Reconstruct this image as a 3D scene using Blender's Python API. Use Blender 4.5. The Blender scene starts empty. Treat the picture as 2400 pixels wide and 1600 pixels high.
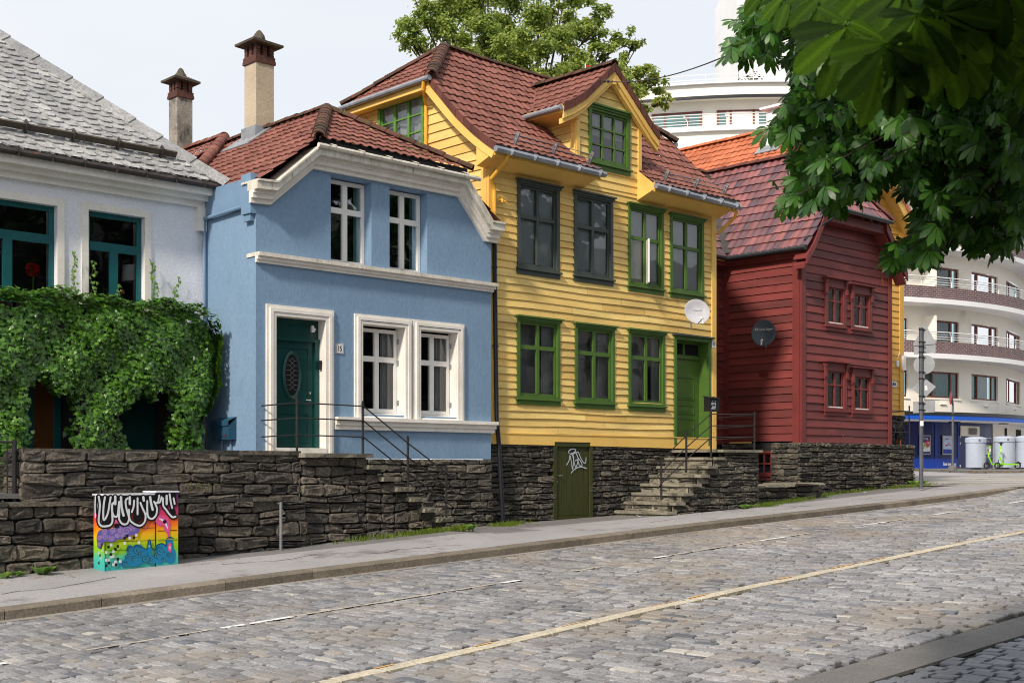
import bpy, bmesh, math, random
import numpy as np
from mathutils import Vector, Matrix
from math import sin, cos, pi, radians, sqrt, floor
random.seed(7); rng = np.random.default_rng(11)
U = random.uniform
scene = bpy.context.scene
COL = scene.collection

# ------------------------------------------------------------ camera, sky, sun, exposure
F, TH, HV = 3000.0, radians(46.4), 1092.0          # focal length (px of the 2400 px photo), heading, horizon row
CT, ST = cos(TH), sin(TH)
cam = bpy.data.cameras.new('camera'); camo = bpy.data.objects.new('camera', cam); COL.objects.link(camo)
camo.location = (0, 0, 0); camo.rotation_euler = (radians(90), 0, TH - radians(90))
cam.sensor_width = 36; cam.lens = 45; cam.shift_y = (HV-800)/2400; cam.clip_end = 2000; cam.clip_start = .05
cam.dof.use_dof = True; cam.dof.focus_distance = 26; cam.dof.aperture_fstop = 9
scene.camera = camo
SUN_DIR = Vector((.56, .175, -.46)).normalized()   # the way the light travels
sun = bpy.data.lights.new('sun', 'SUN'); sun.energy = 4.3; sun.angle = radians(5); sun.color = (1, .89, .76)
suno = bpy.data.objects.new('sun', sun); COL.objects.link(suno)
suno.rotation_euler = SUN_DIR.to_track_quat('-Z', 'Y').to_euler()
w = bpy.data.worlds.new('World'); scene.world = w; w.use_nodes = True
wn, wl = w.node_tree.nodes, w.node_tree.links
bg = wn['Background']; bg.inputs['Strength'].default_value = .1
sky = wn.new('ShaderNodeTexSky'); sky.sky_type = 'NISHITA'; sky.sun_disc = False
sky.sun_elevation = math.asin(-SUN_DIR.z); sky.sun_rotation = math.atan2(-SUN_DIR.x, -SUN_DIR.y)
tc = wn.new('ShaderNodeTexCoord'); mp = wn.new('ShaderNodeMapping'); mp.inputs['Scale'].default_value = (1, 1, 2.6)
nz = wn.new('ShaderNodeTexNoise'); nz.inputs['Scale'].default_value = 2.3; nz.inputs['Detail'].default_value = 7; nz.inputs['Roughness'].default_value = .52
rp = wn.new('ShaderNodeValToRGB'); rp.color_ramp.elements[0].position = .38; rp.color_ramp.elements[1].position = .66
rp.color_ramp.elements[0].color = (8.9, 9.3, 9.95, 1); rp.color_ramp.elements[1].color = (9.8, 9.95, 10.1, 1)
mx = wn.new('ShaderNodeMix'); mx.data_type = 'RGBA'; mx.inputs[0].default_value = .93
wl.new(tc.outputs['Generated'], mp.inputs[0]); wl.new(mp.outputs[0], nz.inputs['Vector']); wl.new(nz.outputs[0], rp.inputs[0])
wl.new(sky.outputs[0], mx.inputs[6]); wl.new(rp.outputs[0], mx.inputs[7]); wl.new(mx.outputs[2], bg.inputs['Color'])
scene.view_settings.view_transform = 'Standard'; scene.view_settings.look = 'None'
scene.view_settings.exposure = 0; scene.view_settings.gamma = 1
scene.render.engine = 'CYCLES'
try:
    scene.cycles.pixel_filter_type = 'BLACKMAN_HARRIS'; scene.cycles.filter_width = 1.05; scene.cycles.max_bounces = 8; scene.cycles.transparent_max_bounces = 12
except Exception: pass

# ------------------------------------------------------------ measuring helpers: the photograph's pixel (2400x1600) onto a wall plane
def dn(u):
    t = (u-1200)/F
    return CT+ST*t, ST-CT*t
def ax(u, Y): n, d = dn(u); return Y*n/d           # x of column u on the wall y = Y
def az(u, v, Y): n, d = dn(u); return (HV-v)/F*Y/d
def sy(u, X): n, d = dn(u); return X*d/n           # y of column u on the wall x = X
def sz(u, v, X): n, d = dn(u); return (HV-v)/F*X/n
def LD(L, D, z=0): return (CT*D+ST*L, ST*D-CT*L, z)
def UV(u, v, D): return LD((u-1200)/F*D, D, (HV-v)/F*D)
def interp(xs, ys):
    return lambda x: float(np.interp(x, xs, ys))
zk = interp([-60, -20, 6.08, 10.3, 19.56, 27.7, 32.8, 65, 140], [-4.2, -2.88, -1.707, -1.497, -1.094, -.784, -.56, -.16, .1])
zw = interp([-20, 7, 11.5, 15.4, 16.2, 17.3, 19.6, 20.6, 27, 34.3, 36, 65, 140], [-2.6, -1.49, -1.33, -1.13, -1.18, -1.19, -1.135, -1.11, -.9, -.557, -.5, -.16, .1])
def wallY(x): return 17.5 if x < 15.5 else (18.8 if x < 16.3 else 19.0)
def G(x, y):
    if y <= 15.45: return zk(x)
    k = min(1, (y-15.45)/(wallY(x)-15.45)); return zk(x)*(1-k)+zw(x)*k

# ------------------------------------------------------------ materials
MC = {}
def srgb(r, g, b):
    f = lambda c: (c/255/12.92) if c/255 <= .04045 else ((c/255+.055)/1.055)**2.4
    return (f(r), f(g), f(b), 1)
def mul(c, k): return (c[0]*k, c[1]*k, c[2]*k, 1)
def mat(name, c1, c2=None, rough=.65, sc=2.0, bump=0, bsc=30, stretch=(1, 1, 1), isl=0, attr=None, metal=0, spec=.4, c3=None, c3lo=.6, c3hi=.75, c3sc=1.5, coat=0, fine=.12):
    if name in MC: return MC[name]
    m = bpy.data.materials.new(name); m.use_nodes = True; N, L = m.node_tree.nodes, m.node_tree.links
    b = N['Principled BSDF']; b.inputs['Roughness'].default_value = rough; b.inputs['Metallic'].default_value = metal
    b.inputs['Specular IOR Level'].default_value = spec
    t = N.new('ShaderNodeTexCoord'); mpn = N.new('ShaderNodeMapping'); mpn.inputs['Scale'].default_value = stretch
    L.new(t.outputs['Object'], mpn.inputs[0])
    def noise(s, det=5, r=.55):
        n = N.new('ShaderNodeTexNoise'); n.inputs['Scale'].default_value = s; n.inputs['Detail'].default_value = det; n.inputs['Roughness'].default_value = r
        L.new(mpn.outputs[0], n.inputs['Vector']); return n
    def ramp(src, lo, hi, a=(0, 0, 0, 1), bb=(1, 1, 1, 1)):
        r = N.new('ShaderNodeValToRGB'); r.color_ramp.elements[0].position = lo; r.color_ramp.elements[1].position = hi
        r.color_ramp.elements[0].color = a; r.color_ramp.elements[1].color = bb; L.new(src, r.inputs[0]); return r.outputs[0]
    def mix(f, a, bb, mode='MIX'):
        x = N.new('ShaderNodeMix'); x.data_type = 'RGBA'; x.blend_type = mode
        for i, s in ((0, f), (6, a), (7, bb)):
            if isinstance(s, (int, float)): x.inputs[i].default_value = s
            elif isinstance(s, tuple): x.inputs[i].default_value = s
            else: L.new(s, x.inputs[i])
        return x.outputs[2]
    c2 = c2 or mul(c1, .8)
    if attr:
        a = N.new('ShaderNodeAttribute'); a.attribute_name = attr; fsrc = a.outputs['Fac']
        base = ramp(fsrc, .0, 1., c1, c2)
        base = mix(ramp(noise(sc).outputs[0], .35, .65), base, mix(1.0, base, (.72, .72, .72, 1), 'MULTIPLY'))
    elif isl:
        g = N.new('ShaderNodeNewGeometry'); base = ramp(g.outputs['Random Per Island'], .5-.5*isl, .5+.5*isl, c1, c2)
        base = mix(ramp(noise(sc).outputs[0], .35, .68), base, mix(1.0, base, (.7, .7, .7, 1), 'MULTIPLY'))
    else:
        base = ramp(noise(sc).outputs[0], .3, .7, c1, c2)
    if fine:
        base = mix(fine*3, base, mix(1.0, base, ramp(noise(bsc*1.3, 4, .75).outputs[0], .34, .66, (.5, .5, .5, 1), (1.4, 1.4, 1.4, 1)), 'MULTIPLY'))
    if c3: base = mix(ramp(noise(c3sc, 8, .68).outputs[0], c3lo, c3hi), base, c3)
    L.new(base, b.inputs['Base Color'])
    if bump:
        bp = N.new('ShaderNodeBump'); bp.inputs['Strength'].default_value = min(1, bump); bp.inputs['Distance'].default_value = .02 if bump < .85 else .06
        L.new(noise(bsc, 6, .65).outputs[0], bp.inputs['Height']); L.new(bp.outputs[0], b.inputs['Normal'])
    if coat: b.inputs['Coat Weight'].default_value = coat
    MC[name] = m; return m
def leafmat(name, c1, c2, trans=.35, rough=.45, spec=.4, veins=False):
    m = bpy.data.materials.new(name); m.use_nodes = True; N, L = m.node_tree.nodes, m.node_tree.links
    b = N['Principled BSDF']; b.inputs['Roughness'].default_value = rough; b.inputs['Specular IOR Level'].default_value = spec
    g = N.new('ShaderNodeNewGeometry'); r = N.new('ShaderNodeValToRGB'); r.color_ramp.elements[0].color = c1; r.color_ramp.elements[1].color = c2
    L.new(g.outputs['Random Per Island'], r.inputs[0]); csrc = r.outputs[0]
    if veins:
        at = N.new('ShaderNodeAttribute'); at.attribute_name = 'vein'; sp = N.new('ShaderNodeSeparateXYZ'); L.new(at.outputs['Vector'], sp.inputs[0])
        s1 = N.new('ShaderNodeMath'); s1.operation = 'SINE'; L.new(sp.outputs[0], s1.inputs[0]); p1 = N.new('ShaderNodeMath'); p1.operation = 'ABSOLUTE'; L.new(s1.outputs[0], p1.inputs[0])
        rr = N.new('ShaderNodeValToRGB'); rr.color_ramp.elements[0].position = .0; rr.color_ramp.elements[1].position = .3; rr.color_ramp.elements[0].color = (1.22, 1.2, 1.1, 1); rr.color_ramp.elements[1].color = (1, 1, 1, 1); L.new(p1.outputs[0], rr.inputs[0])
        r3 = N.new('ShaderNodeValToRGB'); r3.color_ramp.elements[0].position = .02; r3.color_ramp.elements[1].position = .06; r3.color_ramp.elements[0].color = (1.5, 1.45, 1.3, 1); r3.color_ramp.elements[1].color = (1, 1, 1, 1); L.new(sp.outputs[1], r3.inputs[0])
        m1 = N.new('ShaderNodeMix'); m1.data_type = 'RGBA'; m1.blend_type = 'MULTIPLY'; m1.inputs[0].default_value = 1; L.new(csrc, m1.inputs[6]); L.new(rr.outputs[0], m1.inputs[7])
        m2 = N.new('ShaderNodeMix'); m2.data_type = 'RGBA'; m2.blend_type = 'MULTIPLY'; m2.inputs[0].default_value = 1; L.new(m1.outputs[2], m2.inputs[6]); L.new(r3.outputs[0], m2.inputs[7]); csrc = m2.outputs[2]
    L.new(csrc, b.inputs['Base Color'])
    tl = N.new('ShaderNodeBsdfTranslucent'); ms = N.new('ShaderNodeMixShader'); ms.inputs[0].default_value = trans
    hs = N.new('ShaderNodeHueSaturation'); hs.inputs['Value'].default_value = 1.7; hs.inputs['Hue'].default_value = .485; L.new(csrc, hs.inputs['Color']); L.new(hs.outputs[0], tl.inputs['Color'])
    L.new(b.outputs[0], ms.inputs[1]); L.new(tl.outputs[0], ms.inputs[2]); L.new(ms.outputs[0], N['Material Output'].inputs[0])
    MC[name] = m; return m
def glassmat(name, tint=(.75, .8, .8, 1), refl=.12):
    m = bpy.data.materials.new(name); m.use_nodes = True; N, L = m.node_tree.nodes, m.node_tree.links
    gl = N.new('ShaderNodeBsdfGlossy'); gl.inputs['Roughness'].default_value = .015; gl.inputs['Color'].default_value = (.95, .97, 1, 1)
    tr = N.new('ShaderNodeBsdfTransparent'); tr.inputs['Color'].default_value = tint
    fr = N.new('ShaderNodeFresnel'); fr.inputs['IOR'].default_value = 1.5; ad = N.new('ShaderNodeMath'); ad.operation = 'MULTIPLY_ADD'; ad.inputs[1].default_value = 1.3; ad.inputs[2].default_value = refl*.2
    ms = N.new('ShaderNodeMixShader'); L.new(fr.outputs[0], ad.inputs[0]); L.new(ad.outputs[0], ms.inputs[0]); L.new(tr.outputs[0], ms.inputs[1]); L.new(gl.outputs[0], ms.inputs[2])
    nt = N.new('ShaderNodeTexNoise'); nt.inputs['Scale'].default_value = 1.3; tcn = N.new('ShaderNodeTexCoord'); bp = N.new('ShaderNodeBump'); bp.inputs['Strength'].default_value = .05; bp.inputs['Distance'].default_value = .05
    L.new(tcn.outputs['Object'], nt.inputs['Vector']); L.new(nt.outputs[0], bp.inputs['Height']); L.new(bp.outputs[0], gl.inputs['Normal'])
    L.new(ms.outputs[0], N['Material Output'].inputs[0]); MC[name] = m; return m

M = MC
mat('blue_plaster', srgb(123, 151, 179), srgb(115, 143, 172), .8, 1.2, .3, 22, stretch=(1, 1, .45), fine=.07, c3=srgb(104, 130, 158), c3lo=.6, c3hi=.84, c3sc=2.2)
mat('blue_paint', srgb(118, 148, 178), None, .5, 2, .05, 30, fine=.04)
mat('white_trim', srgb(236, 232, 226), srgb(222, 217, 208), .6, 3, .1, 25, fine=.06, c3=srgb(150, 140, 125), c3lo=.66, c3hi=.84, c3sc=5)
mat('white_weathered', srgb(222, 218, 208), srgb(196, 190, 176), .7, 3, .2, 20, stretch=(2, 2, .5), fine=.1, c3=srgb(120, 112, 95), c3lo=.56, c3hi=.72, c3sc=6)
mat('white_sash', srgb(240, 238, 234), srgb(228, 225, 220), .45, 3, 0, fine=.02)
mat('grey_plaster', srgb(232, 233, 240), srgb(218, 220, 228), .85, 1.0, .3, 22, fine=.06, c3=srgb(196, 194, 196), c3lo=.6, c3hi=.8)
mat('teal_paint', srgb(22, 92, 96), srgb(18, 78, 84), .4, 3, 0, fine=.04)
mat('door_teal', srgb(8, 66, 64), srgb(6, 54, 54), .35, 3, 0, fine=.04)
mat('yellow_paint', srgb(247, 216, 134), srgb(229, 190, 106), .62, 1.4, .18, 30, stretch=(.5, .5, 2), isl=.9, fine=.09, c3=srgb(158, 122, 62), c3lo=.62, c3hi=.8, c3sc=2.6)
mat('yellow_trim', srgb(236, 196, 108), srgb(226, 184, 96), .6, 1.5, .1, 30, fine=.06, c3=srgb(160, 118, 52), c3lo=.7, c3hi=.84, c3sc=3)
mat('yellow_far', srgb(228, 178, 84), srgb(214, 164, 70), .6, 1.5, 0, fine=.04)
mat('green_paint', srgb(78, 110, 44), srgb(68, 98, 38), .5, 3, .08, 40, fine=.06, c3=srgb(40, 62, 30), c3lo=.7, c3hi=.85, c3sc=6)
mat('green_sun', srgb(96, 142, 62), srgb(82, 128, 50), .5, 3, .08, 40, fine=.06)  # green_paint lightened, sunlight on the gable put into the colour
mat('dark_window_paint', srgb(72, 80, 74), srgb(58, 66, 64), .55, 3, .1, 40, fine=.1, c3=srgb(62, 92, 52), c3lo=.6, c3hi=.7, c3sc=3)
mat('olive_paint', srgb(62, 66, 26), srgb(50, 54, 20), .55, 2.5, .1, 40, stretch=(6, 6, .6), fine=.1)
mat('red_paint', srgb(138, 62, 58), srgb(104, 50, 49), .6, 1.4, .15, 30, stretch=(.6, .6, 3), isl=.9, fine=.09, c3=srgb(88, 34, 34), c3lo=.58, c3hi=.8, c3sc=2)
mat('red_trim', srgb(122, 54, 51), srgb(108, 45, 44), .55, 2, .1, 30, fine=.06)
mat('tile_brown', srgb(146, 94, 82), srgb(118, 72, 62), .82, 1.3, .35, 35, attr='rnd', fine=.12, c3=srgb(66, 58, 34), c3lo=.60, c3hi=.72, c3sc=2.2)
mat('tile_moss', srgb(104, 66, 54), srgb(70, 50, 40), .9, 4, .6, 30, isl=.9, fine=.2, c3=srgb(78, 76, 40), c3lo=.53, c3hi=.64, c3sc=7)
mat('tile_verge', srgb(116, 68, 56), srgb(92, 52, 44), .8, 4, .3, 30, isl=.9, fine=.1)
mat('tile_glazed', srgb(156, 98, 96), srgb(92, 72, 82), .42, 1.3, .12, 30, attr='rnd', fine=.06, spec=.5)
mat('tile_orange', srgb(206, 122, 84), srgb(186, 104, 70), .7, 1.3, .15, 30, attr='rnd', fine=.06)
mat('slate', srgb(186, 186, 184), srgb(150, 151, 153), .6, 2.2, .8, 14, isl=.9, fine=.22, c3=srgb(96, 92, 74), c3lo=.62, c3hi=.8, c3sc=3)
mat('stone_wall', srgb(118, 110, 99), srgb(60, 58, 56), .85, 2.2, .95, 15, isl=.95, fine=.33, c3=srgb(54, 50, 46), c3lo=.56, c3hi=.7, c3sc=2.4)
mat('stone_grey', srgb(118, 112, 101), srgb(60, 59, 56), .85, 2.2, .95, 15, isl=.95, fine=.33, c3=srgb(54, 56, 48), c3lo=.6, c3hi=.74, c3sc=2.4)
mat('stone_dark', srgb(56, 56, 54), srgb(40, 41, 42), .85, 2.2, .9, 14, isl=.95, fine=.2)
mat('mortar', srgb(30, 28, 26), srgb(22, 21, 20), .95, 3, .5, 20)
mat('slab_stone', srgb(146, 141, 126), srgb(112, 107, 94), .8, 2.5, .5, 18, fine=.2, c3=srgb(70, 68, 52), c3lo=.55, c3hi=.7, c3sc=4)
mat('asphalt', srgb(160, 158, 159), srgb(146, 144, 146), .9, .7, .5, 50, fine=.25, c3=srgb(118, 116, 116), c3lo=.55, c3hi=.66, c3sc=.9)
mat('asphalt_dark', srgb(124, 121, 120), srgb(106, 104, 103), .9, .7, .5, 50, fine=.3)
mat('asphalt_worn', srgb(164, 163, 163), srgb(138, 137, 138), .9, .6, .5, 60, fine=.3)
mat('kerb_stone', srgb(140, 130, 116), srgb(112, 104, 92), .85, 2.5, .6, 22, isl=.9, fine=.2, c3=srgb(92, 84, 72), c3lo=.55, c3hi=.72, c3sc=3)
mat('sett', srgb(162, 162, 164), srgb(122, 122, 126), .5, .55, .4, 22, isl=.95, fine=.22, c3=srgb(140, 129, 115), c3lo=.5, c3hi=.7, c3sc=.4)
mat('sett_light', srgb(190, 186, 178), srgb(168, 165, 160), .6, .55, .3, 22, isl=.95, fine=.12)
mat('sett_warm', srgb(158, 151, 144), srgb(142, 137, 132), .6, .55, .3, 22, isl=.95, fine=.12)
mat('sett_dark', srgb(114, 118, 126), srgb(96, 99, 106), .5, .55, .3, 22, isl=.95, fine=.12)
mat('paint_white', srgb(236, 236, 234), srgb(220, 220, 216), .6, 3, .1, 20)
mat('paint_worn', srgb(190, 180, 160), srgb(166, 158, 142), .7, 3, .2, 20, fine=.2)
mat('paint_yellow', srgb(198, 188, 166), srgb(176, 168, 150), .7, 3, .2, 20, fine=.25)
mat('paint_orange', srgb(226, 164, 66), srgb(204, 160, 92), .7, 3, .2, 20, fine=.25)
mat('joint', srgb(40, 37, 34), srgb(30, 28, 26), .95, 3, .3, 30)
mat('concrete', srgb(118, 116, 113), srgb(96, 94, 92), .9, 1.2, .4, 40, fine=.2)
mat('earth', srgb(90, 88, 82), srgb(74, 72, 66), .95, .2)
mat('chimney_render', srgb(192, 178, 156), srgb(172, 158, 138), .9, 1.4, .3, 20, fine=.1, c3=srgb(140, 130, 112), c3lo=.64, c3hi=.8, c3sc=1.4)
mat('chimney_dirty', srgb(170, 164, 156), srgb(120, 116, 108), .9, 2.5, .4, 20, stretch=(1, 1, .6), fine=.2, c3=srgb(74, 74, 68), c3lo=.5, c3hi=.64, c3sc=3)
mat('brick_red', srgb(104, 66, 56), srgb(78, 50, 44), .85, 5, .4, 20, isl=.9, fine=.2)
mat('cap_slab', srgb(92, 84, 72), srgb(66, 60, 52), .85, 4, .5, 20, fine=.2, c3=srgb(90, 90, 56), c3lo=.55, c3hi=.7, c3sc=6)
mat('lead', srgb(158, 162, 168), srgb(126, 130, 136), .45, 4, .1, 20, metal=.2, fine=.1)
mat('zinc', srgb(168, 174, 182), srgb(134, 140, 150), .38, 2.5, .05, 20, metal=.45, fine=.1)
mat('dark_gutter', srgb(44, 46, 50), srgb(34, 36, 38), .35, 3, 0, fine=.1)
mat('rust_gutter', srgb(70, 62, 58), srgb(46, 42, 42), .5, 5, .1, 20, fine=.2, c3=srgb(110, 66, 44), c3lo=.6, c3hi=.7, c3sc=6)
mat('iron', srgb(40, 38, 38), srgb(28, 27, 28), .55, 6, .2, 30, fine=.2, c3=srgb(86, 60, 44), c3lo=.68, c3hi=.8, c3sc=9)
mat('steel', srgb(170, 172, 176), srgb(140, 142, 148), .35, 4, 0, metal=.7, fine=.1)
mat('chrome', srgb(220, 220, 222), None, .18, 4, 0, metal=1, fine=0)
mat('black_pipe', srgb(30, 34, 42), srgb(24, 26, 32), .4, 3, 0, fine=.05)
mat('yellow_pipe', srgb(232, 180, 66), srgb(214, 160, 54), .5, 3, 0, fine=.08)
mat('room_dark', srgb(26, 26, 28), srgb(16, 16, 18), .9, 1.5, 0, fine=0)
mat('room_grey', srgb(196, 196, 198), srgb(150, 150, 156), .9, 1.2, 0, fine=0)
mat('curtain', srgb(224, 222, 220), srgb(190, 188, 188), .8, 4, 0, stretch=(6, 6, .3), fine=.05)
mat('curtain_teal', srgb(120, 178, 170), srgb(70, 120, 116), .8, 3, 0, stretch=(5, 5, .4), fine=.05)
mat('blind', srgb(228, 231, 233), srgb(214, 218, 222), .6, 3, 0, fine=0)
mat('blind_wood', srgb(158, 96, 44), srgb(128, 74, 34), .6, 3, 0, fine=.05)
mat('inner_jamb', srgb(226, 226, 224), srgb(206, 206, 204), .6, 3, 0, fine=0)
mat('cream_render', srgb(250, 246, 236), srgb(243, 237, 224), .85, .25, 0, fine=.03, c3=srgb(210, 200, 180), c3lo=.62, c3hi=.8, c3sc=.4)
mat('white_band', srgb(240, 240, 240), srgb(228, 228, 230), .7, .4, 0, fine=.03)
mat('rail_white', srgb(240, 240, 240), None, .4, 1, 0, fine=0)
mat('brown_frame', srgb(128, 66, 50), srgb(106, 54, 42), .5, 2, 0, fine=.05)
mat('shop_blue', srgb(8, 58, 158), srgb(6, 48, 140), .35, .6, 0, fine=.03)
mat('shop_navy', srgb(10, 30, 96), srgb(8, 24, 80), .3, .6, 0, fine=.03)
mat('band_blue', srgb(10, 90, 205), srgb(10, 84, 192), .45, 1, 0, fine=.02)
mat('poster_white', srgb(235, 236, 240), None, .5, 4, 0, fine=0)
mat('poster_navy', srgb(40, 52, 120), None, .5, 4, 0, fine=0)
mat('poster_red', srgb(214, 34, 44), None, .5, 4, 0, fine=0)
mat('poster_tan', srgb(190, 150, 90), srgb(120, 140, 80), .5, 9, 0, fine=.1)
mat('poster_pale', srgb(150, 180, 220), srgb(200, 215, 235), .5, 9, 0, fine=0)
mat('bin_grey', srgb(178, 188, 204), srgb(164, 174, 192), .45, 1.5, 0, fine=.04)
mat('scooter_green', srgb(140, 224, 30), None, .35, 3, 0, fine=0)
mat('rubber', srgb(32, 32, 34), None, .7, 3, 0, fine=.1)
mat('sign_back', srgb(160, 164, 168), srgb(142, 146, 150), .5, 3, 0, metal=.3, fine=.06)
mat('pole_grey', srgb(104, 108, 116), srgb(86, 90, 98), .5, 3, 0, metal=.3, fine=.1)
mat('sign_red', srgb(170, 40, 60), None, .5, 3, 0, fine=0)
mat('dish_white', srgb(214, 214, 218), srgb(196, 196, 202), .5, 4, 0, fine=.06, c3=srgb(170, 120, 70), c3lo=.76, c3hi=.86, c3sc=6)
mat('dish_grey', srgb(62, 74, 84), srgb(54, 64, 74), .45, 3, 0, fine=.04)
mat('plate_white', srgb(236, 236, 238), None, .3, 3, 0, fine=0)
mat('ink', srgb(16, 16, 20), None, .4, 3, 0, fine=0)
mat('graffiti', srgb(196, 204, 216), srgb(176, 186, 200), .5, 9, 0, fine=.1)
mat('graffiti_yellow', srgb(112, 114, 46), srgb(90, 90, 46), .8, 9, 0, fine=.2)
mat('chalk', srgb(168, 110, 108), None, .8, 9, 0, fine=.2)
mat('mailbox_blue', srgb(44, 84, 108), srgb(36, 70, 92), .4, 4, 0, fine=.06)
mat('mailbox_black', srgb(26, 26, 28), srgb(20, 20, 22), .45, 4, 0, fine=.06)
mat('pale_facade', srgb(206, 200, 190), srgb(180, 176, 168), .8, .3)
mat('bark', srgb(66, 56, 46), srgb(44, 38, 32), .9, 4, .6, 20, stretch=(3, 3, .6), fine=.2)
mat('dog_black', srgb(22, 20, 20), srgb(14, 13, 13), .7, 8, .2, 60)
mat('dog_tan', srgb(132, 70, 34), srgb(104, 54, 26), .7, 8, .2, 60)
mat('red_cloth', srgb(190, 40, 34), None, .7, 5, 0)
mat('flower_red', srgb(190, 20, 24), srgb(150, 12, 20), .6, 9, 0)
mat('flower_pink', srgb(222, 120, 132), None, .6, 9, 0)
mat('stem_green', srgb(90, 140, 50), None, .6, 9, 0)
mat('lampshade', srgb(214, 214, 210), None, .8, 9, 0, fine=0)
mat('litter_white', srgb(238, 238, 238), None, .6, 9, 0, fine=0)
mat('dry_leaf', srgb(178, 128, 66), srgb(140, 100, 54), .8, 9, 0)
mat('lath', srgb(104, 96, 84), srgb(70, 64, 56), .9, 6, .3, 30, isl=.9)
leafmat('ivy_leaf', srgb(26, 64, 14), srgb(92, 138, 42), .2, .33, .5)
leafmat('ivy_young', srgb(90, 130, 56), srgb(124, 158, 70), .3, .45)
leafmat('chestnut_leaf', srgb(30, 72, 20), srgb(72, 116, 38), .3, .42, .45)
leafmat('chestnut_near', srgb(20, 42, 10), srgb(66, 98, 20), .5, .7, .15, veins=True)  # shadowed and light-filled leaves are put into the colour range
leafmat('linden_leaf', srgb(78, 108, 40), srgb(164, 178, 90), .4, .55)
leafmat('grass_blade', srgb(88, 124, 34), srgb(150, 168, 60), .3, .6)
leafmat('far_leaf', srgb(26, 50, 20), srgb(54, 86, 34), .2, .6)
glassmat('glass', (.82, .86, .87, 1)); glassmat('glass_teal', (.45, .72, .72, 1))

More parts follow.
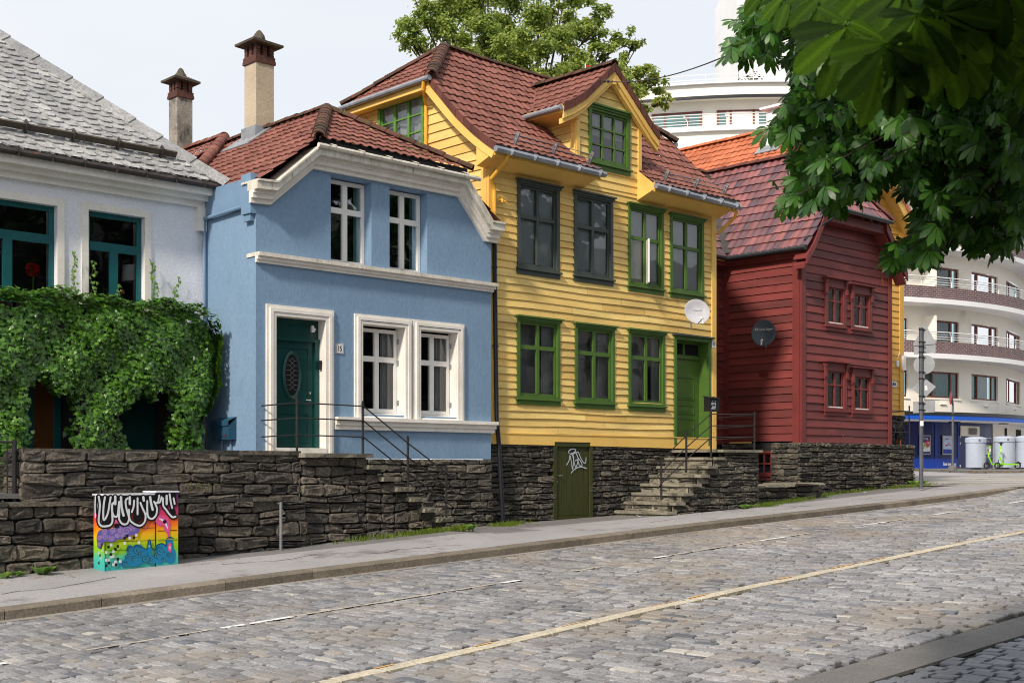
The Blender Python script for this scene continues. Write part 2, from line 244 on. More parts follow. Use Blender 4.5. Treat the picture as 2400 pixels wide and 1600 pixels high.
# ------------------------------------------------------------ mesh builder
def FR(Y): return lambda a, z, d=0: (a, Y-d, z)          # wall facing the street (-y)
def SD(X): return lambda a, z, d=0: (X-d, a, z)          # wall facing left (-x)
ID = lambda a, b, c: (a, b, c)
class MB:
    def __init__(s): s.v = []; s.f = []; s.mi = []; s.r = []
    def add(s, vs, fs, mi=0, r=0):
        o = len(s.v); s.v += [tuple(p) for p in vs]; s.f += [tuple(i+o for i in f) for f in fs]
        s.mi += [mi]*len(fs); s.r += [r]*len(fs); return s
    def box(s, m, a0, a1, z0, z1, d0, d1, mi=0):
        P = [m(a, z, d) for d in (d0, d1) for (a, z) in ((a0, z0), (a1, z0), (a1, z1), (a0, z1))]
        return s.add(P, [(0, 1, 2, 3), (7, 6, 5, 4), (0, 4, 5, 1), (1, 5, 6, 2), (2, 6, 7, 3), (3, 7, 4, 0)], mi)
    def cube(s, x0, x1, y0, y1, z0, z1, mi=0): return s.box(lambda a, z, d: (a, d, z), x0, x1, z0, z1, y0, y1, mi)
    def prism(s, m, pts, d0, d1, mi=0):
        n = len(pts); P = [m(a, z, d0) for a, z in pts]+[m(a, z, d1) for a, z in pts]
        return s.add(P, [tuple(range(n)), tuple(range(2*n-1, n-1, -1))]+[(i, i+n, (i+1) % n+n, (i+1) % n) for i in range(n)], mi)
    def band(s, m, pts, lo, hi, d0, d1, mi=0):
        for (a, z), (b, y) in zip(pts, pts[1:]):
            P = [m(a, z+lo, d0), m(b, y+lo, d0), m(b, y+hi, d0), m(a, z+hi, d0), m(a, z+lo, d1), m(b, y+lo, d1), m(b, y+hi, d1), m(a, z+hi, d1)]
            s.add(P, [(0, 1, 2, 3), (7, 6, 5, 4), (0, 4, 5, 1), (1, 5, 6, 2), (2, 6, 7, 3), (3, 7, 4, 0)], mi)
        return s
    def tube(s, pts, r, n=8, mi=0, caps=True):
        pts = [Vector(p) for p in pts]; rs = r if isinstance(r, (list, tuple)) else [r]*len(pts); V = []
        for i, p in enumerate(pts):
            t = (pts[min(i+1, len(pts)-1)]-pts[max(i-1, 0)]).normalized()
            q = Vector((0, 0, 1)) if abs(t.z) < .9 else Vector((1, 0, 0))
            e1 = t.cross(q).normalized(); e2 = t.cross(e1)
            V += [p+(e1*cos(2*pi*k/n)+e2*sin(2*pi*k/n))*rs[i] for k in range(n)]
        Fs = [(i*n+k, i*n+(k+1) % n, (i+1)*n+(k+1) % n, (i+1)*n+k) for i in range(len(pts)-1) for k in range(n)]
        if caps: Fs += [tuple(range(n)), tuple(range(len(V)-1, len(V)-n-1, -1))]
        return s.add(V, Fs, mi)
    def lathe(s, c, prof, n=16, mi=0, axis=None):
        c = Vector(c); q = axis.to_track_quat('Z', 'Y') if axis else None; V = []
        for r, h in prof:
            for k in range(n):
                p = Vector((r*cos(2*pi*k/n), r*sin(2*pi*k/n), h)); V.append(c+(q @ p if q else p))
        return s.add(V, [(i*n+k, i*n+(k+1) % n, (i+1)*n+(k+1) % n, (i+1)*n+k) for i in range(len(prof)-1) for k in range(n)], mi)
    def ribbon(s, m, pts, wd, d, mi=0, sub=4, caps=True):     # a painted stroke on a flat face
        P = []
        n = len(pts); g = lambda i: pts[max(0, min(n-1, i))]
        for i in range(n-1):
            for k in range(sub):
                t = k/sub; a, b, c, e = g(i-1), g(i), g(i+1), g(i+2)
                P.append(tuple(.5*((2*b[j])+(-a[j]+c[j])*t+(2*a[j]-5*b[j]+4*c[j]-e[j])*t*t+(-a[j]+3*b[j]-3*c[j]+e[j])*t**3) for j in (0, 1)))
        P.append(pts[-1]); V = []
        for i, p in enumerate(P):
            q, r = P[max(0, i-1)], P[min(len(P)-1, i+1)]; tx, tz = r[0]-q[0], r[1]-q[1]; l = math.hypot(tx, tz) or 1
            ww = wd(i/(len(P)-1)) if callable(wd) else wd
            nx, nz_ = -tz/l*ww/2, tx/l*ww/2; V += [m(p[0]+nx, p[1]+nz_, d+i*2e-5), m(p[0]-nx, p[1]-nz_, d+i*2e-5)]
        s.add(V, [(2*i, 2*i+1, 2*i+3, 2*i+2) for i in range(len(P)-1)], mi)
        if caps:
            for p, sg, i in ((P[0], 1, 0), (P[-1], -1, len(P)-1)):
                ww = wd(i/(len(P)-1)) if callable(wd) else wd
                s.disc(m, p[0], p[1], ww/2, ww/2, d-.0002-sg*1e-5, mi, 10)
        return s
    def disc(s, m, a, z, ra, rz, d, mi=0, n=18):
        return s.add([m(a+ra*cos(2*pi*k/n), z+rz*sin(2*pi*k/n), d) for k in range(n)], [tuple(range(n))], mi)
    def build(s, name, mats, parent=None, smooth=False, rnd=False, norm=True):
        me = bpy.data.meshes.new(name); me.from_pydata(s.v, [], s.f)
        mats = mats if isinstance(mats, (list, tuple)) else [mats]
        for k in mats: me.materials.append(M[k] if isinstance(k, str) else k)
        if len(mats) > 1: me.polygons.foreach_set('material_index', s.mi)
        if smooth: me.polygons.foreach_set('use_smooth', [True]*len(me.polygons))
        if rnd:
            at = me.attributes.new('rnd', 'FLOAT', 'FACE'); at.data.foreach_set('value', s.r)
        if norm and len(s.f) < 60000:
            bm = bmesh.new(); bm.from_mesh(me); bmesh.ops.recalc_face_normals(bm, faces=bm.faces); bm.to_mesh(me); bm.free()
        me.update(); return link(name, me, parent)
def link(name, me, parent=None):
    o = bpy.data.objects.new(name, me); COL.objects.link(o)
    if parent is not None:
        o.parent = parent
        if parent.parent is None: o.matrix_parent_inverse = Matrix.Translation(-Vector(parent.location))
    return o
def thing(name, label, cat, loc=(0, 0, 0), group=None):
    o = bpy.data.objects.new(name, None); COL.objects.link(o); o.location = loc; o.empty_display_size = .3
    o['label'] = label; o['category'] = cat
    if group: o['group'] = group
    return o
def tag(o, label, cat, group=None):
    o['label'] = label; o['category'] = cat
    if group: o['group'] = group
    return o
def struct(o, kind='structure'): o['kind'] = kind; return o
def cut(mb, planes, m):
    """clip a builder made in (a,z,d) space by half planes (a,z,na,nz keep side negative), then map it with m"""
    me = bpy.data.meshes.new('t'); me.from_pydata(mb.v, [], mb.f); bm = bmesh.new(); bm.from_mesh(me); bpy.data.meshes.remove(me)
    lay = bm.faces.layers.float.new('r'); lm = bm.faces.layers.int.new('m'); bm.faces.ensure_lookup_table()
    for i, f in enumerate(bm.faces): f[lay] = mb.r[i]; f[lm] = mb.mi[i]
    for a, z, na, nz_ in planes:
        bmesh.ops.bisect_plane(bm, geom=bm.verts[:]+bm.edges[:]+bm.faces[:], plane_co=(a, z, 0), plane_no=(na, nz_, 0), clear_outer=True)
    bm.verts.index_update(); o = MB(); o.v = [tuple(m(*v.co)) for v in bm.verts]
    for f in bm.faces: o.f.append(tuple(v.index for v in f.verts)); o.r.append(f[lay]); o.mi.append(f[lm])
    bm.free(); return o
def edges(poly):
    """half planes of a convex polygon given counter-clockwise in (a,b)"""
    out = []
    for (a, b), (c, e) in zip(poly, poly[1:]+poly[:1]): out.append((a, b, e-b, -(c-a)))
    return out
def merge(mb, o, mi=None):
    n = len(mb.v); mb.v += o.v; mb.f += [tuple(i+n for i in f) for f in o.f]; mb.r += o.r; mb.mi += (o.mi if mi is None else [mi]*len(o.f)); return mb

# ------------------------------------------------------------ walls, boards, stones, tiles
def flat_wall(m, a0, a1, z0, z1, holes=(), planes=(), thick=.3, na=6, nz_=6):
    As = sorted(set([a0, a1]+[h[i] for h in holes for i in (0, 1)])); Zs = sorted(set([z0, z1]+[h[i] for h in holes for i in (2, 3)]))
    mb = MB()
    for a, b in zip(As, As[1:]):
        for c, e in zip(Zs, Zs[1:]):
            ca, cz = (a+b)/2, (c+e)/2
            if any(h[0] < ca < h[1] and h[2] < cz < h[3] for h in holes): continue
            mb.add([(a, c, 0), (b, c, 0), (b, e, 0), (a, e, 0)], [(0, 1, 2, 3)])
    o = cut(mb, planes, m)
    for h in holes:
        P = [m(a, z, d) for d in (0, -thick) for (a, z) in ((h[0], h[2]), (h[1], h[2]), (h[1], h[3]), (h[0], h[3]))]
        o.add(P, [(0, 4, 5, 1), (1, 5, 6, 2), (2, 6, 7, 3), (3, 7, 4, 0)])
    return o
def boards(m, a0, a1, z0, z1, holes=(), planes=(), pitch=.155, lip=.032, wob=.006, step=.9):
    mb = MB(); z = z0
    ph = U(0, 9)
    while z < z1:
        p = pitch*U(.94, 1.06); zt = min(z+p, z1+.02); hs = sorted([h for h in holes if h[2]-.03 < z+p*.5 < h[3]+.03])
        segs = []; s0 = a0
        for h in hs:
            if h[0] > s0: segs.append((s0, h[0]))
            s0 = max(s0, h[1])
        if s0 < a1: segs.append((s0, a1))
        s2 = []
        for s, e in segs:
            while e-s > 2.6:
                q = s+U(1.3, 4.2)
                if q > e-.4: break
                s2.append((s, q-.003)); s = q+.003
            s2.append((s, e))
        segs = s2
        for s, e in segs:
            n = max(1, int((e-s)/step)); V = []; oj = U(-.003, .003)
            joints = [k for k in range(1, n) if random.random() < .22]
            for k in range(n+1):
                a = s+(e-s)*k/n; w1 = wob*sin(a*1.7+ph+z*3)+U(-.0015, .0015)
                V += [(a, z+w1+oj, lip+oj+U(-.002, .003)), (a, z+w1+oj+.001, .004), (a, zt+w1*.9+.004, .004)]
            Fs = []
            for k in range(n): i = 3*k; Fs += [(i, i+3, i+5, i+2), (i, i+1, i+4, i+3)]
            mb.add(V, Fs, 0, random.random())
        z = zt
    return cut(mb, planes, m)
def stones(mb, m, a0, a1, zbot, ztop, ch=(.1, .2), wl=(.18, .55), dep=.05, gap=.010, keep=None, seed=0, brk=()):
    R = random.Random(seed); zt = lambda a: ztop(a) if callable(ztop) else ztop; zb = lambda a: zbot(a) if callable(zbot) else zbot
    zmax = max(zt(a0+(a1-a0)*k/40) for k in range(41)); zmin = min(zb(a0+(a1-a0)*k/40) for k in range(41))
    lines = [zmax]
    while lines[-1] > zmin: lines.append(lines[-1]-R.uniform(*ch))
    ph = [R.uniform(0, 6) for _ in lines]; am = [0]+[ch[0]*.16]*len(lines)
    L = lambda i, a: lines[i]+am[i]*(sin(a*2.1+ph[i])+.7*sin(a*4.7+2*ph[i]))
    for i in range(len(lines)-1):
        a = a0
        while a < a1-.02:
            wv = min(R.uniform(*wl)*(.6+.8*(lines[i]-lines[i+1])/ch[1]), a1-a)
            if a1-a-wv < wl[0]*.5: wv = a1-a
            nb_ = [q_ for q_ in brk if a+.03 < q_ < a+wv+.05]
            if nb_: wv = nb_[0]-a
            parts = [(0, 1)] if R.random() > .13 else [(0, .5), (.5, 1)]
            for p0, p1 in parts:
                b = a+wv; c = (a+b)/2
                T = [L(i, q)*(1-p0)+L(i+1, q)*p0 for q in (a, b)]; B = [L(i, q)*(1-p1)+L(i+1, q)*p1 for q in (a, b)]
                t0, t1 = min(T[0], zt(a+.01)), min(T[1], zt(b-.01)); b0, b1 = max(B[0], zb(a)-.3), max(B[1], zb(b)-.3)
                if t0-b0 < .035 or t1-b1 < .035: continue
                if keep and not keep(c, (t0+b0)/2): continue
                j = lambda k: R.uniform(-k, k)
                g = gap; q = min(.045, (t0-b0)*.3, wv*.2)
                x0, x1 = a+g*.6, b-g*.6
                ring = [(x0+q*R.uniform(.4, 1.3), b0+g), (x1-q*R.uniform(.4, 1.3), b1+g), (x1, b1+g+q*R.uniform(.3, 1)), (x1, t1-g*.5-q*R.uniform(.3, 1)), (x1-q*R.uniform(.4, 1.3), t1-g*.5), (x0+q*R.uniform(.4, 1.3), t0-g*.5), (x0, t0-g*.5-q*R.uniform(.3, 1)), (x0, b0+g+q*R.uniform(.3, 1))]
                ring = [(x+j(.006), z+j(.006)) for x, z in ring]; cz = sum(z for _, z in ring)/8; cx = sum(x for x, _ in ring)/8; dd = R.uniform(.2, 1)*dep
                V = [m(x, z, -.05) for x, z in ring]+[m(x, z, dd*.35+j(.004)) for x, z in ring]
                V += [m(cx+(x-cx)*.92, cz+(z-cz)*.82, dd+j(.016)) for x, z in ring]+[m(cx+(x-cx)*.5+j(.03), cz+(z-cz)*.45+j(.02), dd+j(.026)) for x, z in ring]
                Fs = [(8*r_+k, 8*r_+(k+1) % 8, 8*r_+8+(k+1) % 8, 8*r_+8+k) for r_ in range(3) for k in range(8)]+[tuple(range(24, 32))]
                mb.add(V, Fs, 0, R.random())
            a += wv
    n = max(2, int((a1-a0)/.12))
    for k in range(n):
        p, q = a0+(a1-a0)*k/n, a0+(a1-a0)*(k+1)/n; c = (p+q)/2; t, b = zt(c)-.01, zb(c)-.3
        if keep:
            zs = [b+(t-b)*i/24 for i in range(25)]
            for zl, zh in zip(zs, zs[1:]):
                if keep(c, (zl+zh)/2): mb.add([m(p, zl, -.03), m(q, zl, -.03), m(q, zh, -.03), m(p, zh, -.03)], [(0, 1, 2, 3)], 1)
        else: mb.add([m(p, b, -.03), m(q, b, -.03), m(q, t, -.03), m(p, t, -.03)], [(0, 1, 2, 3)], 1)
    return mb
def frame3(O, A, B):
    O, A, B = Vector(O), Vector(A).normalized(), Vector(B).normalized(); Nn = A.cross(B).normalized()
    if Nn.z < 0: Nn = -Nn
    return lambda a, b, h=0: tuple(O+A*a+B*b+Nn*h)
def tiles(m, poly, pa=.2, pb=.32, amp=.028, lift=.03, kind='pan', jit=.004):
    """interlocking roof tiles over a convex polygon in (a,b); rows start at b=min"""
    a0, a1 = min(p[0] for p in poly), max(p[0] for p in poly); b0, b1 = min(p[1] for p in poly), max(p[1] for p in poly)
    K = 6; mb = MB(); rows = int((b1-b0)/pb)+2; cols = int((a1-a0)/pa)+2
    prof = [0, .25, .9, 1, .75, .2] if kind == 'pan' else [0, .7, 1, .9, .4, .1]
    for r in range(rows):
        bj = b0+r*pb
        for c in range(cols):
            q = a0+c*pa; rr = random.random(); jl = U(-jit, jit)*1.5; V = []
            for k in range(K+1):
                a = q+pa*k/K; h = amp*prof[k % K]; e = -.025*(prof[k % K]-.5)
                V += [(a, bj+e+jl, h+lift+jl-.018), (a, bj+e+jl, h+lift+jl), (a, bj+pb+.02, h)]
            Fs = []
            for k in range(K): i = 3*k; Fs += [(i+1, i+4, i+5, i+2), (i, i+3, i+4, i+1)]
            mb.add(V, Fs, 0, rr)
    return cut(mb, edges(poly), m)
def slates(m, poly, pa=.27, pb=.18):
    a0, a1 = min(p[0] for p in poly), max(p[0] for p in poly); b0, b1 = min(p[1] for p in poly), max(p[1] for p in poly); mb = MB()
    for r in range(int((b1-b0)/pb)+2):
        b = b0+r*pb; a = a0-U(0, pa)
        while a < a1:
            w_ = pa*U(.75, 1.2); l = pb*1.8; t = .022; h = .036+U(0, .012); j = U(-.02, .02); sl = U(-.02, .02)
            ring = [(a+w_*.45, b+j-.02), (a+w_*.96, b+j+.0), (a+w_+.02, b+j+.04), (a+w_*.98-.06, b+l), (a-.08, b+l), (a+w_*.0, b+j+.10)]
            hh = lambda q: h*(1-(q-b)/l)+.002
            V = [(x, y, hh(y)+t+sl*(x-a)*.3) for x, y in ring]+[(x, y, hh(y)-.01) for x, y in ring]
            mb.add(V, [tuple(range(6))]+[(i, (i+1) % 6, (i+1) % 6+6, i+6) for i in range(6)], 0, random.random()); a += w_
    return cut(mb, edges(poly), m)
def ridge(mb, p0, p1, r=.11, pitch=.34, mi=0, n=7, up=Vector((0, 0, 1))):
    p0, p1 = Vector(p0), Vector(p1); t = (p1-p0); Ln = t.length; t.normalize(); e1 = t.cross(up).normalized(); e2 = e1.cross(t).normalized(); k = max(1, round(Ln/pitch))
    for i in range(k):
        j = U(-.008, .008)
        q0 = p0+t*(Ln*i/k-.03); q1 = p0+t*(Ln*(i+1)/k+.02); V = []
        for q, rr in ((q0, r*.88), (q0, r*1.06), (q1, r*.92)):
            V += [q+e1*(rr*cos(pi*s/n)*1.05)+e2*(rr*sin(pi*s/n)*.9+j) for s in range(n+1)]
        w_ = n+1; mb.add(V, [(g*w_+s, g*w_+s+1, (g+1)*w_+s+1, (g+1)*w_+s) for g in (0, 1) for s in range(n)], mi, random.random())
    return mb
def window(parent, m, a0, a1, z0, z1, paint, cols=2, rows=(.36,), casing=.09, sash=.05, bar=.03, proud=.045, rec=.03, cap=True, sill=True, back='room_dark', backd=.45, blind=None, curtain=None, sashmat=None, capmat=None, glass='glass', jamb='inner_jamb', name='window', label=None, mull=None, topsingle=False, margin=.35):
    """casing (the part) > frame, pane, cap, sill, blind, curtain"""
    c = MB()
    if casing > .01:
        c.box(m, a0, a0+casing, z0, z1, -.06, proud); c.box(m, a1-casing, a1, z0, z1, -.06, proud)
        c.box(m, a0+casing, a1-casing, z1-casing, z1, -.06, proud-.002); c.box(m, a0+casing, a1-casing, z0, z0+casing*.6, -.06, proud-.002)
    ia0, ia1, iz0, iz1 = a0+casing, a1-casing, z0+casing*.6, z1-casing
    if jamb: 
        jm = MB()
        for q in ((ia0-.012, ia0+.02, iz0, iz1), (ia1-.02, ia1+.012, iz0, iz1), (ia0, ia1, iz0-.01, iz0+.015), (ia0, ia1, iz1-.015, iz1+.01)): jm.box(m, q[0], q[1], q[2], q[3], -rec-.06, -rec-.26)
    if not casing:
        w0 = c
    mu = mull or sash*1.5; H = iz1-iz0; W_ = ia1-ia0; fr = MB()
    fr.box(m, ia0, ia0+sash, iz0, iz1, -rec-.05, -rec); fr.box(m, ia1-sash, ia1, iz0, iz1, -rec-.05, -rec)
    fr.box(m, ia0+sash, ia1-sash, iz1-sash, iz1, -rec-.05, -rec-.001); fr.box(m, ia0+sash, ia1-sash, iz0, iz0+sash*1.2, -rec-.05, -rec-.001)
    for k in range(1, cols):
        a = ia0+W_*k/cols; fr.box(m, a-mu/2, a+mu/2, iz0+sash, (iz1-H*rows[0]) if topsingle else iz1-sash, -rec-.05, -rec+.006)
    for fz in rows:
        z = iz1-H*fz; b = mu if len(rows) == 1 else bar
        for k in range(1 if topsingle else cols):
            aa = ia0+sash if k == 0 else ia0+W_*k/cols+mu/2; bb = ia1-sash if (k == cols-1 or topsingle) else ia0+W_*(k+1)/cols-mu/2
            fr.box(m, aa, bb, z-b/2, z+b/2, -rec-.048, -rec+.003)
    pn = MB(); pn.add([m(a, z, -rec-.03) for a, z in ((ia0+.01, iz0+.01), (ia1-.01, iz0+.01), (ia1-.01, iz1-.01), (ia0+.01, iz1-.01))], [(0, 1, 2, 3)])
    base = c if casing > .01 else fr
    wobj = base.build(name, paint, parent)
    if label: wobj['label'] = label
    if casing > .01: fr.build('frame', sashmat or paint, wobj)
    pn.build('pane', glass, wobj)
    bk = MB(); bk.add([m(a, z, -backd) for a, z in ((a0-margin, z0-margin), (a1+margin, z0-margin), (a1+margin, z1+margin), (a0-margin, z1+margin))], [(0, 1, 2, 3)])
    for q in ((a0-margin*.86, 0), (a1+margin*.86, 0)): bk.add([m(q[0], z0-margin, -.27), m(q[0], z0-margin, -backd), m(q[0], z1+margin, -backd), m(q[0], z1+margin, -.27)], [(0, 1, 2, 3)])
    bk.build('room', back, wobj)
    if jamb: jm.build('jamb', jamb, wobj)
    if cap:
        k = MB(); k.box(m, a0-.05, a1+.05, z1, z1+.035, 0, proud+.07); k.box(m, a0-.02, a1+.02, z1-.05, z1-.001, proud+.001, proud+.03); k.build('cap', capmat or paint, wobj)
    if sill:
        k = MB(); k.box(m, a0-.035, a1+.035, z0-.03, z0+.004, 0, proud+.05); k.box(m, a0-.01, a1+.01, z0-.13, z0-.031, 0, proud); k.build('sill', capmat or paint, wobj)
    if blind:
        k = MB(); zb0 = iz0+H*blind[0]; z = iz1
        while z > zb0:
            k.add([m(ia0+.015, z, -rec-.085), m(ia1-.015, z, -rec-.085), m(ia1-.015, z-.038, -rec-.10), m(ia0+.015, z-.038, -rec-.10)], [(0, 1, 2, 3)]); z -= .036
        k.build('blind', blind[1], wobj)
    if curtain:
        for (f0, f1) in curtain[0]:
            k = MB(); n = 14; V = []
            for i in range(n+1):
                a = ia0+W_*(f0+(f1-f0)*i/n); d = -rec-.17-.025*sin(i*1.9); V += [m(a, iz0, d), m(a, iz1, d)]
            k.add(V, [(2*i, 2*i+2, 2*i+3, 2*i+1) for i in range(n)]); k.build('curtain', curtain[1], wobj)
    return wobj
def text(name, s, size, m3, matname, parent=None, extr=.001, bold=False, sx=1.0):
    cu = bpy.data.curves.new('t', 'FONT'); cu.body = s; cu.size = size; cu.extrude = extr; cu.align_x = 'CENTER'; cu.align_y = 'CENTER'
    if bold: cu.offset = size*.018
    o = bpy.data.objects.new('t', cu); COL.objects.link(o); dg = bpy.context.evaluated_depsgraph_get(); me = bpy.data.meshes.new_from_object(o.evaluated_get(dg))
    COL.objects.unlink(o); bpy.data.objects.remove(o)
    me.materials.clear(); me.materials.append(M[matname])
    for v in me.vertices: v.co = Vector(m3(v.co.x*sx, v.co.y, v.co.z))
    me.update(); return link(name, me, parent)

# ============================================================ GROUND
g = MB(); xs = [-80, -40, -20, -5, 5, 12, 20, 28, 33, 45, 65, 100, 170]; ys = [-60, -20, 0, 15, 17, 19, 30, 60, 120, 220]
for i in range(len(xs)-1):
    for j in range(len(ys)-1):
        c = [(xs[i], ys[j]), (xs[i+1], ys[j]), (xs[i+1], ys[j+1]), (xs[i], ys[j+1])]
        g.add([(x, y, zk(x)-.32) for x, y in c], [(0, 1, 2, 3)])
struct(g.build('ground', 'earth'))
KY = 15.2
def zr(x): return zk(x)-(.13 if x < 31 else max(.03, .13-.05*(x-31)))
# cobbled road: bed sheet and individually cut setts
rd = MB(); xs = list(np.arange(-30, 62, 2.0))
for a, b in zip(xs, xs[1:]):
    rd.add([(a, -12, zr(a)-.04), (b, -12, zr(b)-.04), (b, KY, zr(b)-.04), (a, KY, zr(a)-.04)], [(0, 1, 2, 3)], 4)
def sett(mb, x0, x1, y0, y1, mi, z=None):
    g_ = .007; j = lambda k: U(-k, k); cx, cy = (x0+x1)/2, (y0+y1)/2; hz = U(-.008, .008); tx, ty = j(.07), j(.04)
    zz = lambda x, y: zr(x)+hz+tx*(x-cx)+ty*(y-cy)
    P = [(x0+g_*.55+j(.004), y0+g_*2+j(.012)), (x1-g_*.55+j(.004), y0+g_*2+j(.012)), (x1-g_*.55+j(.004), y1-g_*2+j(.012)), (x0+g_*.55+j(.004), y1-g_*2+j(.012))]
    V = [(x, y, zr(x)-.045) for x, y in P]+[(x, y, zz(x, y)-.014) for x, y in P]+[(cx+(x-cx)*.84, cy+(y-cy)*.93, zz(x, y)) for x, y in P]
    mb.add(V, [(k+4*r, (k+1) % 4+4*r, (k+1) % 4+4+4*r, k+4+4*r) for r in (0, 1) for k in range(4)]+[(8, 9, 10, 11)], mi)
def inview(x, y):
    D = CT*x+ST*y; L = ST*x-CT*y
    return D > 5 and abs(L/D) < .46
yl = interp([0, 6.3, 8.6, 12.7, 19.4, 30, 45], [8.7, 8.9, 9.07, 9.46, 9.86, 10.3, 10.9])
ws = interp([0, 6, 11.8, 17.2, 30, 45], [12.0, 12.26, 12.5, 12.9, 13.6, 14.2])
x = 2.0
while x < 44:
    dx = U(.10, .13) if x < 22 else U(.14, .18); y = 5.86+U(0, .15); ph = U(0, 9)
    while y < 15.0:
        dy = U(.21, .32) if x < 22 else U(.24, .36); cx, cy = x+dx/2, y+dy/2
        if inview(cx, cy):
            q = random.random(); mi = 1 if q < .014 else (2 if q < .05 else (3 if q < .07 else 0))
            sk = .05*sin(y*.9+ph*.02)+.03*sin(y*2.3+x*.5)
            if abs(cy-yl(cx)) < .09 or (yl(cx) > y and yl(cx) < y+dy): y += dy; continue
            sett(rd, x+sk, x+dx+sk, y, y+dy, mi)
        y += dy
    x += dx
# the long pale line of edge stones with worn yellow paint, and the kerb-side gutter row
for a in np.arange(2, 44, .55):
    sl = .02
    for (off, wd, mi) in ((0, .19, 7),):
        y0, y1 = yl(a), yl(a+.55)
        P = [(a+.008, y0-wd/2), (a+.542, y1-wd/2), (a+.542, y1+wd/2), (a+.008, y0+wd/2)]; h = U(0, .005)
        rd.add([(x_, y_, zr(x_)-.03) for x_, y_ in P]+[(x_, y_, zr(x_)+.004+h) for x_, y_ in P], [(0, 4, 5, 1), (1, 5, 6, 2), (2, 6, 7, 3), (3, 7, 4, 0), (4, 5, 6, 7)], mi)
for a in np.arange(2, 33, .62):
    P = [(a+.006, 15.02), (a+.614, 15.02), (a+.614, 15.19), (a+.006, 15.19)]
    rd.add([(x_, y_, zr(x_)-.03) for x_, y_ in P]+[(x_, y_, zr(x_)+.006) for x_, y_ in P], [(0, 4, 5, 1), (1, 5, 6, 2), (2, 6, 7, 3), (3, 7, 4, 0), (4, 5, 6, 7)], 2)
struct(rd.build('road', ['sett', 'sett_light', 'sett_warm', 'sett_dark', 'joint', 'paint_white', 'paint_worn', 'paint_yellow'], norm=False))
mk = MB(); a = 3.
while a < 42:
    k_ = (a*.62) % 2.2; white = k_ < .75; ln = U(.18, .36) if white else U(.5, 1.2); wd = U(.08, .105) if white else U(.05, .08)
    if random.random() < (.9 if white else .6):
        y0, y1 = ws(a), ws(a+ln); j = U(-.012, .012)
        mk.add([(a, y0-wd/2+j, zr(a)+.010), (a+ln, y1-wd/2+j+U(-.01, .01), zr(a+ln)+.010), (a+ln+.02, y1+j, zr(a+ln)+.010), (a+ln, y1+wd/2+j, zr(a+ln)+.010), (a, y0+wd/2+j, zr(a)+.010), (a-.02, y0+j, zr(a)+.010)], [(0, 1, 2, 3, 4, 5)], 0 if white else 1)
    a += ln+U(.03, .12)
a = 3.
while a < 42:
    ln = U(.15, .7)
    if random.random() < .6: wd = U(.012, .04); y0, y1 = yl(a)+.09, yl(a+ln)+.09; mk.add([(a, y0-wd, zr(a)+.014), (a+ln, y1-wd, zr(a+ln)+.014), (a+ln, y1, zr(a+ln)+.014), (a, y0, zr(a)+.014)], [(0, 1, 2, 3)], 2)
    a += ln+U(.0, .3)
struct(mk.build('road_marking', ['paint_white', 'paint_worn', 'paint_orange'], norm=False))
# near side: concrete channel strip and the parking lane's darker setts
ch = MB()
for a in np.arange(2, 40, 1.5):
    ch.add([(x_, y_, zr(x_)+dz) for dz in (-.03, .001) for x_, y_ in ((a, 5.34), (a+1.495, 5.34), (a+1.495, 5.84), (a, 5.84))], [(0, 4, 5, 1), (1, 5, 6, 2), (2, 6, 7, 3), (3, 7, 4, 0), (4, 5, 6, 7)])
struct(ch.build('road_channel', 'concrete'))
pl = MB(); x = 5.
while x < 22:
    dx = U(.12, .16); y = 3.2+U(0, .1)
    while y < 5.2:
        dy = U(.17, .26)
        if inview(x, y): sett(pl, x, x+dx, y, min(y+dy, 5.33), 0)
        y += dy
    x += dx
struct(pl.build('parking_lane', ['sett_dark', 'sett'], norm=False))
# pavement and kerb
pv = MB(); xs = list(np.arange(-30, 36, 1.0))
for a, b in zip(xs, xs[1:]):
    rows = [15.44, 16.2, 17.0, 17.7, 18.4, 19.1]
    for y0, y1 in zip(rows, rows[1:]): pv.add([(a, y0, G(a, y0)), (b, y0, G(b, y0)), (b, y1, G(b, y1)), (a, y1, G(a, y1))], [(0, 1, 2, 3)], 1 if (a < 8.5 and 16 < y0 < 17.6) else (2 if y0 > 17.1-(.0 if a > 16 else .35) or (a > 16 and y0 > 17.6) else 0))
struct(pv.build('pavement', ['asphalt', 'asphalt_worn', 'asphalt_dark']))
ck = MB()
for (xa, ya, n_) in ((6.5, 16.2, 7), (9.9, 16.6, 6), (12.2, 16.1, 8), (16.6, 17.6, 7), (19.0, 16.6, 9), (23.5, 16.4, 8), (27.2, 16.9, 7)):
    pts = [(xa, ya)]
    for _ in range(n_): pts.append((pts[-1][0]+U(.12, .4), pts[-1][1]+U(-.12, .12)))
    V = []
    for (x_, y_) in pts: w_ = U(.004, .012); V += [(x_, y_-w_, G(x_, y_-w_)+.004), (x_, y_+w_, G(x_, y_+w_)+.004)]
    ck.add(V, [(2*i, 2*i+2, 2*i+3, 2*i+1) for i in range(n_)])
struct(ck.build('pavement_crack', 'joint', norm=False))
kb = MB(); a = -20.
while a < 32.6:
    ln = U(1.1, 1.9) if a > -4 else 2; b = min(a+ln, 32.8); g_ = .006
    q = [(KY-.012, -.2), (KY-.012, -.02), (KY+.012, .0), (KY+.26, .006), (KY+.26, -.2)]; jy = U(-.008, .008)
    V = [(a+g_, y+jy, zk(a)+z) for y, z in q]+[(b-g_, y+jy, zk(b)+z) for y, z in q]
    kb.add(V, [(i, (i+1) % 5, (i+1) % 5+5, i+5) for i in range(5)]+[(0, 1, 2, 3, 4), (9, 8, 7, 6, 5)]); a = b
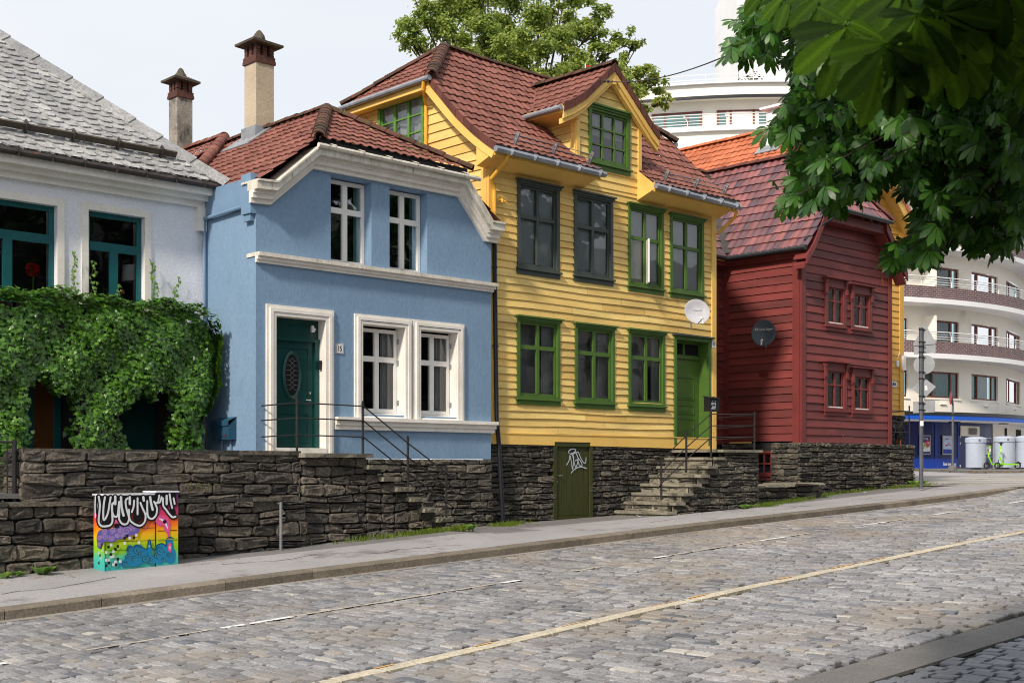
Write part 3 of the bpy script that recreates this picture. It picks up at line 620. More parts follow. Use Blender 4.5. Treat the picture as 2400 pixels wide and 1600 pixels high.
for k in range(5):    # the kerb turning into the side street
    t0, t1 = radians(18*k), radians(18*(k+1)); c = (32.8, 18.2)
    V = []
    for t in (t0+.01, t1-.01):
        for r in (3.0, 2.76):
            for z in (-.2, .005): V.append((c[0]+r*sin(t), c[1]-r*cos(t), zk(c[0]+r*sin(t))+z-.01*k))
    kb.add(V, [(0, 1, 5, 4), (2, 3, 7, 6), (1, 3, 7, 5), (0, 1, 3, 2), (4, 5, 7, 6)])
struct(kb.build('kerb', 'kerb_stone'))
ss = MB()
for a, b in zip(np.arange(35, 120, 3.), np.arange(38, 123, 3.)):
    for y0, y1 in ((15.2, 25), (25, 45), (45, 90)): ss.add([(a, y0, zk(a)-.006), (b, y0, zk(b)-.006), (b, y1, zk(b)-.006), (a, y1, zk(a)-.006)], [(0, 1, 2, 3)])
struct(ss.build('side_street', 'asphalt'))
zc = MB()
for k, D in enumerate((36.5, 39, 42, 45.5, 49.5)):
    for (L0, L1) in ((10.6+.35*k, 22),):
        P = [LD(L0, D), LD(L1, D-1.0), LD(L1, D-.2), LD(L0, D+.75)]
        zc.add([(p[0], p[1], zk(p[0])+.0) for p in P], [(0, 1, 2, 3)])
struct(zc.build('crosswalk', 'paint_worn', norm=False))

# ============================================================ RETAINING WALL, STAIR OF THE BLUE HOUSE
LED = -.5
tw = thing('garden_wall', 'dark dry stone garden wall with a ledge, behind the painted cabinet', 'stone wall', (9, 17.6, -1.4))
mb = MB(); stones(mb, FR(17.52), 2.5, 12.0, lambda a: zw(a)-.02, lambda a: LED-.05, ch=(.14, .26), wl=(.2, .56), dep=.09, seed=3)
mb.build('lower_wall', ['stone_wall', 'mortar'], tw)
mb = MB(); stones(mb, FR(17.66), 7.36, 12.0, LED, .235, ch=(.12, .19), wl=(.22, .56), dep=.05, gap=.007, seed=5)
stones(mb, SD(7.38), 17.66, 18.3, LED, .235, ch=(.14, .2), wl=(.3, .5), dep=.03, seed=6)
mb.build('upper_wall', ['stone_wall', 'mortar'], tw)
mb = MB()
a = 2.5
while a < 11.4:
    b = min(a+U(.7, 1.5), 11.5); z = LED+U(-.01, .012); mb.cube(a+.006, b-.006, 17.44+U(-.02, .01), 17.68, z-.055, z); a = b
mb.build('ledge', 'stone_wall', tw)
mb = MB(); a = 7.36
while a < 11.9:
    b = min(a+U(.5, 1.2), 12.0); mb.cube(a+.005, b-.005, 17.62, 18.1, .18, .243+U(0, .01)); a = b
mb.build('coping', 'stone_wall', tw)
gt = MB()
gm = FR(17.515)
for pts in ([(11.0, -.33), (10.95, -.38), (11.02, -.42), (10.94, -.46)], [(11.08, -.46), (11.13, -.34), (11.18, -.45)], [(11.23, -.34), (11.27, -.45), (11.31, -.35), (11.34, -.46)], [(11.4, -.36), (11.5, -.38)]):
    gt.ribbon(lambda a, z, d: (a-1.05, 17.62-d, z+.09), pts, .011, .05)
gt.build('graffiti_scribble', 'graffiti_yellow', tw)

# stair + landing
su = [863, 897.5, 929, 960.7, 992.4, 1024, 1049.7, 1081.4]; sv = [1062, 1089, 1117, 1140.7, 1164.5, 1189, 1212, 1236]
SX = [ax(u, 17.56) for u in su]; SZ = [az(u, v, 17.56) for u, v in zip(su, sv)]
st = thing('front_stairs', 'dark stone stair with overhanging slabs going down to the right from the teal door', 'stairs', (13.4, 18.1, -1.2))
def ztop_st(a):
    for x_, z_ in zip(SX, SZ):
        if a <= x_: return z_-.06
    return -9
mb = MB(); stones(mb, FR(17.64), 12.0, SX[-1], lambda a: zw(a)-.02, lambda a: ztop_st(a), ch=(.13, .2), wl=(.2, .48), dep=.075, seed=9, brk=SX)
mb.build('side_wall', ['stone_wall', 'mortar'], st)
for i, (x_, z_) in enumerate(zip(SX, SZ)):
    mb = MB(); x0 = 11.95 if i == 0 else SX[i-1]-.06
    n = 6; V = []
    for k in range(n+1):
        a = x0+(x_+.02-x0)*k/n; V += [(a, 17.46+U(-.012, .012), z_-.075), (a, 17.44+U(-.012, .012), z_-.004), (a, 18.8, z_), (a, 18.8, z_-.075)]
    mb.add(V, [(4*k+j, 4*k+(j+1) % 4, 4*k+4+(j+1) % 4, 4*k+4+j) for k in range(n) for j in range(4)]+[(0, 1, 2, 3), (4*n, 4*n+3, 4*n+2, 4*n+1)])
    if i > 0: mb.cube(x0+.05, x_-.03, 17.7, 18.8, z_-.25, z_-.061)
    mb.build('landing' if i == 0 else 'step', 'slab_stone', st)
rl = thing('stair_railing', 'thin black iron railing of the blue house, along the landing and down the stair', 'railing', (13, 17.7, .2))
RP = [(11.98, 17.72, .2, 1.13), (13.33, 17.72, .2, 1.08), (ax(956, 17.72), 17.72, -.36, .5), (ax(1045.8, 17.72), 17.72, -.95, -.02)]
for (x_, y_, z0, z1) in RP:
    mb = MB(); mb.tube([(x_, y_, z0-.02), (x_+.0, y_, z1-.02)], .022, 8); mb.lathe((x_, y_, z1-.02), [(.022, 0), (.03, .015), (.012, .03), (.022, .05), (.0, .07)], 8)
    mb.build('post', 'iron', rl)
for k, h in enumerate((1.03, .78, .5)):
    d = 1.03-h
    mb = MB(); P = [(11.98, 18.78, h), (11.98, 17.7, h+.015), (13.33, 17.7, h), (ax(956, 17.7), 17.7, .41-d), (ax(1045.8, 17.7), 17.7, -.12-d), (ax(1059, 17.7)+.1, 17.7, -.25-d)]
    mb.tube([(P[0])] + P[1:], .0125, 6)
    mb.build('rail', 'iron', rl)

# ============================================================ WHITE HOUSE (left)
wh = thing('white_house', 'pale grey plastered house at the left edge with a slate roof and teal windows', 'house', (8, 20.5, 0))
WY = 20.5; m = FR(WY)
wwin = [(ax(-92, WY-.0), ax(133, WY), az(0, 700, WY)-.05, az(0, 464, WY)), (ax(206, WY), ax(338, WY), az(206, 735, WY), az(206, 491, WY))]
lowo = [(8.15, 9.25, -.1, 1.55), (9.95, 11.1, -.1, 2.0)]
flat_wall(m, 0, 12.1, -.4, 4.95, holes=[(a, b, c, d) for a, b, c, d in wwin]+lowo, thick=.22).build('wall', 'grey_plaster', wh)
for i, (a, b, c, d) in enumerate(wwin):
    w_ = window(wh, m, a, b, c, d, 'teal_paint', cols=2, rows=(.33,), casing=.001, sash=.085, mull=.15, rec=.1, topsingle=True, cap=False, sill=False, backd=.9, jamb='inner_jamb')
    t = MB(); wd = .12
    t.box(m, a-wd, a, c-.1, d+wd, 0, .03); t.box(m, b, b+wd, c-.1, d+wd, 0, .03); t.box(m, a, b, d, d+wd, 0, .03)
    t.build('trim', 'white_trim', w_)
# lower window with wooden blinds, and the teal door in the shade of the ivy
w_ = window(wh, m, lowo[0][0], lowo[0][1], lowo[0][2], lowo[0][3], 'teal_paint', cols=2, rows=(), casing=.001, sash=.12, mull=.16, rec=.08, cap=False, sill=False, blind=(0, 'blind_wood'), jamb=None)
dd = MB(); dd.box(m, 9.95, 11.1, -.1, 2.0, -.22, -.12); dd.box(m, 10.15, 10.9, 0, .8, -.12, -.1); dd.box(m, 10.15, 10.9, .95, 1.85, -.12, -.1)
dd.build('door', 'door_teal', wh)
jb = MB(); jb.box(m, 11.1, 11.2, -.1, 2.05, -.1, .03); jb.box(m, 9.25, 9.36, -.1, 1.6, -.1, .03); jb.build('jamb', 'white_trim', wh)
# eaves: stepped cornice, gutter, slate roof
ev = MB(); m2 = FR(WY)
ev.box(m2, 0, 11.86, 4.62, 4.72, 0, .10); ev.box(m2, 0, 11.88, 4.72, 4.80, 0, .22); ev.box(m2, 0, 11.9, 4.80, 4.96, 0, .36); ev.build('cornice', 'white_trim', wh)
ev = MB(); ev.tube([(0, 20.06, 4.985), (12.06, 20.06, 4.955)], .055, 10)
for a in np.arange(7.2, 12, .55): ev.tube([(a, 20.0, 4.9), (a, 19.995, 5.0), (a, 20.1, 5.05)], .012, 5)
ev.build('gutter', 'rust_gutter', wh)
s43 = radians(43); EA = (12.02, 20.08, 5.0)
mR = frame3((0, EA[1], EA[2]), (1, 0, 0), (0, cos(s43), sin(s43)))
bl = 6.2/cos(s43)
rf = slates(mR, [(0, 0), (12.02, 0), (12.02-6.2, bl), (0, bl)])
ro = rf.build('roof', 'slate', wh)
mS = frame3((EA[0], 0, EA[2]), (0, 1, 0), (-cos(s43), 0, sin(s43)))
slates(mS, [(20.08, 0), (33, 0), (33, bl), (26.28, bl)]).build('hip_slope', 'slate', ro)
hp = MB(); p0, p1 = Vector(EA)+Vector((.05, -.05, .02)), Vector((12.02-6.2, 26.28, 5+6.2*math.tan(s43)))+Vector((0, 0, .02))
t = (p1-p0); Ln = t.length; t.normalize(); e1 = t.cross(Vector((0, 0, 1))).normalized(); e2 = e1.cross(t)
k = 0.
while k < Ln:
    ln = U(.55, .75); q0, q1 = p0+t*k, p0+t*min(Ln, k+ln+.06); V = []
    for q, h in ((q0, .06), (q1, .03)): V += [q+e1*.17-e2*.10+e2*h, q+e2*(h+.05), q-e1*.17-e2*.10+e2*h, q-e1*.17-e2*.13+e2*h, q+e1*.17-e2*.13+e2*h]
    hp.add(V, [(i, (i+1) % 5, (i+1) % 5+5, i+5) for i in range(5)]+[(0, 1, 2, 3, 4), (9, 8, 7, 6, 5)]); k += ln
hp.build('hip_cap', 'slate', ro)
sg = MB(); b0 = .52
sg.box(mR, 2, 11.25, b0, b0+.045, .09, .20); sg.build('snow_board', 'lath', ro)
sg = MB()
for a in (8.55, 9.35, 10.15, 10.95, 7.75): sg.box(mR, a, a+.03, b0-.04, b0+.09, .02, .24)
sg.build('snow_bracket', 'rust_gutter', ro)
# side wall of the white house meeting the blue one, small quoin
q = MB(); q.cube(11.7, 11.86, 20.38, 20.5, 4.2, 4.62); q.build('corner_block', 'white_trim', wh)
tf = MB(); tf.cube(2.5, 11.86, 17.7, WY+.3, -.45, -.38); struct(tf.build('terrace_floor', 'concrete'))

# ============================================================ BLUE HOUSE
bh = thing('blue_house', 'blue plastered house number 15 with white mouldings and a teal door', 'house', (14.6, 18.8, .1))
BY = 18.8; m = FR(BY); X0, X1 = 11.88, 17.32
b_up = [(13.43, 14.34, 3.64, 5.2), (14.76, 15.67, 3.64, 5.2)]
b_lo = [(14.11, 15.11, .95, 2.6), (15.476, 16.42, .95, 2.6)]
b_door = (12.25, 13.3, .22, 2.6)
pl_ = [(11.88, 4.75, -.9, 1.15), (17.32, 4.75, .9, .95)]
flat_wall(m, X0, X1, .14, 5.5, holes=b_up+b_lo+[b_door], planes=[(12.0, 4.72, -.66, .88), (17.25, 4.72, .82, .72)], thick=.27).build('wall', 'blue_plaster', bh)
ms = SD(X0)
sw = MB(); sw.box(ms, BY+.004, 24, -.4, 4.47, -.02, 0); sw.build('side_wall', 'blue_plaster', bh)
sp = MB(); sp.box(ms, BY+.12, 24, 4.47, 4.93, -.1, .05); sp.box(ms, BY-.006, BY+.3, 4.30, 4.98, -.01, .11); sp.box(ms, BY+.05, BY+.26, 4.18, 4.31, 0, .08); sp.build('parapet', 'blue_paint', bh)
sp = MB(); sp.tube([(X0-.07, BY+.3, 4.45), (X0-.07, 20.42, 4.42)], .035, 8); sp.tube([(X0-.06, 20.40, 4.42), (X0-.06, 20.40, 2.5), (X0-.06, 20.4, .2)], .032, 8); sp.build('side_gutter', 'blue_paint', bh)
# gable cornice
cp = [(11.74, 4.60), (12.14, 4.62), (13.02, 5.38), (16.43, 5.38), (17.12, 4.6), (17.46, 4.6)]
cm = MB(); cm.band(m, cp, -.14, -.06, 0, .07); cm.band(m, cp, -.06, .02, 0, .13); cm.band(m, cp, .02, .07, 0, .17); cm.build('cornice', 'white_trim', bh)
cm = MB(); cm.band(m, cp, .07, .20, -.05, .27); cm.band(m, cp, .2, .235, -.25, .3); cm.build('cornice_cap', 'white_weathered', bh)
sc_ = MB(); s_ = [(11.86, 0), (17.4, 0)]
sc_.box(m, 11.86, 17.36, 3.47, 3.52, 0, .05); sc_.box(m, 11.86, 17.38, 3.52, 3.575, 0, .09); sc_.build('string_course', 'white_trim', bh)
sc_ = MB(); sc_.box(m, 11.86, 17.40, 3.575, 3.64, -.27, .14); sc_.build('string_course_top', 'white_weathered', bh)
sb = MB(); sb.box(m, 13.5, 17.38, .66, .74, 0, .05); sb.box(m, 13.5, 17.4, .74, .82, 0, .08); sb.box(m, 13.5, 17.42, .82, .885, 0, .13); sb.build('sill_band', 'white_trim', bh)
for a, b, c, d in b_up:
    window(bh, m, a+.01, b-.01, c+.02, d-.02, 'white_sash', cols=2, rows=(.36,), casing=.001, sash=.065, mull=.10, rec=.2, cap=False, sill=False, backd=.75, curtain=([(.86, 1)], 'curtain_teal'))
for a, b, c, d in b_lo:
    w_ = window(bh, m, a+.02, b-.02, c+.04, d-.05, 'white_sash', cols=2, rows=(.36,), casing=.001, sash=.065, mull=.10, rec=.2, cap=False, sill=False, backd=.8, curtain=([(.72, .98)], 'curtain'))
    t = MB()
    for (q, dz) in ((.17, .03), (.115, .06), (.05, .045)):
        t.box(m, a-q, a-q+.055, .885, d+q, 0, dz); t.box(m, b+q-.055, b+q, .885, d+q, 0, dz); t.box(m, a-q+.055, b+q-.055, d+q-.055, d+q, 0, dz)
    t.box(m, a-.003, a+.0, .9, d, -.26, .001); t.box(m, b, b+.003, .9, d, -.26, .001)
    t.build('trim', 'white_trim', w_)
    t = MB(); V = [m(a, .885, .1), m(b, .885, .1), m(b, 1.0, -.25), m(a, 1.0, -.25)]; t.add(V, [(0, 1, 2, 3)]); t.box(m, a+.001, a+.006, .9, d-.001, -.26, -.002); t.box(m, b-.006, b-.001, .9, d-.001, -.26, -.002); t.box(m, a+.006, b-.006, d-.006, d-.001, -.26, -.002); t.build('reveal', 'white_trim', w_)
    t = MB()
    for z in (1.15, 1.9, 2.3): t.box(m, b-.025, b-.008, z, z+.09, -.2, -.15)
    t.build('hinge', 'steel', w_)
a, b, c, d = b_door
dr = MB(); dr.box(m, a, b, c+.1, 2.2, -.26, -.2); dr.box(m, b-.1, b, c+.1, 2.2, -.2, -.15)
def pframe(mb, x0, x1, z0, z1, w, d0, d1): mb.box(m, x0, x1, z0, z0+w, d0, d1); mb.box(m, x0, x1, z1-w, z1, d0, d1); mb.box(m, x0, x0+w, z0+w, z1-w, d0, d1-.001); mb.box(m, x1-w, x1, z0+w, z1-w, d0, d1-.001)
pframe(dr, a+.12, b-.2, 1.08, 2.1, .03, -.2, -.185); pframe(dr, a+.12, b-.2, .42, .95, .03, -.2, -.185)
do = dr.build('door', 'door_teal', bh)
dr = MB(); dr.box(m, a, b, 2.2, 2.6, -.26, -.19); dr.box(m, a, b, 2.2, 2.26, -.19, -.14); dr.build('transom', 'door_teal', do)
ov = MB(); cxd, czd = a+.12+(b-.2-a-.12)/2, 1.6; n = 28
V = []
for rr, dd_ in ((1.0, -.184), (.82, -.16), (.68, -.184)): V += [m(cxd+.20*rr*cos(2*pi*k/n), czd+.43*rr**.45*sin(2*pi*k/n), dd_) for k in range(n)]
ov.add(V, [(r_*n+k, r_*n+(k+1) % n, (r_+1)*n+(k+1) % n, (r_+1)*n+k) for r_ in (0, 1) for k in range(n)]); ov.build('oval_frame', 'door_teal', do)
ov = MB(); ov.disc(m, cxd, czd, .135, .36, -.183, 0, 24); ov.build('oval_pane', 'ink', do)
ov = MB()
for k in range(-3, 4):
    zz_ = czd+k*.085; hw = .12*sqrt(max(0, 1-(k*.085/.36)**2))
    ov.ribbon(m, [(cxd-hw, zz_+.0), (cxd-.045, zz_), (cxd, zz_+.05), (cxd+.045, zz_), (cxd+hw, zz_)], .006, -.181+k*1e-4, sub=1, caps=False)
    if k > -3: ov.ribbon(m, [(cxd-.045, zz_), (cxd, zz_-.05), (cxd+.045, zz_)], .006, -.1795+k*1e-4, sub=1, caps=False)
ov.build('leading', 'lead', do)
hd = MB(); hd.tube([m(b-.2, 1.17, -.2), m(b-.2, 1.17, -.15), m(b-.3, 1.175, -.15)], .011, 8); hd.lathe(m(b-.2, 1.17, -.2), [(.028, 0), (.028, .012), (0, .012)], 12, axis=Vector((0, -1, 0))); hd.lathe(m(b-.2, 1.3, -.2), [(.028, 0), (.024, .02), (0, .022)], 12, axis=Vector((0, -1, 0))); hd.build('handle', 'chrome', do)
tr = MB()
for (q, dz) in ((.18, .035), (.12, .065), (.055, .05)):
    tr.box(m, a-q, a-q+.062, .22, d+q, 0, dz); tr.box(m, b+q-.062, b+q, .22, d+q, 0, dz); tr.box(m, a-q+.062, b+q-.062, d+q-.062, d+q, 0, dz)
tr.box(m, a+.001, a+.006, .22, d-.001, -.19, -.001); tr.box(m, b-.006, b-.001, .22, d-.001, -.19, -.001); tr.box(m, a+.006, b-.006, d-.006, d-.001, -.19, -.001); tr.build('door_trim', 'white_trim', bh)
tr = MB(); tr.box(m, a, b, .2, .32, -.26, .06); tr.build('threshold', 'white_trim', bh)
sn = tag(MB().box(m, b-.17, b-.13, 2.38, 2.5, -.19, -.14).prism(m, [(b-.13, 2.47), (b-.08, 2.44), (b-.12, 2.38)], -.18, -.15).build('sensor_lamp', 'plate_white'), 'small white sensor above the teal door', 'sensor')
bell = tag(MB().box(m, b-.05, b-.006, 1.72, 1.88, -.12, -.07).box(m, b-.045, b-.012, 1.82, 1.86, -.07, -.062).build('doorbell', 'iron'), 'small dark keypad on the white jamb beside the teal door', 'doorbell')
nb = thing('house_number_plate', 'white enamel plate with the number 15 beside the teal door', 'house number', (13.6, 18.78, 2.1))
MB().box(m, 13.53, 13.70, 2.02, 2.2, .004, .016).build('plate', 'plate_white', nb)
t = MB(); 
for q in ((13.54, 13.69, 2.03, 2.034), (13.54, 13.69, 2.186, 2.19), (13.54, 13.544, 2.034, 2.186), (13.686, 13.69, 2.034, 2.186)): t.box(m, *q, .016, .018)
t.build('border', 'ink', nb)
text('digits', '15', .135, lambda x, y, z: m(13.615+x, 2.105+y, .018+z), 'ink', nb, bold=True, sx=.72)
# foundation
mb = MB(); stones(mb, FR(BY+.02), SX[2], 17.36, lambda a: min(-1.22, zw(a))-.04, .135, ch=(.1, .17), wl=(.2, .45), dep=.055, seed=21)
mb.build('foundation', ['stone_grey', 'mortar'], bh)
# roof: hipped front, side slopes, ridge
RXb, RZb, PY = 14.62, 6.95, 20.6
for side, xe, nm in ((-1, 11.86, 'roof'), (1, 17.4, 'roof_slope')):
    ze = 4.86; run = abs(RXb-xe); sl = Vector((RXb-xe, 0, RZb-ze)); Ls = sl.length
    mm = frame3((xe, 0, ze), (0, 1, 0), sl)
    xh = 13.0 if side < 0 else 16.43; bh_ = Ls*abs(xh-xe)/run
    poly = [(18.62, 0), (25.4, 0), (25.4, Ls), (PY, Ls), (18.62, bh_)]
    if side < 0: pass
    o = tiles(mm, poly if side < 0 else poly, .21, .31).build(nm, 'tile_brown', bh if side < 0 else ro_b, rnd=True)
    if side < 0: ro_b = o
hy0, hz0 = 18.52, 4.86+(13.0-11.86)/(RXb-11.86)*(RZb-4.86); hv = Vector((0, PY-hy0, RZb-hz0)); Lh = hv.length
tiles(frame3((0, hy0, hz0), (1, 0, 0), hv), [(12.98, 0), (16.5, 0), (RXb, Lh)], .2, .3).build('hip_slope', 'tile_brown', ro_b, rnd=True)
rg = MB(); pk = (RXb, PY, RZb+.03); ridge(rg, (12.95, 18.5, hz0+.02), pk, .12, .27); ridge(rg, (16.52, 18.5, hz0+.02), pk, .11, .3); ridge(rg, pk, (RXb, 24.6, RZb+.03), .10, .33); rg.build('ridge_tiles', 'tile_moss', ro_b)
fs = MB(); fs.box(FR(18.56), 13.05, 16.5, 5.58, hz0+.04, -.05, -.02)
fs.build('fascia', 'dark_gutter', ro_b)
hk = MB()
for k in range(6): a = 13.25+k*.62; hk.tube([(a, 18.62, hz0-.02), (a+.03, 18.40, hz0-.1), (a+.06, 18.47, 5.6)], .009, 5)
hk.tube([(12.95, 18.49, 5.60), (16.75, 18.49, 5.585)], .045, 8)
hk.build('front_gutter', 'white_weathered', ro_b)
# rear wing roof, higher ridge
zb2 = 7.1; mm = frame3((11.7, 0, 4.88), (0, 1, 0), (RXb-11.7, 0, zb2-4.88)); L2 = math.hypot(RXb-11.7, zb2-4.88)
dk = MB(); V = [(x_, y_, z_) for (y_, dz) in ((20.75, 0), (24.5, 0), (24.5, .15), (33, .15)) for x_, z_ in ((11.95, 4.84+dz), (RXb, 6.84+dz), (17.3, 4.84+dz))]
dk.add(V, [(0, 1, 2), (0, 3, 4, 1), (1, 4, 5, 2), (6, 7, 8), (6, 9, 10, 7), (7, 10, 11, 8), (9, 10, 11)])
dk.add([(13.3, 23.05, 6.0), (RXb, 24.45, zb2-.08), (15.95, 23.05, 6.0), (13.3, 23.05, 5.7), (15.95, 23.05, 5.7), (RXb, 24.45, 6.5)], [(0, 1, 2), (0, 2, 4, 3), (0, 3, 5, 1), (2, 1, 5, 4)]); dk.build('roof_deck', 'tile_verge', ro_b)
tiles(mm, [(23.4, 0), (33, 0), (33, L2), (24.4, L2)], .21, .31).build('rear_slope', 'tile_brown', ro_b, rnd=True)
hv = Vector((0, 1.5, 1.1)); tiles(frame3((0, 22.9, zb2-1.1), (1, 0, 0), hv), [(13.2, 0), (16, 0), (RXb, hv.length)], .21, .31).build('rear_hip', 'tile_brown', ro_b, rnd=True)
rg = MB(); ridge(rg, (RXb, 24.4, zb2+.03), (RXb, 33, zb2+.03), .11); ridge(rg, (13.2, 22.9, zb2-1.05), (RXb, 24.4, zb2+.03), .11); rg.build('rear_ridge_tiles', 'tile_brown', ro_b, rnd=True)
def chimney(parent, x0, x1, y0, y1, z0, z1, matn, name='chimney', k=1.0, dirty=None):
    c = MB(); n = 6
    c.cube(x0, x1, y0, y1, z0, z1); o = c.build(name, matn, parent)
    b = MB(); bw = .1*k; e = .03
    b.cube(x0-e, x1+e, y0-e, y1+e, z1, z1+.07*k); b.cube(x0-e+.01, x1+e-.01, y0-e+.01, y1+e-.01, z1+.07*k, z1+.15*k)
    zt = z1+.15*k; hh = .25*k
    for (cx, cy) in ((x0, y0), (x1-bw, y0), (x0, y1-bw), (x1-bw, y1-bw), ((x0+x1-bw)/2, y0), ((x0+x1-bw)/2, y1-bw), (x0, (y0+y1-bw)/2), (x1-bw, (y0+y1-bw)/2)):
        for i in range(4): j = U(-.006, .006); b.cube(cx+j, cx+bw+j, cy+j, cy+bw+j, zt+hh*i/4, zt+hh*(i+1)/4-.006)
    b.build('brick_head', 'brick_red', o)
    s = MB(); cx, cy = (x0+x1)/2, (y0+y1)/2; r = (x1-x0)*.84; V = []
    for zz_, rr in ((zt+hh, r), (zt+hh+.045, r*1.02), (zt+hh+.13, .12)):
        V += [(cx+sx_*rr, cy+sy_*rr, zz_-(.03 if sx_ > 0 and rr > .2 else 0)) for sx_, sy_ in ((-1, -1), (1, -1), (1, 1), (-1, 1))]
    s.add(V, [(0, 1, 2, 3), (8, 9, 10, 11)]+[(r_*4+i, r_*4+(i+1) % 4, r_*4+4+(i+1) % 4, r_*4+4+i) for r_ in (0, 1) for i in range(4)])
    V = []
    for zz_, rr in ((0, .17), (.07, .15), (.15, .1), (.24, .05), (.27, .0)):
        V += [(cx+rr*k*cos(2*pi*i/7)+U(-.012, .012), cy+rr*k*sin(2*pi*i/7)+U(-.012, .012), zt+hh+.08+zz_*k) for i in range(7)]
    s.add(V, [(r_*7+i, r_*7+(i+1) % 7, r_*7+7+(i+1) % 7, r_*7+7+i) for r_ in range(4) for i in range(7)])
    s.build('cap_stone', 'cap_slab', o); return o
chm = chimney(bh, 14.38, 14.81, 22.75, 23.2, 6.3, 8.34, 'chimney_render')
chm['label'] = 'tall beige rendered chimney with a brick head and stone cap'
fl = MB(); fl.cube(14.33, 14.86, 22.70, 23.25, 6.5, 7.02)
mmb = frame3((11.86, 0, 4.86), (0, 1, 0), (RXb-11.86, 0, RZb-4.86)); Lb = math.hypot(RXb-11.86, RZb-4.86)
fl.box(mmb, 22.45, 23.5, Lb*.78, Lb*1.0, .03, .055); fl.build('flashing', 'lead', chm)
ch1 = chimney(bh, 14.38, 14.76, 26.0, 26.38, 6.6, 8.3, 'chimney_dirty', k=.95)
ch1['label'] = 'shorter stained grey chimney behind the slate roof'
MB().cube(12.2, 17.0, 24, 33, -.4, 4.7).build('rear_wing', 'blue_plaster', bh)

# ============================================================ YELLOW HOUSE
yh = thing('yellow_house', 'yellow clapboard house number 13 with green windows and a red tiled roof', 'house', (21, 19, .4))
YY = 19.0; m = FR(YY); YX0, YX1 = 17.42, 24.8
def yw(u0, u1, v0, v1): return (ax(u0, YY), ax(u1, YY), az(u0, v1, YY)+.13, az(u0, v0, YY)-.04)
ups = [yw(1210, 1309, 417, 641), yw(1343, 1434, 444, 658), yw(1470, 1552.5, 473, 681.5), yw(1568.5, 1647, 497, 696)]
los = [yw(1209, 1310, 737, 947), yw(1345, 1438, 754, 955.6), yw(1470.5, 1556, 768, 962)]
ydo = (ax(1577, YY), ax(1662.5, YY), .50, az(1577, 783, YY)-.02)
yholes = [(a+.05, b-.05, c+.03, d-.05) for a, b, c, d in ups+los]+[(ydo[0]+.04, ydo[1]-.04, ydo[2], ydo[3]-.04)]
bo = boards(m, YX0, YX1, .68, 6.12, holes=yholes, pitch=.152, lip=.03, wob=.012)
ywall = bo.build('wall', 'yellow_paint', yh)
bb = MB(); bb.band(m, [(YX0-.02, .45), (19.3, .44)], 0, .24, 0, .04); bb.band(m, [(19.3, .44), (20.42, .44)], .075, .24, 0, .04); bb.band(m, [(20.42, .44), (24.82, .40)], 0, .26, 0, .04)
bb.band(m, [(YX0-.02, .66), (24.82, .66)], 0, .02, .03, .055); bb.build('base_board', 'yellow_trim', yh)
MB().box(m, 24.68, 24.84, .41, 6.1, 0, .06).build('corner_board', 'yellow_trim', yh); MB().box(m, YX0-.03, YX0+.1, .5, 6.1, 0, .06).build('corner_board', 'yellow_trim', yh)
rs = MB(); rs.box(lambda a, z, d: (24.8+d, a, z), 19, 25.4, .4, 6.1, 0, .03); rs.build('right_wall', 'yellow_paint', yh)
styles = ['dark_window_paint', 'dark_window_paint', 'green_paint', 'green_paint']
for i, (a, b, c, d) in enumerate(ups):
    ob = window(yh, m, a, b, c, d, styles[i], cols=2, rows=(.385,), casing=.085, sash=.045, mull=.075, rec=.0, blind=(0.0 if i != 2 else .1, 'blind'), backd=.5, back='room_grey')
    if i < 2: ob['label'] = 'upper window with dark grey-green frame'
    if i == 2:
        cs = MB(); mx_ = (a+b)/2+.02; cs.box(lambda q, z, dd: (mx_-q*.62+dd*.7, YY-.03-q*.72-dd*.6, z), 0, .34, c+.08, c+(d-c)*.58, -.018, .018); cs.build('open_casement', 'white_sash', ob)
for i, (a, b, c, d) in enumerate(los):
    window(yh, m, a, b, c, d, 'green_paint', cols=2, rows=(.34,), casing=.085, sash=.05, mull=.085, rec=.0, backd=.42, back='room_grey', curtain=([(.74, 1)] if i != 2 else [(.84, 1), (0, .12)], 'curtain'))
a, b, c, d = ydo
cs = MB(); cs.box(m, a, a+.09, c, d, -.3, .05); cs.box(m, b-.09, b, c, d, -.3, .05); cs.box(m, a+.09, b-.09, d-.09, d, -.3, .048); cs.box(m, a+.09, b-.09, c, c+.06, -.3, .03)
dcs = cs.build('door_casing', 'green_paint', yh)
MB().box(m, a-.05, b+.07, d, d+.035, 0, .13).build('cap', 'dark_window_paint', dcs)
zt = d-.5; x0, x1 = a+.09, b-.09
dr = MB(); dr.box(m, x0, x1, c+.06, zt, -.29, -.24)
for z0, z1 in ((.14, .64), (.74, .96), (1.08, 1.62)):
    pframe(dr, x0+.11, x1-.2, c+z0, c+z1, .025, -.24, -.225); dr.box(m, x0+.16, x1-.25, c+z0+.05, c+z1-.05, -.24, -.232)
dr.box(m, x0, x1, zt, zt+.06, -.29, -.19); yd = dr.build('door', 'green_paint', yh)
tl = MB(); tl.box(m, x0, x1, zt+.06, zt+.1, -.28, -.235); tl.box(m, x0, x1, d-.14, d-.09, -.28, -.235); tl.box(m, (x0+x1)/2-.03, (x0+x1)/2+.03, zt+.1, d-.14, -.28, -.22); tl.build('transom_light', 'green_paint', yh)
MB().box(m, x0, x1, zt+.1, d-.14, -.285, -.27).build('transom_pane', 'room_dark', yh)
hd = MB(); hd.tube([m(x0+.06, c+1.02, -.24), m(x0+.06, c+1.02, -.19), m(x0+.16, c+1.02, -.19)], .01, 8); hd.lathe(m(x0+.06, c+.9, -.24), [(.02, 0), (.02, .01), (0, .01)], 10, axis=Vector((0, -1, 0))); hd.build('handle', 'chrome', yd)
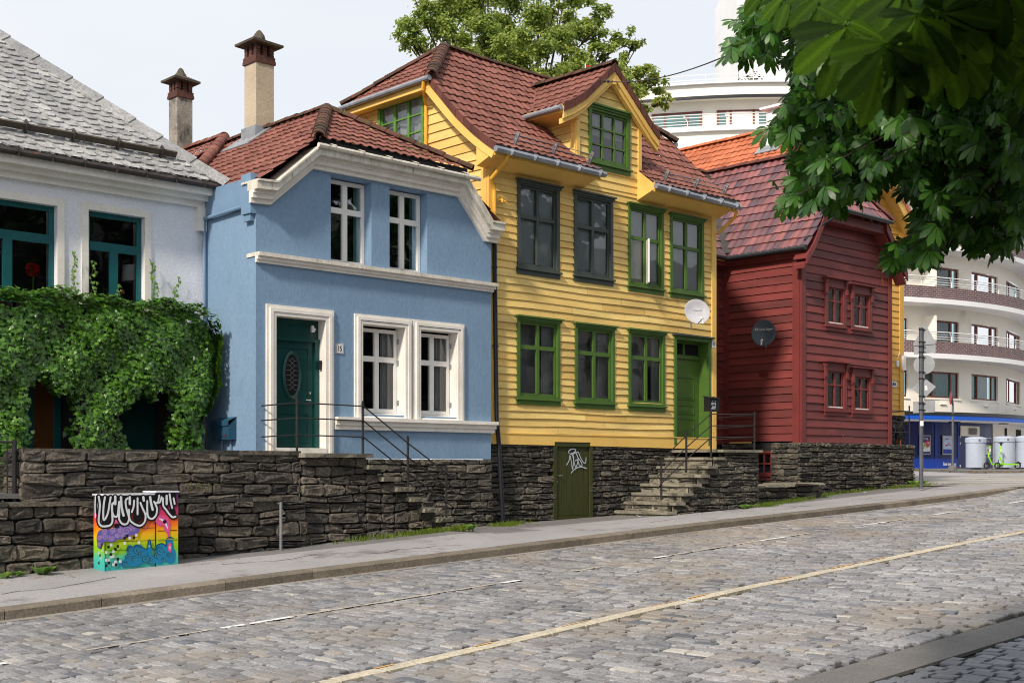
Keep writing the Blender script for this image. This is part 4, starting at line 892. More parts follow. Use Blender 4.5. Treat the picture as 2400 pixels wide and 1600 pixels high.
# foundation with the cellar door
def kcel(a_, z_): return not (19.33 < a_ < 20.40)
mb = MB(); stones(mb, FR(YY+.03), 17.36, 19.34, lambda a: zw(a)-.03, .46, ch=(.08, .15), wl=(.18, .42), dep=.06, seed=31)
mb.build('foundation', ['stone_grey', 'mortar'], yh); mb = MB()
stones(mb, FR(YY+.03), 20.41, 24.8, lambda a: zw(a)-.03, .44, ch=(.08, .15), wl=(.16, .42), dep=.06, seed=32)
mb.build('foundation', ['stone_grey', 'mortar'], yh)
x0, x1 = ax(1297, 18.98), ax(1389, 18.98); z1 = .52; z0 = zw(19.8)-.02
cf = MB(); cf.box(m, x0, x0+.1, z0, z1, -.2, .03); cf.box(m, x1-.09, x1, z0, z1, -.2, .03); cf.box(m, x0+.1, x1-.09, z1-.1, z1, -.2, .028); cfo = cf.build('cellar_door_frame', 'olive_paint', yh)
cd = MB(); w_ = (x1-x0-.2)/6
cd.box(m, x0+.1, x1-.09, z0+.02, z1-.1, -.06, -.02)
for k in range(6): cd.box(m, x0+.105+k*w_, x0+.1+(k+1)*w_-.006, z0+.10, z1-.2, -.02, -.004)
cd.box(m, x0+.1, x1-.09, z0+.02, z0+.09, -.02, 0); cdo = cd.build('cellar_door', 'olive_paint', yh)
hd = MB(); hd.tube([m(x0+.15, -.2, -.01), m(x0+.15, -.2, .04), m(x0+.25, -.2, .04)], .009, 6); hd.disc(m, x0+.14, -.33, .02, .02, .003); hd.build('handle', 'steel', cdo)
gr = MB(); cu, cvv = 1290, 1020
def gp(px, py): u, v = cu+px/7.127, cvv+py/7.127; return (ax(u, 18.96), az(u, v, 18.96))
S = [[(290, 490), (330, 420), (345, 330), (365, 420), (385, 560)], [(330, 300), (325, 260), (380, 225), (440, 240), (420, 280), (350, 310)], [(385, 330), (410, 420), (440, 530), (480, 400), (440, 290), (400, 310)], [(440, 290), (480, 280), (520, 370), (560, 440), (600, 460), (612, 370)], [(430, 420), (470, 410), (500, 500), (545, 500), (520, 430), (470, 370)], [(360, 625), (420, 560), (500, 525), (560, 530), (612, 550)], [(345, 310), (390, 330), (400, 400), (385, 560)]]
for i, s in enumerate(S): gr.ribbon(m, [gp(*p) for p in s], .022, .006+i*.002)
gr.build('graffiti_tag', 'graffiti', cdo)
# gable wall (left) and its window
mg = SD(YX0); gw = (20.98, 22.56, 6.75, 7.98)
gpl = [(19.0, 6.42, -.7, .72), (24.8, 6.42, .7, .72)]
boards(mg, 19.0, 24.8, 4.2, 8.2, holes=[(gw[0]+.04, gw[1]-.04, gw[2], gw[3]-.03)], planes=gpl, pitch=.2, lip=.03).build('gable_wall', 'yellow_paint', yh)
MB().box(mg, 19.0, 19.16, .5, 6.3, .005, .045).build('gable_corner_board', 'yellow_trim', yh)
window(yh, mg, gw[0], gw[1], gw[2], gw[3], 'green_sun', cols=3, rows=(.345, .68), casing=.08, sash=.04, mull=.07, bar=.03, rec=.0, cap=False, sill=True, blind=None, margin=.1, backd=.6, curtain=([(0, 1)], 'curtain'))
# roof
prof = [(18.40, 6.30), (18.75, 6.52), (19.15, 6.82), (19.6, 7.20), (20.06, 7.66), (20.5, 8.10), (21.9, 9.40)]
arc = [0]
for p, q in zip(prof, prof[1:]): arc.append(arc[-1]+math.hypot(q[0]-p[0], q[1]-p[1]))
def mY(a, b, h=0):
    y = np.interp(b, arc, [p[0] for p in prof]); z = np.interp(b, arc, [p[1] for p in prof])
    y2 = np.interp(b+.1, arc, [p[0] for p in prof]); z2 = np.interp(b+.1, arc, [p[1] for p in prof]); y1 = np.interp(b-.1, arc, [p[0] for p in prof]); z1 = np.interp(b-.1, arc, [p[1] for p in prof])
    l = math.hypot(y2-y1, z2-z1) or 1; sag = -.035*sin(max(0, min(1, (a-17.1)/7.8))*pi)
    return (a, float(y)-(z2-z1)/l*h, float(z)+(y2-y1)/l*h+sag)
AR = arc[-1]; AV = arc[5]; XL, XR = 17.12, 25.0
HL, HR = 18.74, 23.5
def by(y): return float(np.interp(y, [p[0] for p in prof], arc))
mb = tiles(mY, [(XL, 0), (20.0, 0), (20.0, AR), (HL, AR), (XL, AV)], .205, .31)
merge(mb, tiles(mY, [(20.0, 0), (20.2, 0), (20.2, by(18.95)), (20.0, by(18.95))], .205, .31))
merge(mb, tiles(mY, [(22.0, 0), (XR, 0), (XR, AV), (HR, AR), (22.0, AR)], .205, .31))
merge(mb, tiles(mY, [(19.9, by(19.9)), (22.1, by(19.9)), (22.1, AR), (19.9, AR)], .205, .31))
yr = mb.build('roof', 'tile_brown', yh, rnd=True)
hv = Vector((HL-XL, 0, 9.40-8.08)); tiles(frame3((XL-.05, 0, 8.04), (0, 1, 0), hv), [(20.4, 0), (23.4, 0), (21.9, hv.length+.04)], .205, .3).build('half_hip', 'tile_brown', yr, rnd=True)
hv = Vector((HR-XR, 0, 9.40-8.08)); tiles(frame3((XR+.05, 0, 8.04), (0, 1, 0), hv), [(20.4, 0), (23.4, 0), (21.9, hv.length+.04)], .205, .3).build('half_hip', 'tile_brown', yr, rnd=True)
def mYb(a, b, h=0): x_, y_, z_ = mY(a, b, h); return (x_, 43.8-y_, z_)
bk = MB(); V = []
for b_ in arc: V += [mYb(XL, b_), mYb(XR, b_)]
bk.add(V, [(2*i, 2*i+1, 2*i+3, 2*i+2) for i in range(len(arc)-1)]); cb = cut(MB().add([(XL, 0, 0), (XR, 0, 0), (XR, AR, 0), (XL, AR, 0)], [(0, 1, 2, 3)]), edges([(XL, 0), (XR, 0), (XR, AV), (HR, AR), (HL, AR), (XL, AV)]), lambda a, b, c: (a, 43.8-np.interp(b, arc, [p[0] for p in prof]), np.interp(b, arc, [p[1] for p in prof])))
cb.build('rear_slope', 'tile_brown', yr, rnd=True)
rg = MB(); pk = (HL, 21.9, 9.42); ridge(rg, (XL-.05, 20.36, 8.1), pk, .13, .25); ridge(rg, (XL-.05, 23.44, 8.1), pk, .10, .3)
pts = [(HL+(HR-HL)*k/6, 21.9, 9.42-.06*sin(pi*k/6)) for k in range(7)]
for p, q in zip(pts, pts[1:]): ridge(rg, p, q, .10, .33)
ridge(rg, (XR+.05, 20.36, 8.1), (HR, 21.9, 9.42), .12, .28); rg.build('ridge_tiles', 'tile_moss', yr)
# verge tiles and bargeboards
for xs_, nm in ((XL, 'verge_left'), (XR, 'verge_right')):
    vt = MB(); b_ = 0.
    while b_ < AV-.1:
        p, q = mY(xs_, b_), mY(xs_, min(b_+.29, AV)); sx_ = -.035 if xs_ == XL else .035
        V = [(xs_+sx_+o_, y_, z_+dz) for o_ in (0, -sx_*.7) for (y_, z_, dz) in ((p[1], p[2], .045), (q[1], q[2], .045), (q[1], q[2], -.13), (p[1], p[2], -.13))]
        vt.add(V, [(0, 1, 2, 3), (7, 6, 5, 4), (0, 4, 5, 1), (1, 5, 6, 2), (2, 6, 7, 3), (3, 7, 4, 0)]); b_ += .3
    vt.build('verge_tiles', 'tile_verge', yr)
    bgb = MB(); bs = [arc[-2]*k/8 for k in range(9)]
    for q0, q1 in zip(bs, bs[1:]):
        V = []
        for xx in (xs_+(-.015 if xs_ == XL else .015), xs_+(.03 if xs_ == XL else -.03)):
            for q_, hh in ((q0, -.02), (q1, -.02), (q1, -.27), (q0, -.27)): p = mY(q_, q_, hh); p = mY(xs_, q_, hh); V.append((xx, p[1], p[2]))
        bgb.add(V, [(0, 1, 2, 3), (7, 6, 5, 4), (0, 4, 5, 1), (1, 5, 6, 2), (2, 6, 7, 3), (3, 7, 4, 0)])
    # closing piece at the eave and soffit strip up the verge
    for q0, q1 in zip(bs, bs[1:]):
        p0, p1 = mY(xs_, q0, -.1), mY(xs_, q1, -.1); xi = YX0 if xs_ == XL else YX1
        bgb.add([(xs_, p0[1], p0[2]), (xs_, p1[1], p1[2]), (xi, p1[1], p1[2]), (xi, p0[1], p0[2])], [(0, 1, 2, 3)])
    bgb.build('bargeboard', 'yellow_trim', yr)
# half-hip soffit/fascia + gutter
for xs_, sg in ((XL, -1), (XR, 1)):
    f_ = MB(); f_.cube(min(xs_, xs_-sg*.32), max(xs_, xs_-sg*.32), 20.4, 23.4, 7.88, 7.98); f_.cube(xs_-.02, xs_+.02, 20.45, 23.35, 7.86, 8.06); f_.build('hip_fascia', 'yellow_trim', yr)
    g_ = MB(); g_.tube([(xs_+sg*.09, 20.36, 8.04), (xs_+sg*.09, 23.5, 8.02)], .058, 10); g_.build('gutter', 'zinc', yr)
dp = MB(); dp.tube([(XL-.09, 20.55, 8.0), (XL-.07, 20.6, 7.84), (YX0-.08, 20.85, 7.62), (YX0-.08, 20.85, 6.0)], .036, 8); dp.build('gable_downpipe', 'yellow_pipe', yr)
# eaves: soffits, fascia boards, gutters
for (xa, xb, nm) in ((XL, 20.2, 0), (21.98, XR, 1)):
    e = MB(); V = [(xa, YY+.01, 5.99), (xb, YY+.01, 5.99), (xb, 18.50, 6.17), (xa, 18.50, 6.17), (xa, YY+.01, 6.7), (xb, YY+.01, 6.7), (xb, 18.50, 6.31), (xa, 18.50, 6.31)]
    e.add(V, [(0, 1, 2, 3), (0, 4, 5, 1), (0, 3, 7, 4), (1, 5, 6, 2)]); e.box(FR(18.50), xa, xb, 6.12, 6.34, -.001, .03); e.build('eave', 'yellow_trim', yr)
    e = MB(); e.box(FR(18.46), xa-.02, xb, 6.2, 6.36, 0, .012); e.build('eave_flashing', 'lead', yr)
    g_ = MB(); dz = -.05 if nm else -.02; g_.tube([(xa-.06, 18.38, 6.22), (xb+.04, 18.38, 6.22+dz)], .062, 10)
    for k in range(5): q = xa+.3+(xb-xa-.5)*k/4; g_.tube([(q, 18.31, 6.2), (q+.04, 18.31, 6.2)], .07, 8)
    g_.build('gutter', 'zinc', yr)
for xa, xb in ((17.8, 20.0), (22.5, 24.7)):
    sgm = MB()
    for hh in (.13, .22): sgm.tube([mY(xa-.1, .32, hh), mY(xb+.1, .32, hh)], .008, 5)
    for k in range(3): q = xa+(xb-xa)*k/2; sgm.box(mY, q, q+.03, .26, .36, .0, .28)
    sgm.build('snow_guard', 'steel', yr)
# wall dormer
DX0, DX1, DM, DZ, DYF = 19.96, 22.1, 21.03, 8.80, 18.85
dn_ = thing  # (alias kept short)
dwin = (20.36, 21.72, 6.62, 7.86)
dm = boards(m, DX0, DX1, 6.12, 8.7, holes=[(dwin[0]+.05, dwin[1]-.05, dwin[2], dwin[3]-.05)], planes=[(DM, DZ-.1, -.66, .75), (DM, DZ-.1, .66, .75)], pitch=.165, lip=.03)
dorm = dm.build('dormer', 'yellow_paint', yh)
cbd = MB(); cbd.box(m, DX0, DX0+.11, 6.1, 7.6, 0, .05); cbd.box(m, DX1-.11, DX1, 6.1, 7.6, 0, .05); cbd.build('dormer_corner_board', 'yellow_trim', dorm)
boards(SD(DX0), 19.02, 20.6, 6.55, 7.7, pitch=.16, planes=[(19.0, 6.6, .70, -.72)]).build('dormer_cheek', 'yellow_paint', dorm)
MB().box(SD(DX0), 18.96, 19.1, 6.5, 7.62, 0, .03).build('cheek_board', 'yellow_trim', dorm)
MB().box(lambda a, z, d: (DX1+d, a, z), 19.0, 20.6, 6.4, 7.6, 0, .02).build('dormer_cheek', 'yellow_paint', dorm)
window(yh, m, dwin[0], dwin[1], dwin[2], dwin[3], 'green_paint', cols=3, rows=(.34, .67), casing=.1, sash=.05, mull=.045, bar=.03, rec=.0, backd=.45, margin=.05, blind=(.55, 'curtain'))
slL = [(19.42, 7.62), (19.75, 7.78), (20.1, 8.0), (DM, DZ)]
def ds(pf, sgn):
    ar = [0]
    for p, q in zip(pf, pf[1:]): ar.append(ar[-1]+math.hypot(q[0]-p[0], q[1]-p[1]))
    def mp_(a, b, h=0):
        x_ = float(np.interp(b, ar, [p[0] for p in pf])); z_ = float(np.interp(b, ar, [p[1] for p in pf])); l = math.hypot(DM-pf[0][0], DZ-pf[0][1])
        return (x_-(DZ-pf[0][1])/l*h*sgn, a, z_+abs(DM-pf[0][0])/l*h)
    return mp_, ar[-1]
mpL, AL = ds(slL, 1)
dro = tiles(mpL, [(DYF, 0), (20.15, 0), (21.45, AL), (DYF, AL)], .2, .29).build('dormer_roof', 'tile_brown', yh, rnd=True)
slR = [(22.55, 7.55), (22.3, 7.72), (DM, DZ)]; mpR, ARR = ds(slR, -1)
tiles(mpR, [(DYF, 0), (20.15, 0), (21.45, ARR), (DYF, ARR)], .2, .29).build('dormer_slope', 'tile_brown', dro, rnd=True)
rg = MB(); ridge(rg, (DM, DYF-.02, DZ+.03), (DM, 21.5, DZ+.05), .11, .3); rg.build('ridge_tiles', 'tile_moss', dro)
md = FR(DYF); bgb = MB(); vg = MB()
for pf in (slL, slR):
    pp = sorted([(p[0], p[1]) for p in pf])
    bgb.band(md, pp, -.28, -.02, 0, .04); bgb.band(md, pp, -.38, -.27, -.1, -.0)
    for (xa, za), (xb, zb) in zip(pp, pp[1:]):
        n = max(1, round(math.hypot(xb-xa, zb-za)/.29))
        for k in range(n): t0, t1 = k/n, (k+1)/n-.02; vg.band(md, [(xa+(xb-xa)*t0, za+(zb-za)*t0), (xa+(xb-xa)*t1, za+(zb-za)*t1)], -.13, .05, .041, .065+U(0, .006))
bgb.box(md, DM-.05, DM+.05, DZ-.42, DZ-.02, -.05, .045)
bgb.build('bargeboard', 'yellow_trim', dro); vg.build('verge_tiles', 'tile_verge', dro)
e = MB(); e.add([(19.42, DYF, 7.5), (19.42, 20.1, 7.5), (DX0, 20.1, 7.42), (DX0, DYF, 7.42)], [(0, 1, 2, 3)]); e.cube(19.40, 19.44, DYF, 20.0, 7.48, 7.64); e.build('dormer_eave', 'yellow_trim', dro)
g_ = MB(); g_.tube([(19.34, DYF-.04, 7.56), (19.34, 20.05, 7.55)], .055, 10); g_.tube([(19.34, 19.95, 7.55), (19.34, 20.0, 7.42), (19.5, 20.05, 7.3)], .035, 8); g_.build('dormer_gutter', 'zinc', dro)
vl = MB(); vl.tube([(19.6, 20.18, 7.73), (21.0, 21.5, 8.84)], .03, 6); vl.build('valley_flashing', 'lead', dro)
# downpipes on the yellow front
dpp = thing('drainpipe', 'downpipe at the left corner of the yellow house, yellow above and black below', 'drainpipe', (17.6, 18.8, -1.1))
dp = MB(); dp.tube([(17.45, 18.40, 6.2), (17.43, 18.5, 6.05), (17.38, 18.85, 5.75), (17.50, 18.90, 5.55), (17.52, 18.9, 4.45)], .042, 10); dp.build('upper_pipe', 'yellow_pipe', dpp)
dp = MB(); dp.tube([(17.52, 18.9, 4.47), (17.52, 18.9, 3.9), (17.56, 18.89, 1.0), (17.60, 18.86, .4), (17.66, 18.8, -1.2)], .046, 10)
dp.tube([(17.52, 18.9, 4.02), (17.52, 18.9, 3.98)], .056, 10); dp.tube([(17.47, 18.9, 2.42), (17.62, 18.9, 2.42)], .02, 6); dp.build('lower_pipe', 'black_pipe', dpp)
dp = MB(); dp.tube([(17.4, 18.7, 4.62), (17.5, 18.9, 4.5)], .035, 8); dp.build('junction', 'rust_gutter', dpp)
for z_ in (4.72, 5.32):
    k = MB()
    k.lathe((17.72, 18.9, z_), [(0, 0), (.035, .01), (.04, .05), (.03, .09), (.045, .1), (.0, .12)], 10); k.tube([(17.6, 18.9, z_+.05), (17.72, 18.9, z_+.05)], .015, 6); k.tube([(17.72, 18.97, z_+.05), (17.76, 18.84, z_+.04), (17.83, 18.83, z_-.04)], .012, 6)
    tag(k.build('insulator', 'yellow_pipe'), 'small yellow painted insulator by the downpipe, %s one' % ('lower' if z_ < 5 else 'upper'), 'insulator', 'yellow insulators by the downpipe')
dpr = tag(MB().tube([(24.95, 18.42, 6.1), (24.98, 18.5, 5.95), (24.86, 18.9, 5.6)], .04, 8).build('drain_elbow', 'yellow_pipe'), 'short yellow drain elbow at the right eave of the yellow house', 'drainpipe')
nb = thing('house_number_plate', 'small white plate with the number 13 on the yellow corner post', 'house number', (24.75, 18.93, 2.7))
zn = az(1668, 806, 18.93); MB().box(FR(18.945), 24.66, 24.80, zn-.08, zn+.08, .005, .016).build('plate', 'plate_white', nb)
text('digits', '13', .12, lambda x, y, z: FR(18.945)(24.73+x, zn+y, .018+z), 'ink', nb, bold=True, sx=.7)

# ============================================================ STAIR OF THE YELLOW HOUSE
ys_ = thing('side_stairs', 'worn stone stair going up to the right to the green door', 'stairs', (22.5, 18.2, -1))
xs0 = [21.23, 21.52, 21.80, 22.09, 22.38, 22.66, 22.95]; zs0 = [az(1559, 1195, 17.53)*0-.98+i*.197 for i in range(7)]
for i, (x_, z_) in enumerate(zip(xs0, zs0)):
    mb = MB(); mb.cube(x_+.05, x_+.6, 17.62, 19.0, z_-.2, z_-.061); x1_ = x_+.34
    n = 5; V = []
    for k in range(n+1):
        y = 17.5+(19.0-17.5)*k/n; V += [(x_+U(-.012, .012), y, z_-.06), (x_+U(-.015, .01), y, z_), (x1_, y, z_), (x1_, y, z_-.06)]
    mb.add(V, [(4*k+j, 4*k+(j+1) % 4, 4*k+4+(j+1) % 4, 4*k+4+j) for k in range(n) for j in range(4)]+[(0, 1, 2, 3), (4*n, 4*n+3, 4*n+2, 4*n+1)])
    mb.build('step', 'slab_stone', ys_)
MB().cube(23.2, 24.72, 17.5, 19.0, .315, .375).build('landing', 'slab_stone', ys_)
def zt2(a):
    for x_, z_ in reversed(list(zip(xs0+[23.22], zs0+[.375]))):
        if a >= x_+.03: return z_-.06
    return -9
mb = MB(); stones(mb, FR(17.6), 21.26, 24.66, lambda a: G(a, 17.6)-.03, zt2, ch=(.09, .17), wl=(.18, .45), dep=.05, seed=41)
stones(mb, lambda a, z, d: (24.66+d, a, z), 17.6, 19.0, -1.0, .31, ch=(.1, .17), wl=(.2, .4), dep=.04, seed=42)
for i in range(7):
    stones(mb, SD(xs0[i]+.06), 17.62, 19.0, zs0[i]-.20, zs0[i]-.06, ch=(.1, .14), wl=(.3, .6), dep=.02, seed=50+i)
mb.build('side_wall', ['stone_grey', 'mortar'], ys_)
rl = thing('stair_railing', 'thin black iron railing up to the green door and round its landing', 'railing', (23, 17.6, .3))
PA = (22.86, 17.58); PB = (24.68, 17.72); P1_ = (ax(1600, 17.58)-.0, 17.58); 
pts = [(ax(1550, 17.58), az(1550, 1076, 17.58), az(1550, 1168, 17.58)), (ax(1608.5, 17.58), az(1608.5, 1017, 17.58), az(1608.5, 1105, 17.58)), (22.86, 1.2, .2)]
for (x_, zt_, zb_) in pts:
    k = MB(); k.tube([(x_, 17.58, zb_-.02), (x_, 17.58, zt_)], .024, 8); k.lathe((x_, 17.58, zt_), [(.022, 0), (.03, .012), (.014, .028), (.02, .045), (0, .06)], 8); k.build('post', 'iron', rl)
k = MB(); k.tube([(PB[0], PB[1], .33), (PB[0], PB[1], 1.22)], .022, 8); k.lathe((PB[0], PB[1], 1.22), [(.022, 0), (.03, .012), (.014, .028), (.02, .045), (0, .06)], 8); k.build('post', 'iron', rl)
for h in (0, .26, .52):
    k = MB(); k.tube([(pts[0][0]-.12, 17.58, pts[0][1]-.13-h*.95), (pts[0][0], 17.58, pts[0][1]-.02-h*.95), (pts[1][0], 17.58, pts[1][1]-.03-h), (22.86, 17.58, 1.16-h), (PB[0], PB[1], 1.2-h)], .0125, 6)
    k.tube([(PB[0], PB[1], 1.2-h), (24.84, 18.95, 1.16-h)], .0125, 6); k.build('rail', 'iron', rl)
mbx = thing('mailbox', 'black mailbox with faded white stickers at the green door', 'mailbox', (23.0, 17.7, 1.3))
mm_ = FR(17.62); a0, a1 = ax(1663, 17.62), ax(1686, 17.62); z0_, z1_ = az(1663, 963, 17.62), az(1663, 929, 17.62)
MB().prism(lambda a, z, d: (d, 17.62+.0+a, z), [(0, z0_), (.16, z0_), (.16, z1_), (0, z1_-.03)], a0, a1).build('box_body', 'mailbox_black', mbx)
MB().prism(lambda a, z, d: (d, 17.62+a, z), [(-.03, z1_-.045), (.17, z1_-.005), (.17, z1_+.02), (-.03, z1_-.02)], a0-.01, a1+.01).build('lid', 'mailbox_black', mbx)
k = MB()
for q in ((.02, .05, .17, .075), (.05, .09, .19, .115), (.03, .14, .07, .19), (.10, .15, .13, .2), (.16, .13, .18, .2), (.05, .215, .08, .235), (.15, .22, .175, .24)): k.box(mm_, a0+.04+q[0], a0+.04+q[2], z0_+q[1], z0_+q[3], .002, .004)
k.build('stickers', 'graffiti', mbx)

# ============================================================ RED HOUSE
rh = thing('red_house', 'dark red clapboard house with a glazed tile roof and carved window hoods', 'house', (30.7, 19, .7))
RX, RX1, RY = 28.5, 32.98, 19.0; m = FR(RY); ms = SD(RX)
rw = []
for (u0, u1, v0, v1) in ((1931, 1980, 655, 771), (1992, 2040, 671, 779), (1930, 1981, 852, 970), (1994, 2041, 866, 974)):
    rw.append((ax(u0, RY), ax(u1, RY), az(u0, v1, RY)+.1, az(u0, v0, RY)-.05))
hl = [(a+.05, b-.05, c+.02, d-.05) for a, b, c, d in rw]
pg = [(28.35, 5.35, -.80, .60), (33.1, 5.35, .80, .60), (29.2, 6.72, 0, 1)]
boards(m, RX, RX1, .62, 6.9, holes=hl, planes=pg, pitch=.215, lip=.034).build('wall', 'red_paint', rh)
MB().box(m, RX-.03, RX+.17, .62, 5.5, 0, .05).box(ms, 19.004, 19.22, .62, 5.5, 0, .05).build('corner_board', 'red_trim', rh); MB().box(m, RX1-.15, RX1+.03, .6, 5.6, 0, .05).build('corner_board', 'red_trim', rh); MB().box(ms, 21.3, 21.5, .62, 5.5, -.02, .03).build('corner_board', 'red_trim', rh)
boards(ms, 19.0, 21.5, .66, 5.55, pitch=.205, lip=.034).build('side_wall', 'red_paint', rh)
boards(FR(21.5), 24.6, 28.5, .6, 5.6, holes=[(27.2, 28.2, 3.6, 5.0), (27.2, 28.2, 1.3, 2.7)], pitch=.205, lip=.034).build('wing_wall', 'red_paint', rh)
MB().cube(28.52, 32.96, 19.02, 24, .0, .62).cube(24.9, 28.5, 21.55, 24, 0, .6).build('plinth', 'stone_dark', rh)
for z0, z1 in ((3.55, 5.05), (1.25, 2.75)):
    window(rh, FR(21.5), 27.15, 28.25, z0, z1, 'red_trim', cols=2, rows=(.36,), casing=.1, sash=.05, mull=.05, rec=0, jamb=None, curtain=([(.6, 1)], 'curtain'))
for i, (a, b, c, d) in enumerate(rw):
    wo = window(rh, m, a, b, c, d, 'red_trim', cols=2, rows=(.37,), casing=.13, sash=.045, mull=.05, bar=.04, rec=-.01, proud=.055, cap=False, sill=True, backd=.5, jamb=None, back='room_dark', curtain=([(.7, 1), (0, .2)], 'curtain'))
    for q in (a-.02, b-.07):
        k = MB()
        for (z0, z1, dd) in ((d-.02, d+.1, .10), (d-.14, d-.02, .075), (d-.30, d-.14, .10), (d-.36, d-.30, .06)): k.box(m, q, q+.09, z0, z1, .0, dd)
        k.lathe(m(q+.045, d-.36, .06), [(.0, 0), (.03, .02), (.0, .05)], 8)
        k.build('bracket', 'red_trim', wo)
    k = MB(); k.box(m, a-.08, b+.08, d+.1, d+.13, 0, .17); k.box(m, a-.04, b+.04, d+.0, d+.1, 0, .06); k.build('hood', 'red_trim', wo)
    k = MB(); k.box(m, a+.14, b-.14, c+.085, c+.115, -.02, .018); k.build('glazing_bead', 'white_sash', wo)
# roof
RMX, RMZ = 30.73, 8.73; sl = Vector((RMX-28.27, 0, RMZ-5.67)); Lr = sl.length
mm = frame3((28.27, 0, 5.67), (0, 1, 0), sl)
bh2 = Lr*(29.12-28.27)/(RMX-28.27); PYr = 19.95
rr = tiles(mm, [(18.62, 0), (21.25, 0), (23.8, Lr), (PYr, Lr), (18.62, bh2)], .235, .33, amp=.035, lift=.035, kind='s').build('roof', 'tile_glazed', rh, rnd=True)
mm2 = frame3((33.2, 0, 5.5), (0, 1, 0), (RMX-33.2, 0, RMZ-5.5)); L3 = math.hypot(RMX-33.2, RMZ-5.5)
tiles(mm2, [(18.62, 0), (24, 0), (24, L3), (PYr, L3), (18.62, L3*.42)], .235, .33, amp=.035, kind='s').build('roof_slope', 'tile_glazed', rr, rnd=True)
hv = Vector((0, PYr-18.5, RMZ-6.78)); tiles(frame3((0, 18.5, 6.78), (1, 0, 0), hv), [(29.08, 0), (32.2, 0), (RMX, hv.length)], .235, .33, amp=.035, kind='s').build('half_hip', 'tile_glazed', rr, rnd=True)
hv = Vector((0, 23.8-21.2, RMZ-5.67)); tiles(frame3((0, 21.2, 5.67), (1, 0, 0), hv), [(24.6, 0), (28.3, 0), (30.8, hv.length), (24.6, hv.length)], .235, .33, amp=.035, kind='s').build('wing_slope', 'tile_glazed', rr, rnd=True)
rg = MB(); ridge(rg, (RMX, PYr, RMZ+.04), (RMX, 23.9, RMZ+.04), .12, .38); ridge(rg, (24.6, 23.82, RMZ+.04), (RMX, 23.82, RMZ+.04), .12, .38)
ridge(rg, (32.2, 18.5, 6.82), (RMX, PYr, RMZ+.04), .12, .36); ridge(rg, (29.08, 18.5, 6.82), (RMX, PYr, RMZ+.04), .10, .36)
rg.build('ridge_tiles', 'tile_verge', rr, rnd=True)
vl = MB(); p, q = Vector((28.25, 21.18, 5.70)), Vector((30.75, 23.78, 8.76)); e = Vector((.13, -.12, 0)); vl.add([p-e+Vector((0, 0, .09)), p+e+Vector((0, 0, .09)), q+e+Vector((0, 0, .09)), q-e+Vector((0, 0, .09))], [(0, 1, 2, 3)]); vl.build('valley_gutter', 'rust_gutter', rr)
k = MB(); k.tube([(28.2, 18.66, 5.63), (28.2, 21.2, 5.63)], .065, 10); k.tube([(28.2, 21.15, 5.63), (24.7, 21.15, 5.63)], .065, 10); k.box(SD(28.3), 18.66, 21.2, 5.58, 5.72, 0, .05)
k.tube([(29.2, 18.42, 6.76), (32.1, 18.42, 6.74)], .06, 10); k.tube([(29.35, 18.42, 6.72), (29.35, 18.44, 6.58), (28.9, 18.60, 6.3), (28.36, 18.78, 5.85)], .04, 8); k.build('gutter', 'dark_gutter', rr)
k = MB(); k.box(SD(28.42), 18.7, 21.3, 5.44, 5.56, 0, .06); k.box(SD(28.5), 18.9, 21.5, 5.5, 5.6, 0, .2)
k.cube(24.7, 28.4, 21.25, 21.5, 5.45, 5.58)
k.box(FR(18.66), 29.1, 32.1, 6.46, 6.68, -.35, .0)
for pf in ([(28.16, 5.36), (28.5, 5.72), (29.15, 6.72)], [(32.1, 6.7), (33.25, 5.42)]):
    k.band(FR(18.62), pf, -.16, .06, 0, .04); k.band(FR(18.64), pf, -.26, -.16, -.34, -.02)
    k.band(FR(18.62), pf, -.02, .02, -.38, 0)
k.build('bargeboard', 'red_trim', rr)
# foundation, basement window, low wall
mb = MB(); stones(mb, FR(RY-.02), 28.35, 34.28, lambda a: zw(a)-.03, .62, ch=(.08, .17), wl=(.16, .5), dep=.08, seed=61, keep=None)
stones(mb, SD(28.36), 18.98, 19.82, -.95, .62, ch=(.1, .17), wl=(.16, .4), dep=.06, seed=62); stones(mb, SD(28.44), 20.42, 21.5, -.95, .6, ch=(.1, .17), wl=(.16, .4), dep=.04, seed=63)
stones(mb, lambda a, z, d: (34.26+d, a, z), 18.98, 21, -.55, .6, ch=(.1, .17), wl=(.2, .4), dep=.06, seed=64)
stones(mb, SD(28.44), 19.8, 20.44, -.95, -.3, ch=(.1, .17), wl=(.2, .4), dep=.04, seed=66)
mb.build('foundation', ['stone_grey', 'mortar'], rh)
MB().cube(32.98, 34.3, 18.95, 21, .55, .60).build('terrace_slab', 'slab_stone', rh)
wo = window(rh, SD(28.46), 19.83, 20.41, -.24, .40, 'red_trim', cols=2, rows=(.5,), casing=.05, sash=.04, mull=.04, rec=0, cap=False, sill=True, jamb=None); 
lw = thing('low_stone_wall', 'low rough stone wall in front of the red basement window', 'stone wall', (26.5, 18, -1))
mb = MB(); stones(mb, FR(18.35), 24.66, 28.4, lambda a: G(a, 18.3)-.03, lambda a: -.50+.03*sin(a*3), ch=(.13, .22), wl=(.25, .6), dep=.10, seed=65)
mb.build('wall_face', ['stone_grey', 'mortar'], lw)
k = MB()
for a, b, z in ((24.7, 25.9, -.47), (25.95, 27.2, -.45), (27.1, 28.4, -.42)): k.add([(x_+U(-.04, .04), y_+U(-.06, .05), zz_) for zz_ in (z-.06, z) for x_, y_ in ((a, 18.2), (b, 18.25), (b, 19.2), (a, 19.2))], [(0, 1, 2, 3), (4, 5, 6, 7), (0, 1, 5, 4), (1, 2, 6, 5), (3, 0, 4, 7)])
k.build('flat_stones', 'slab_stone', lw)
k = MB()
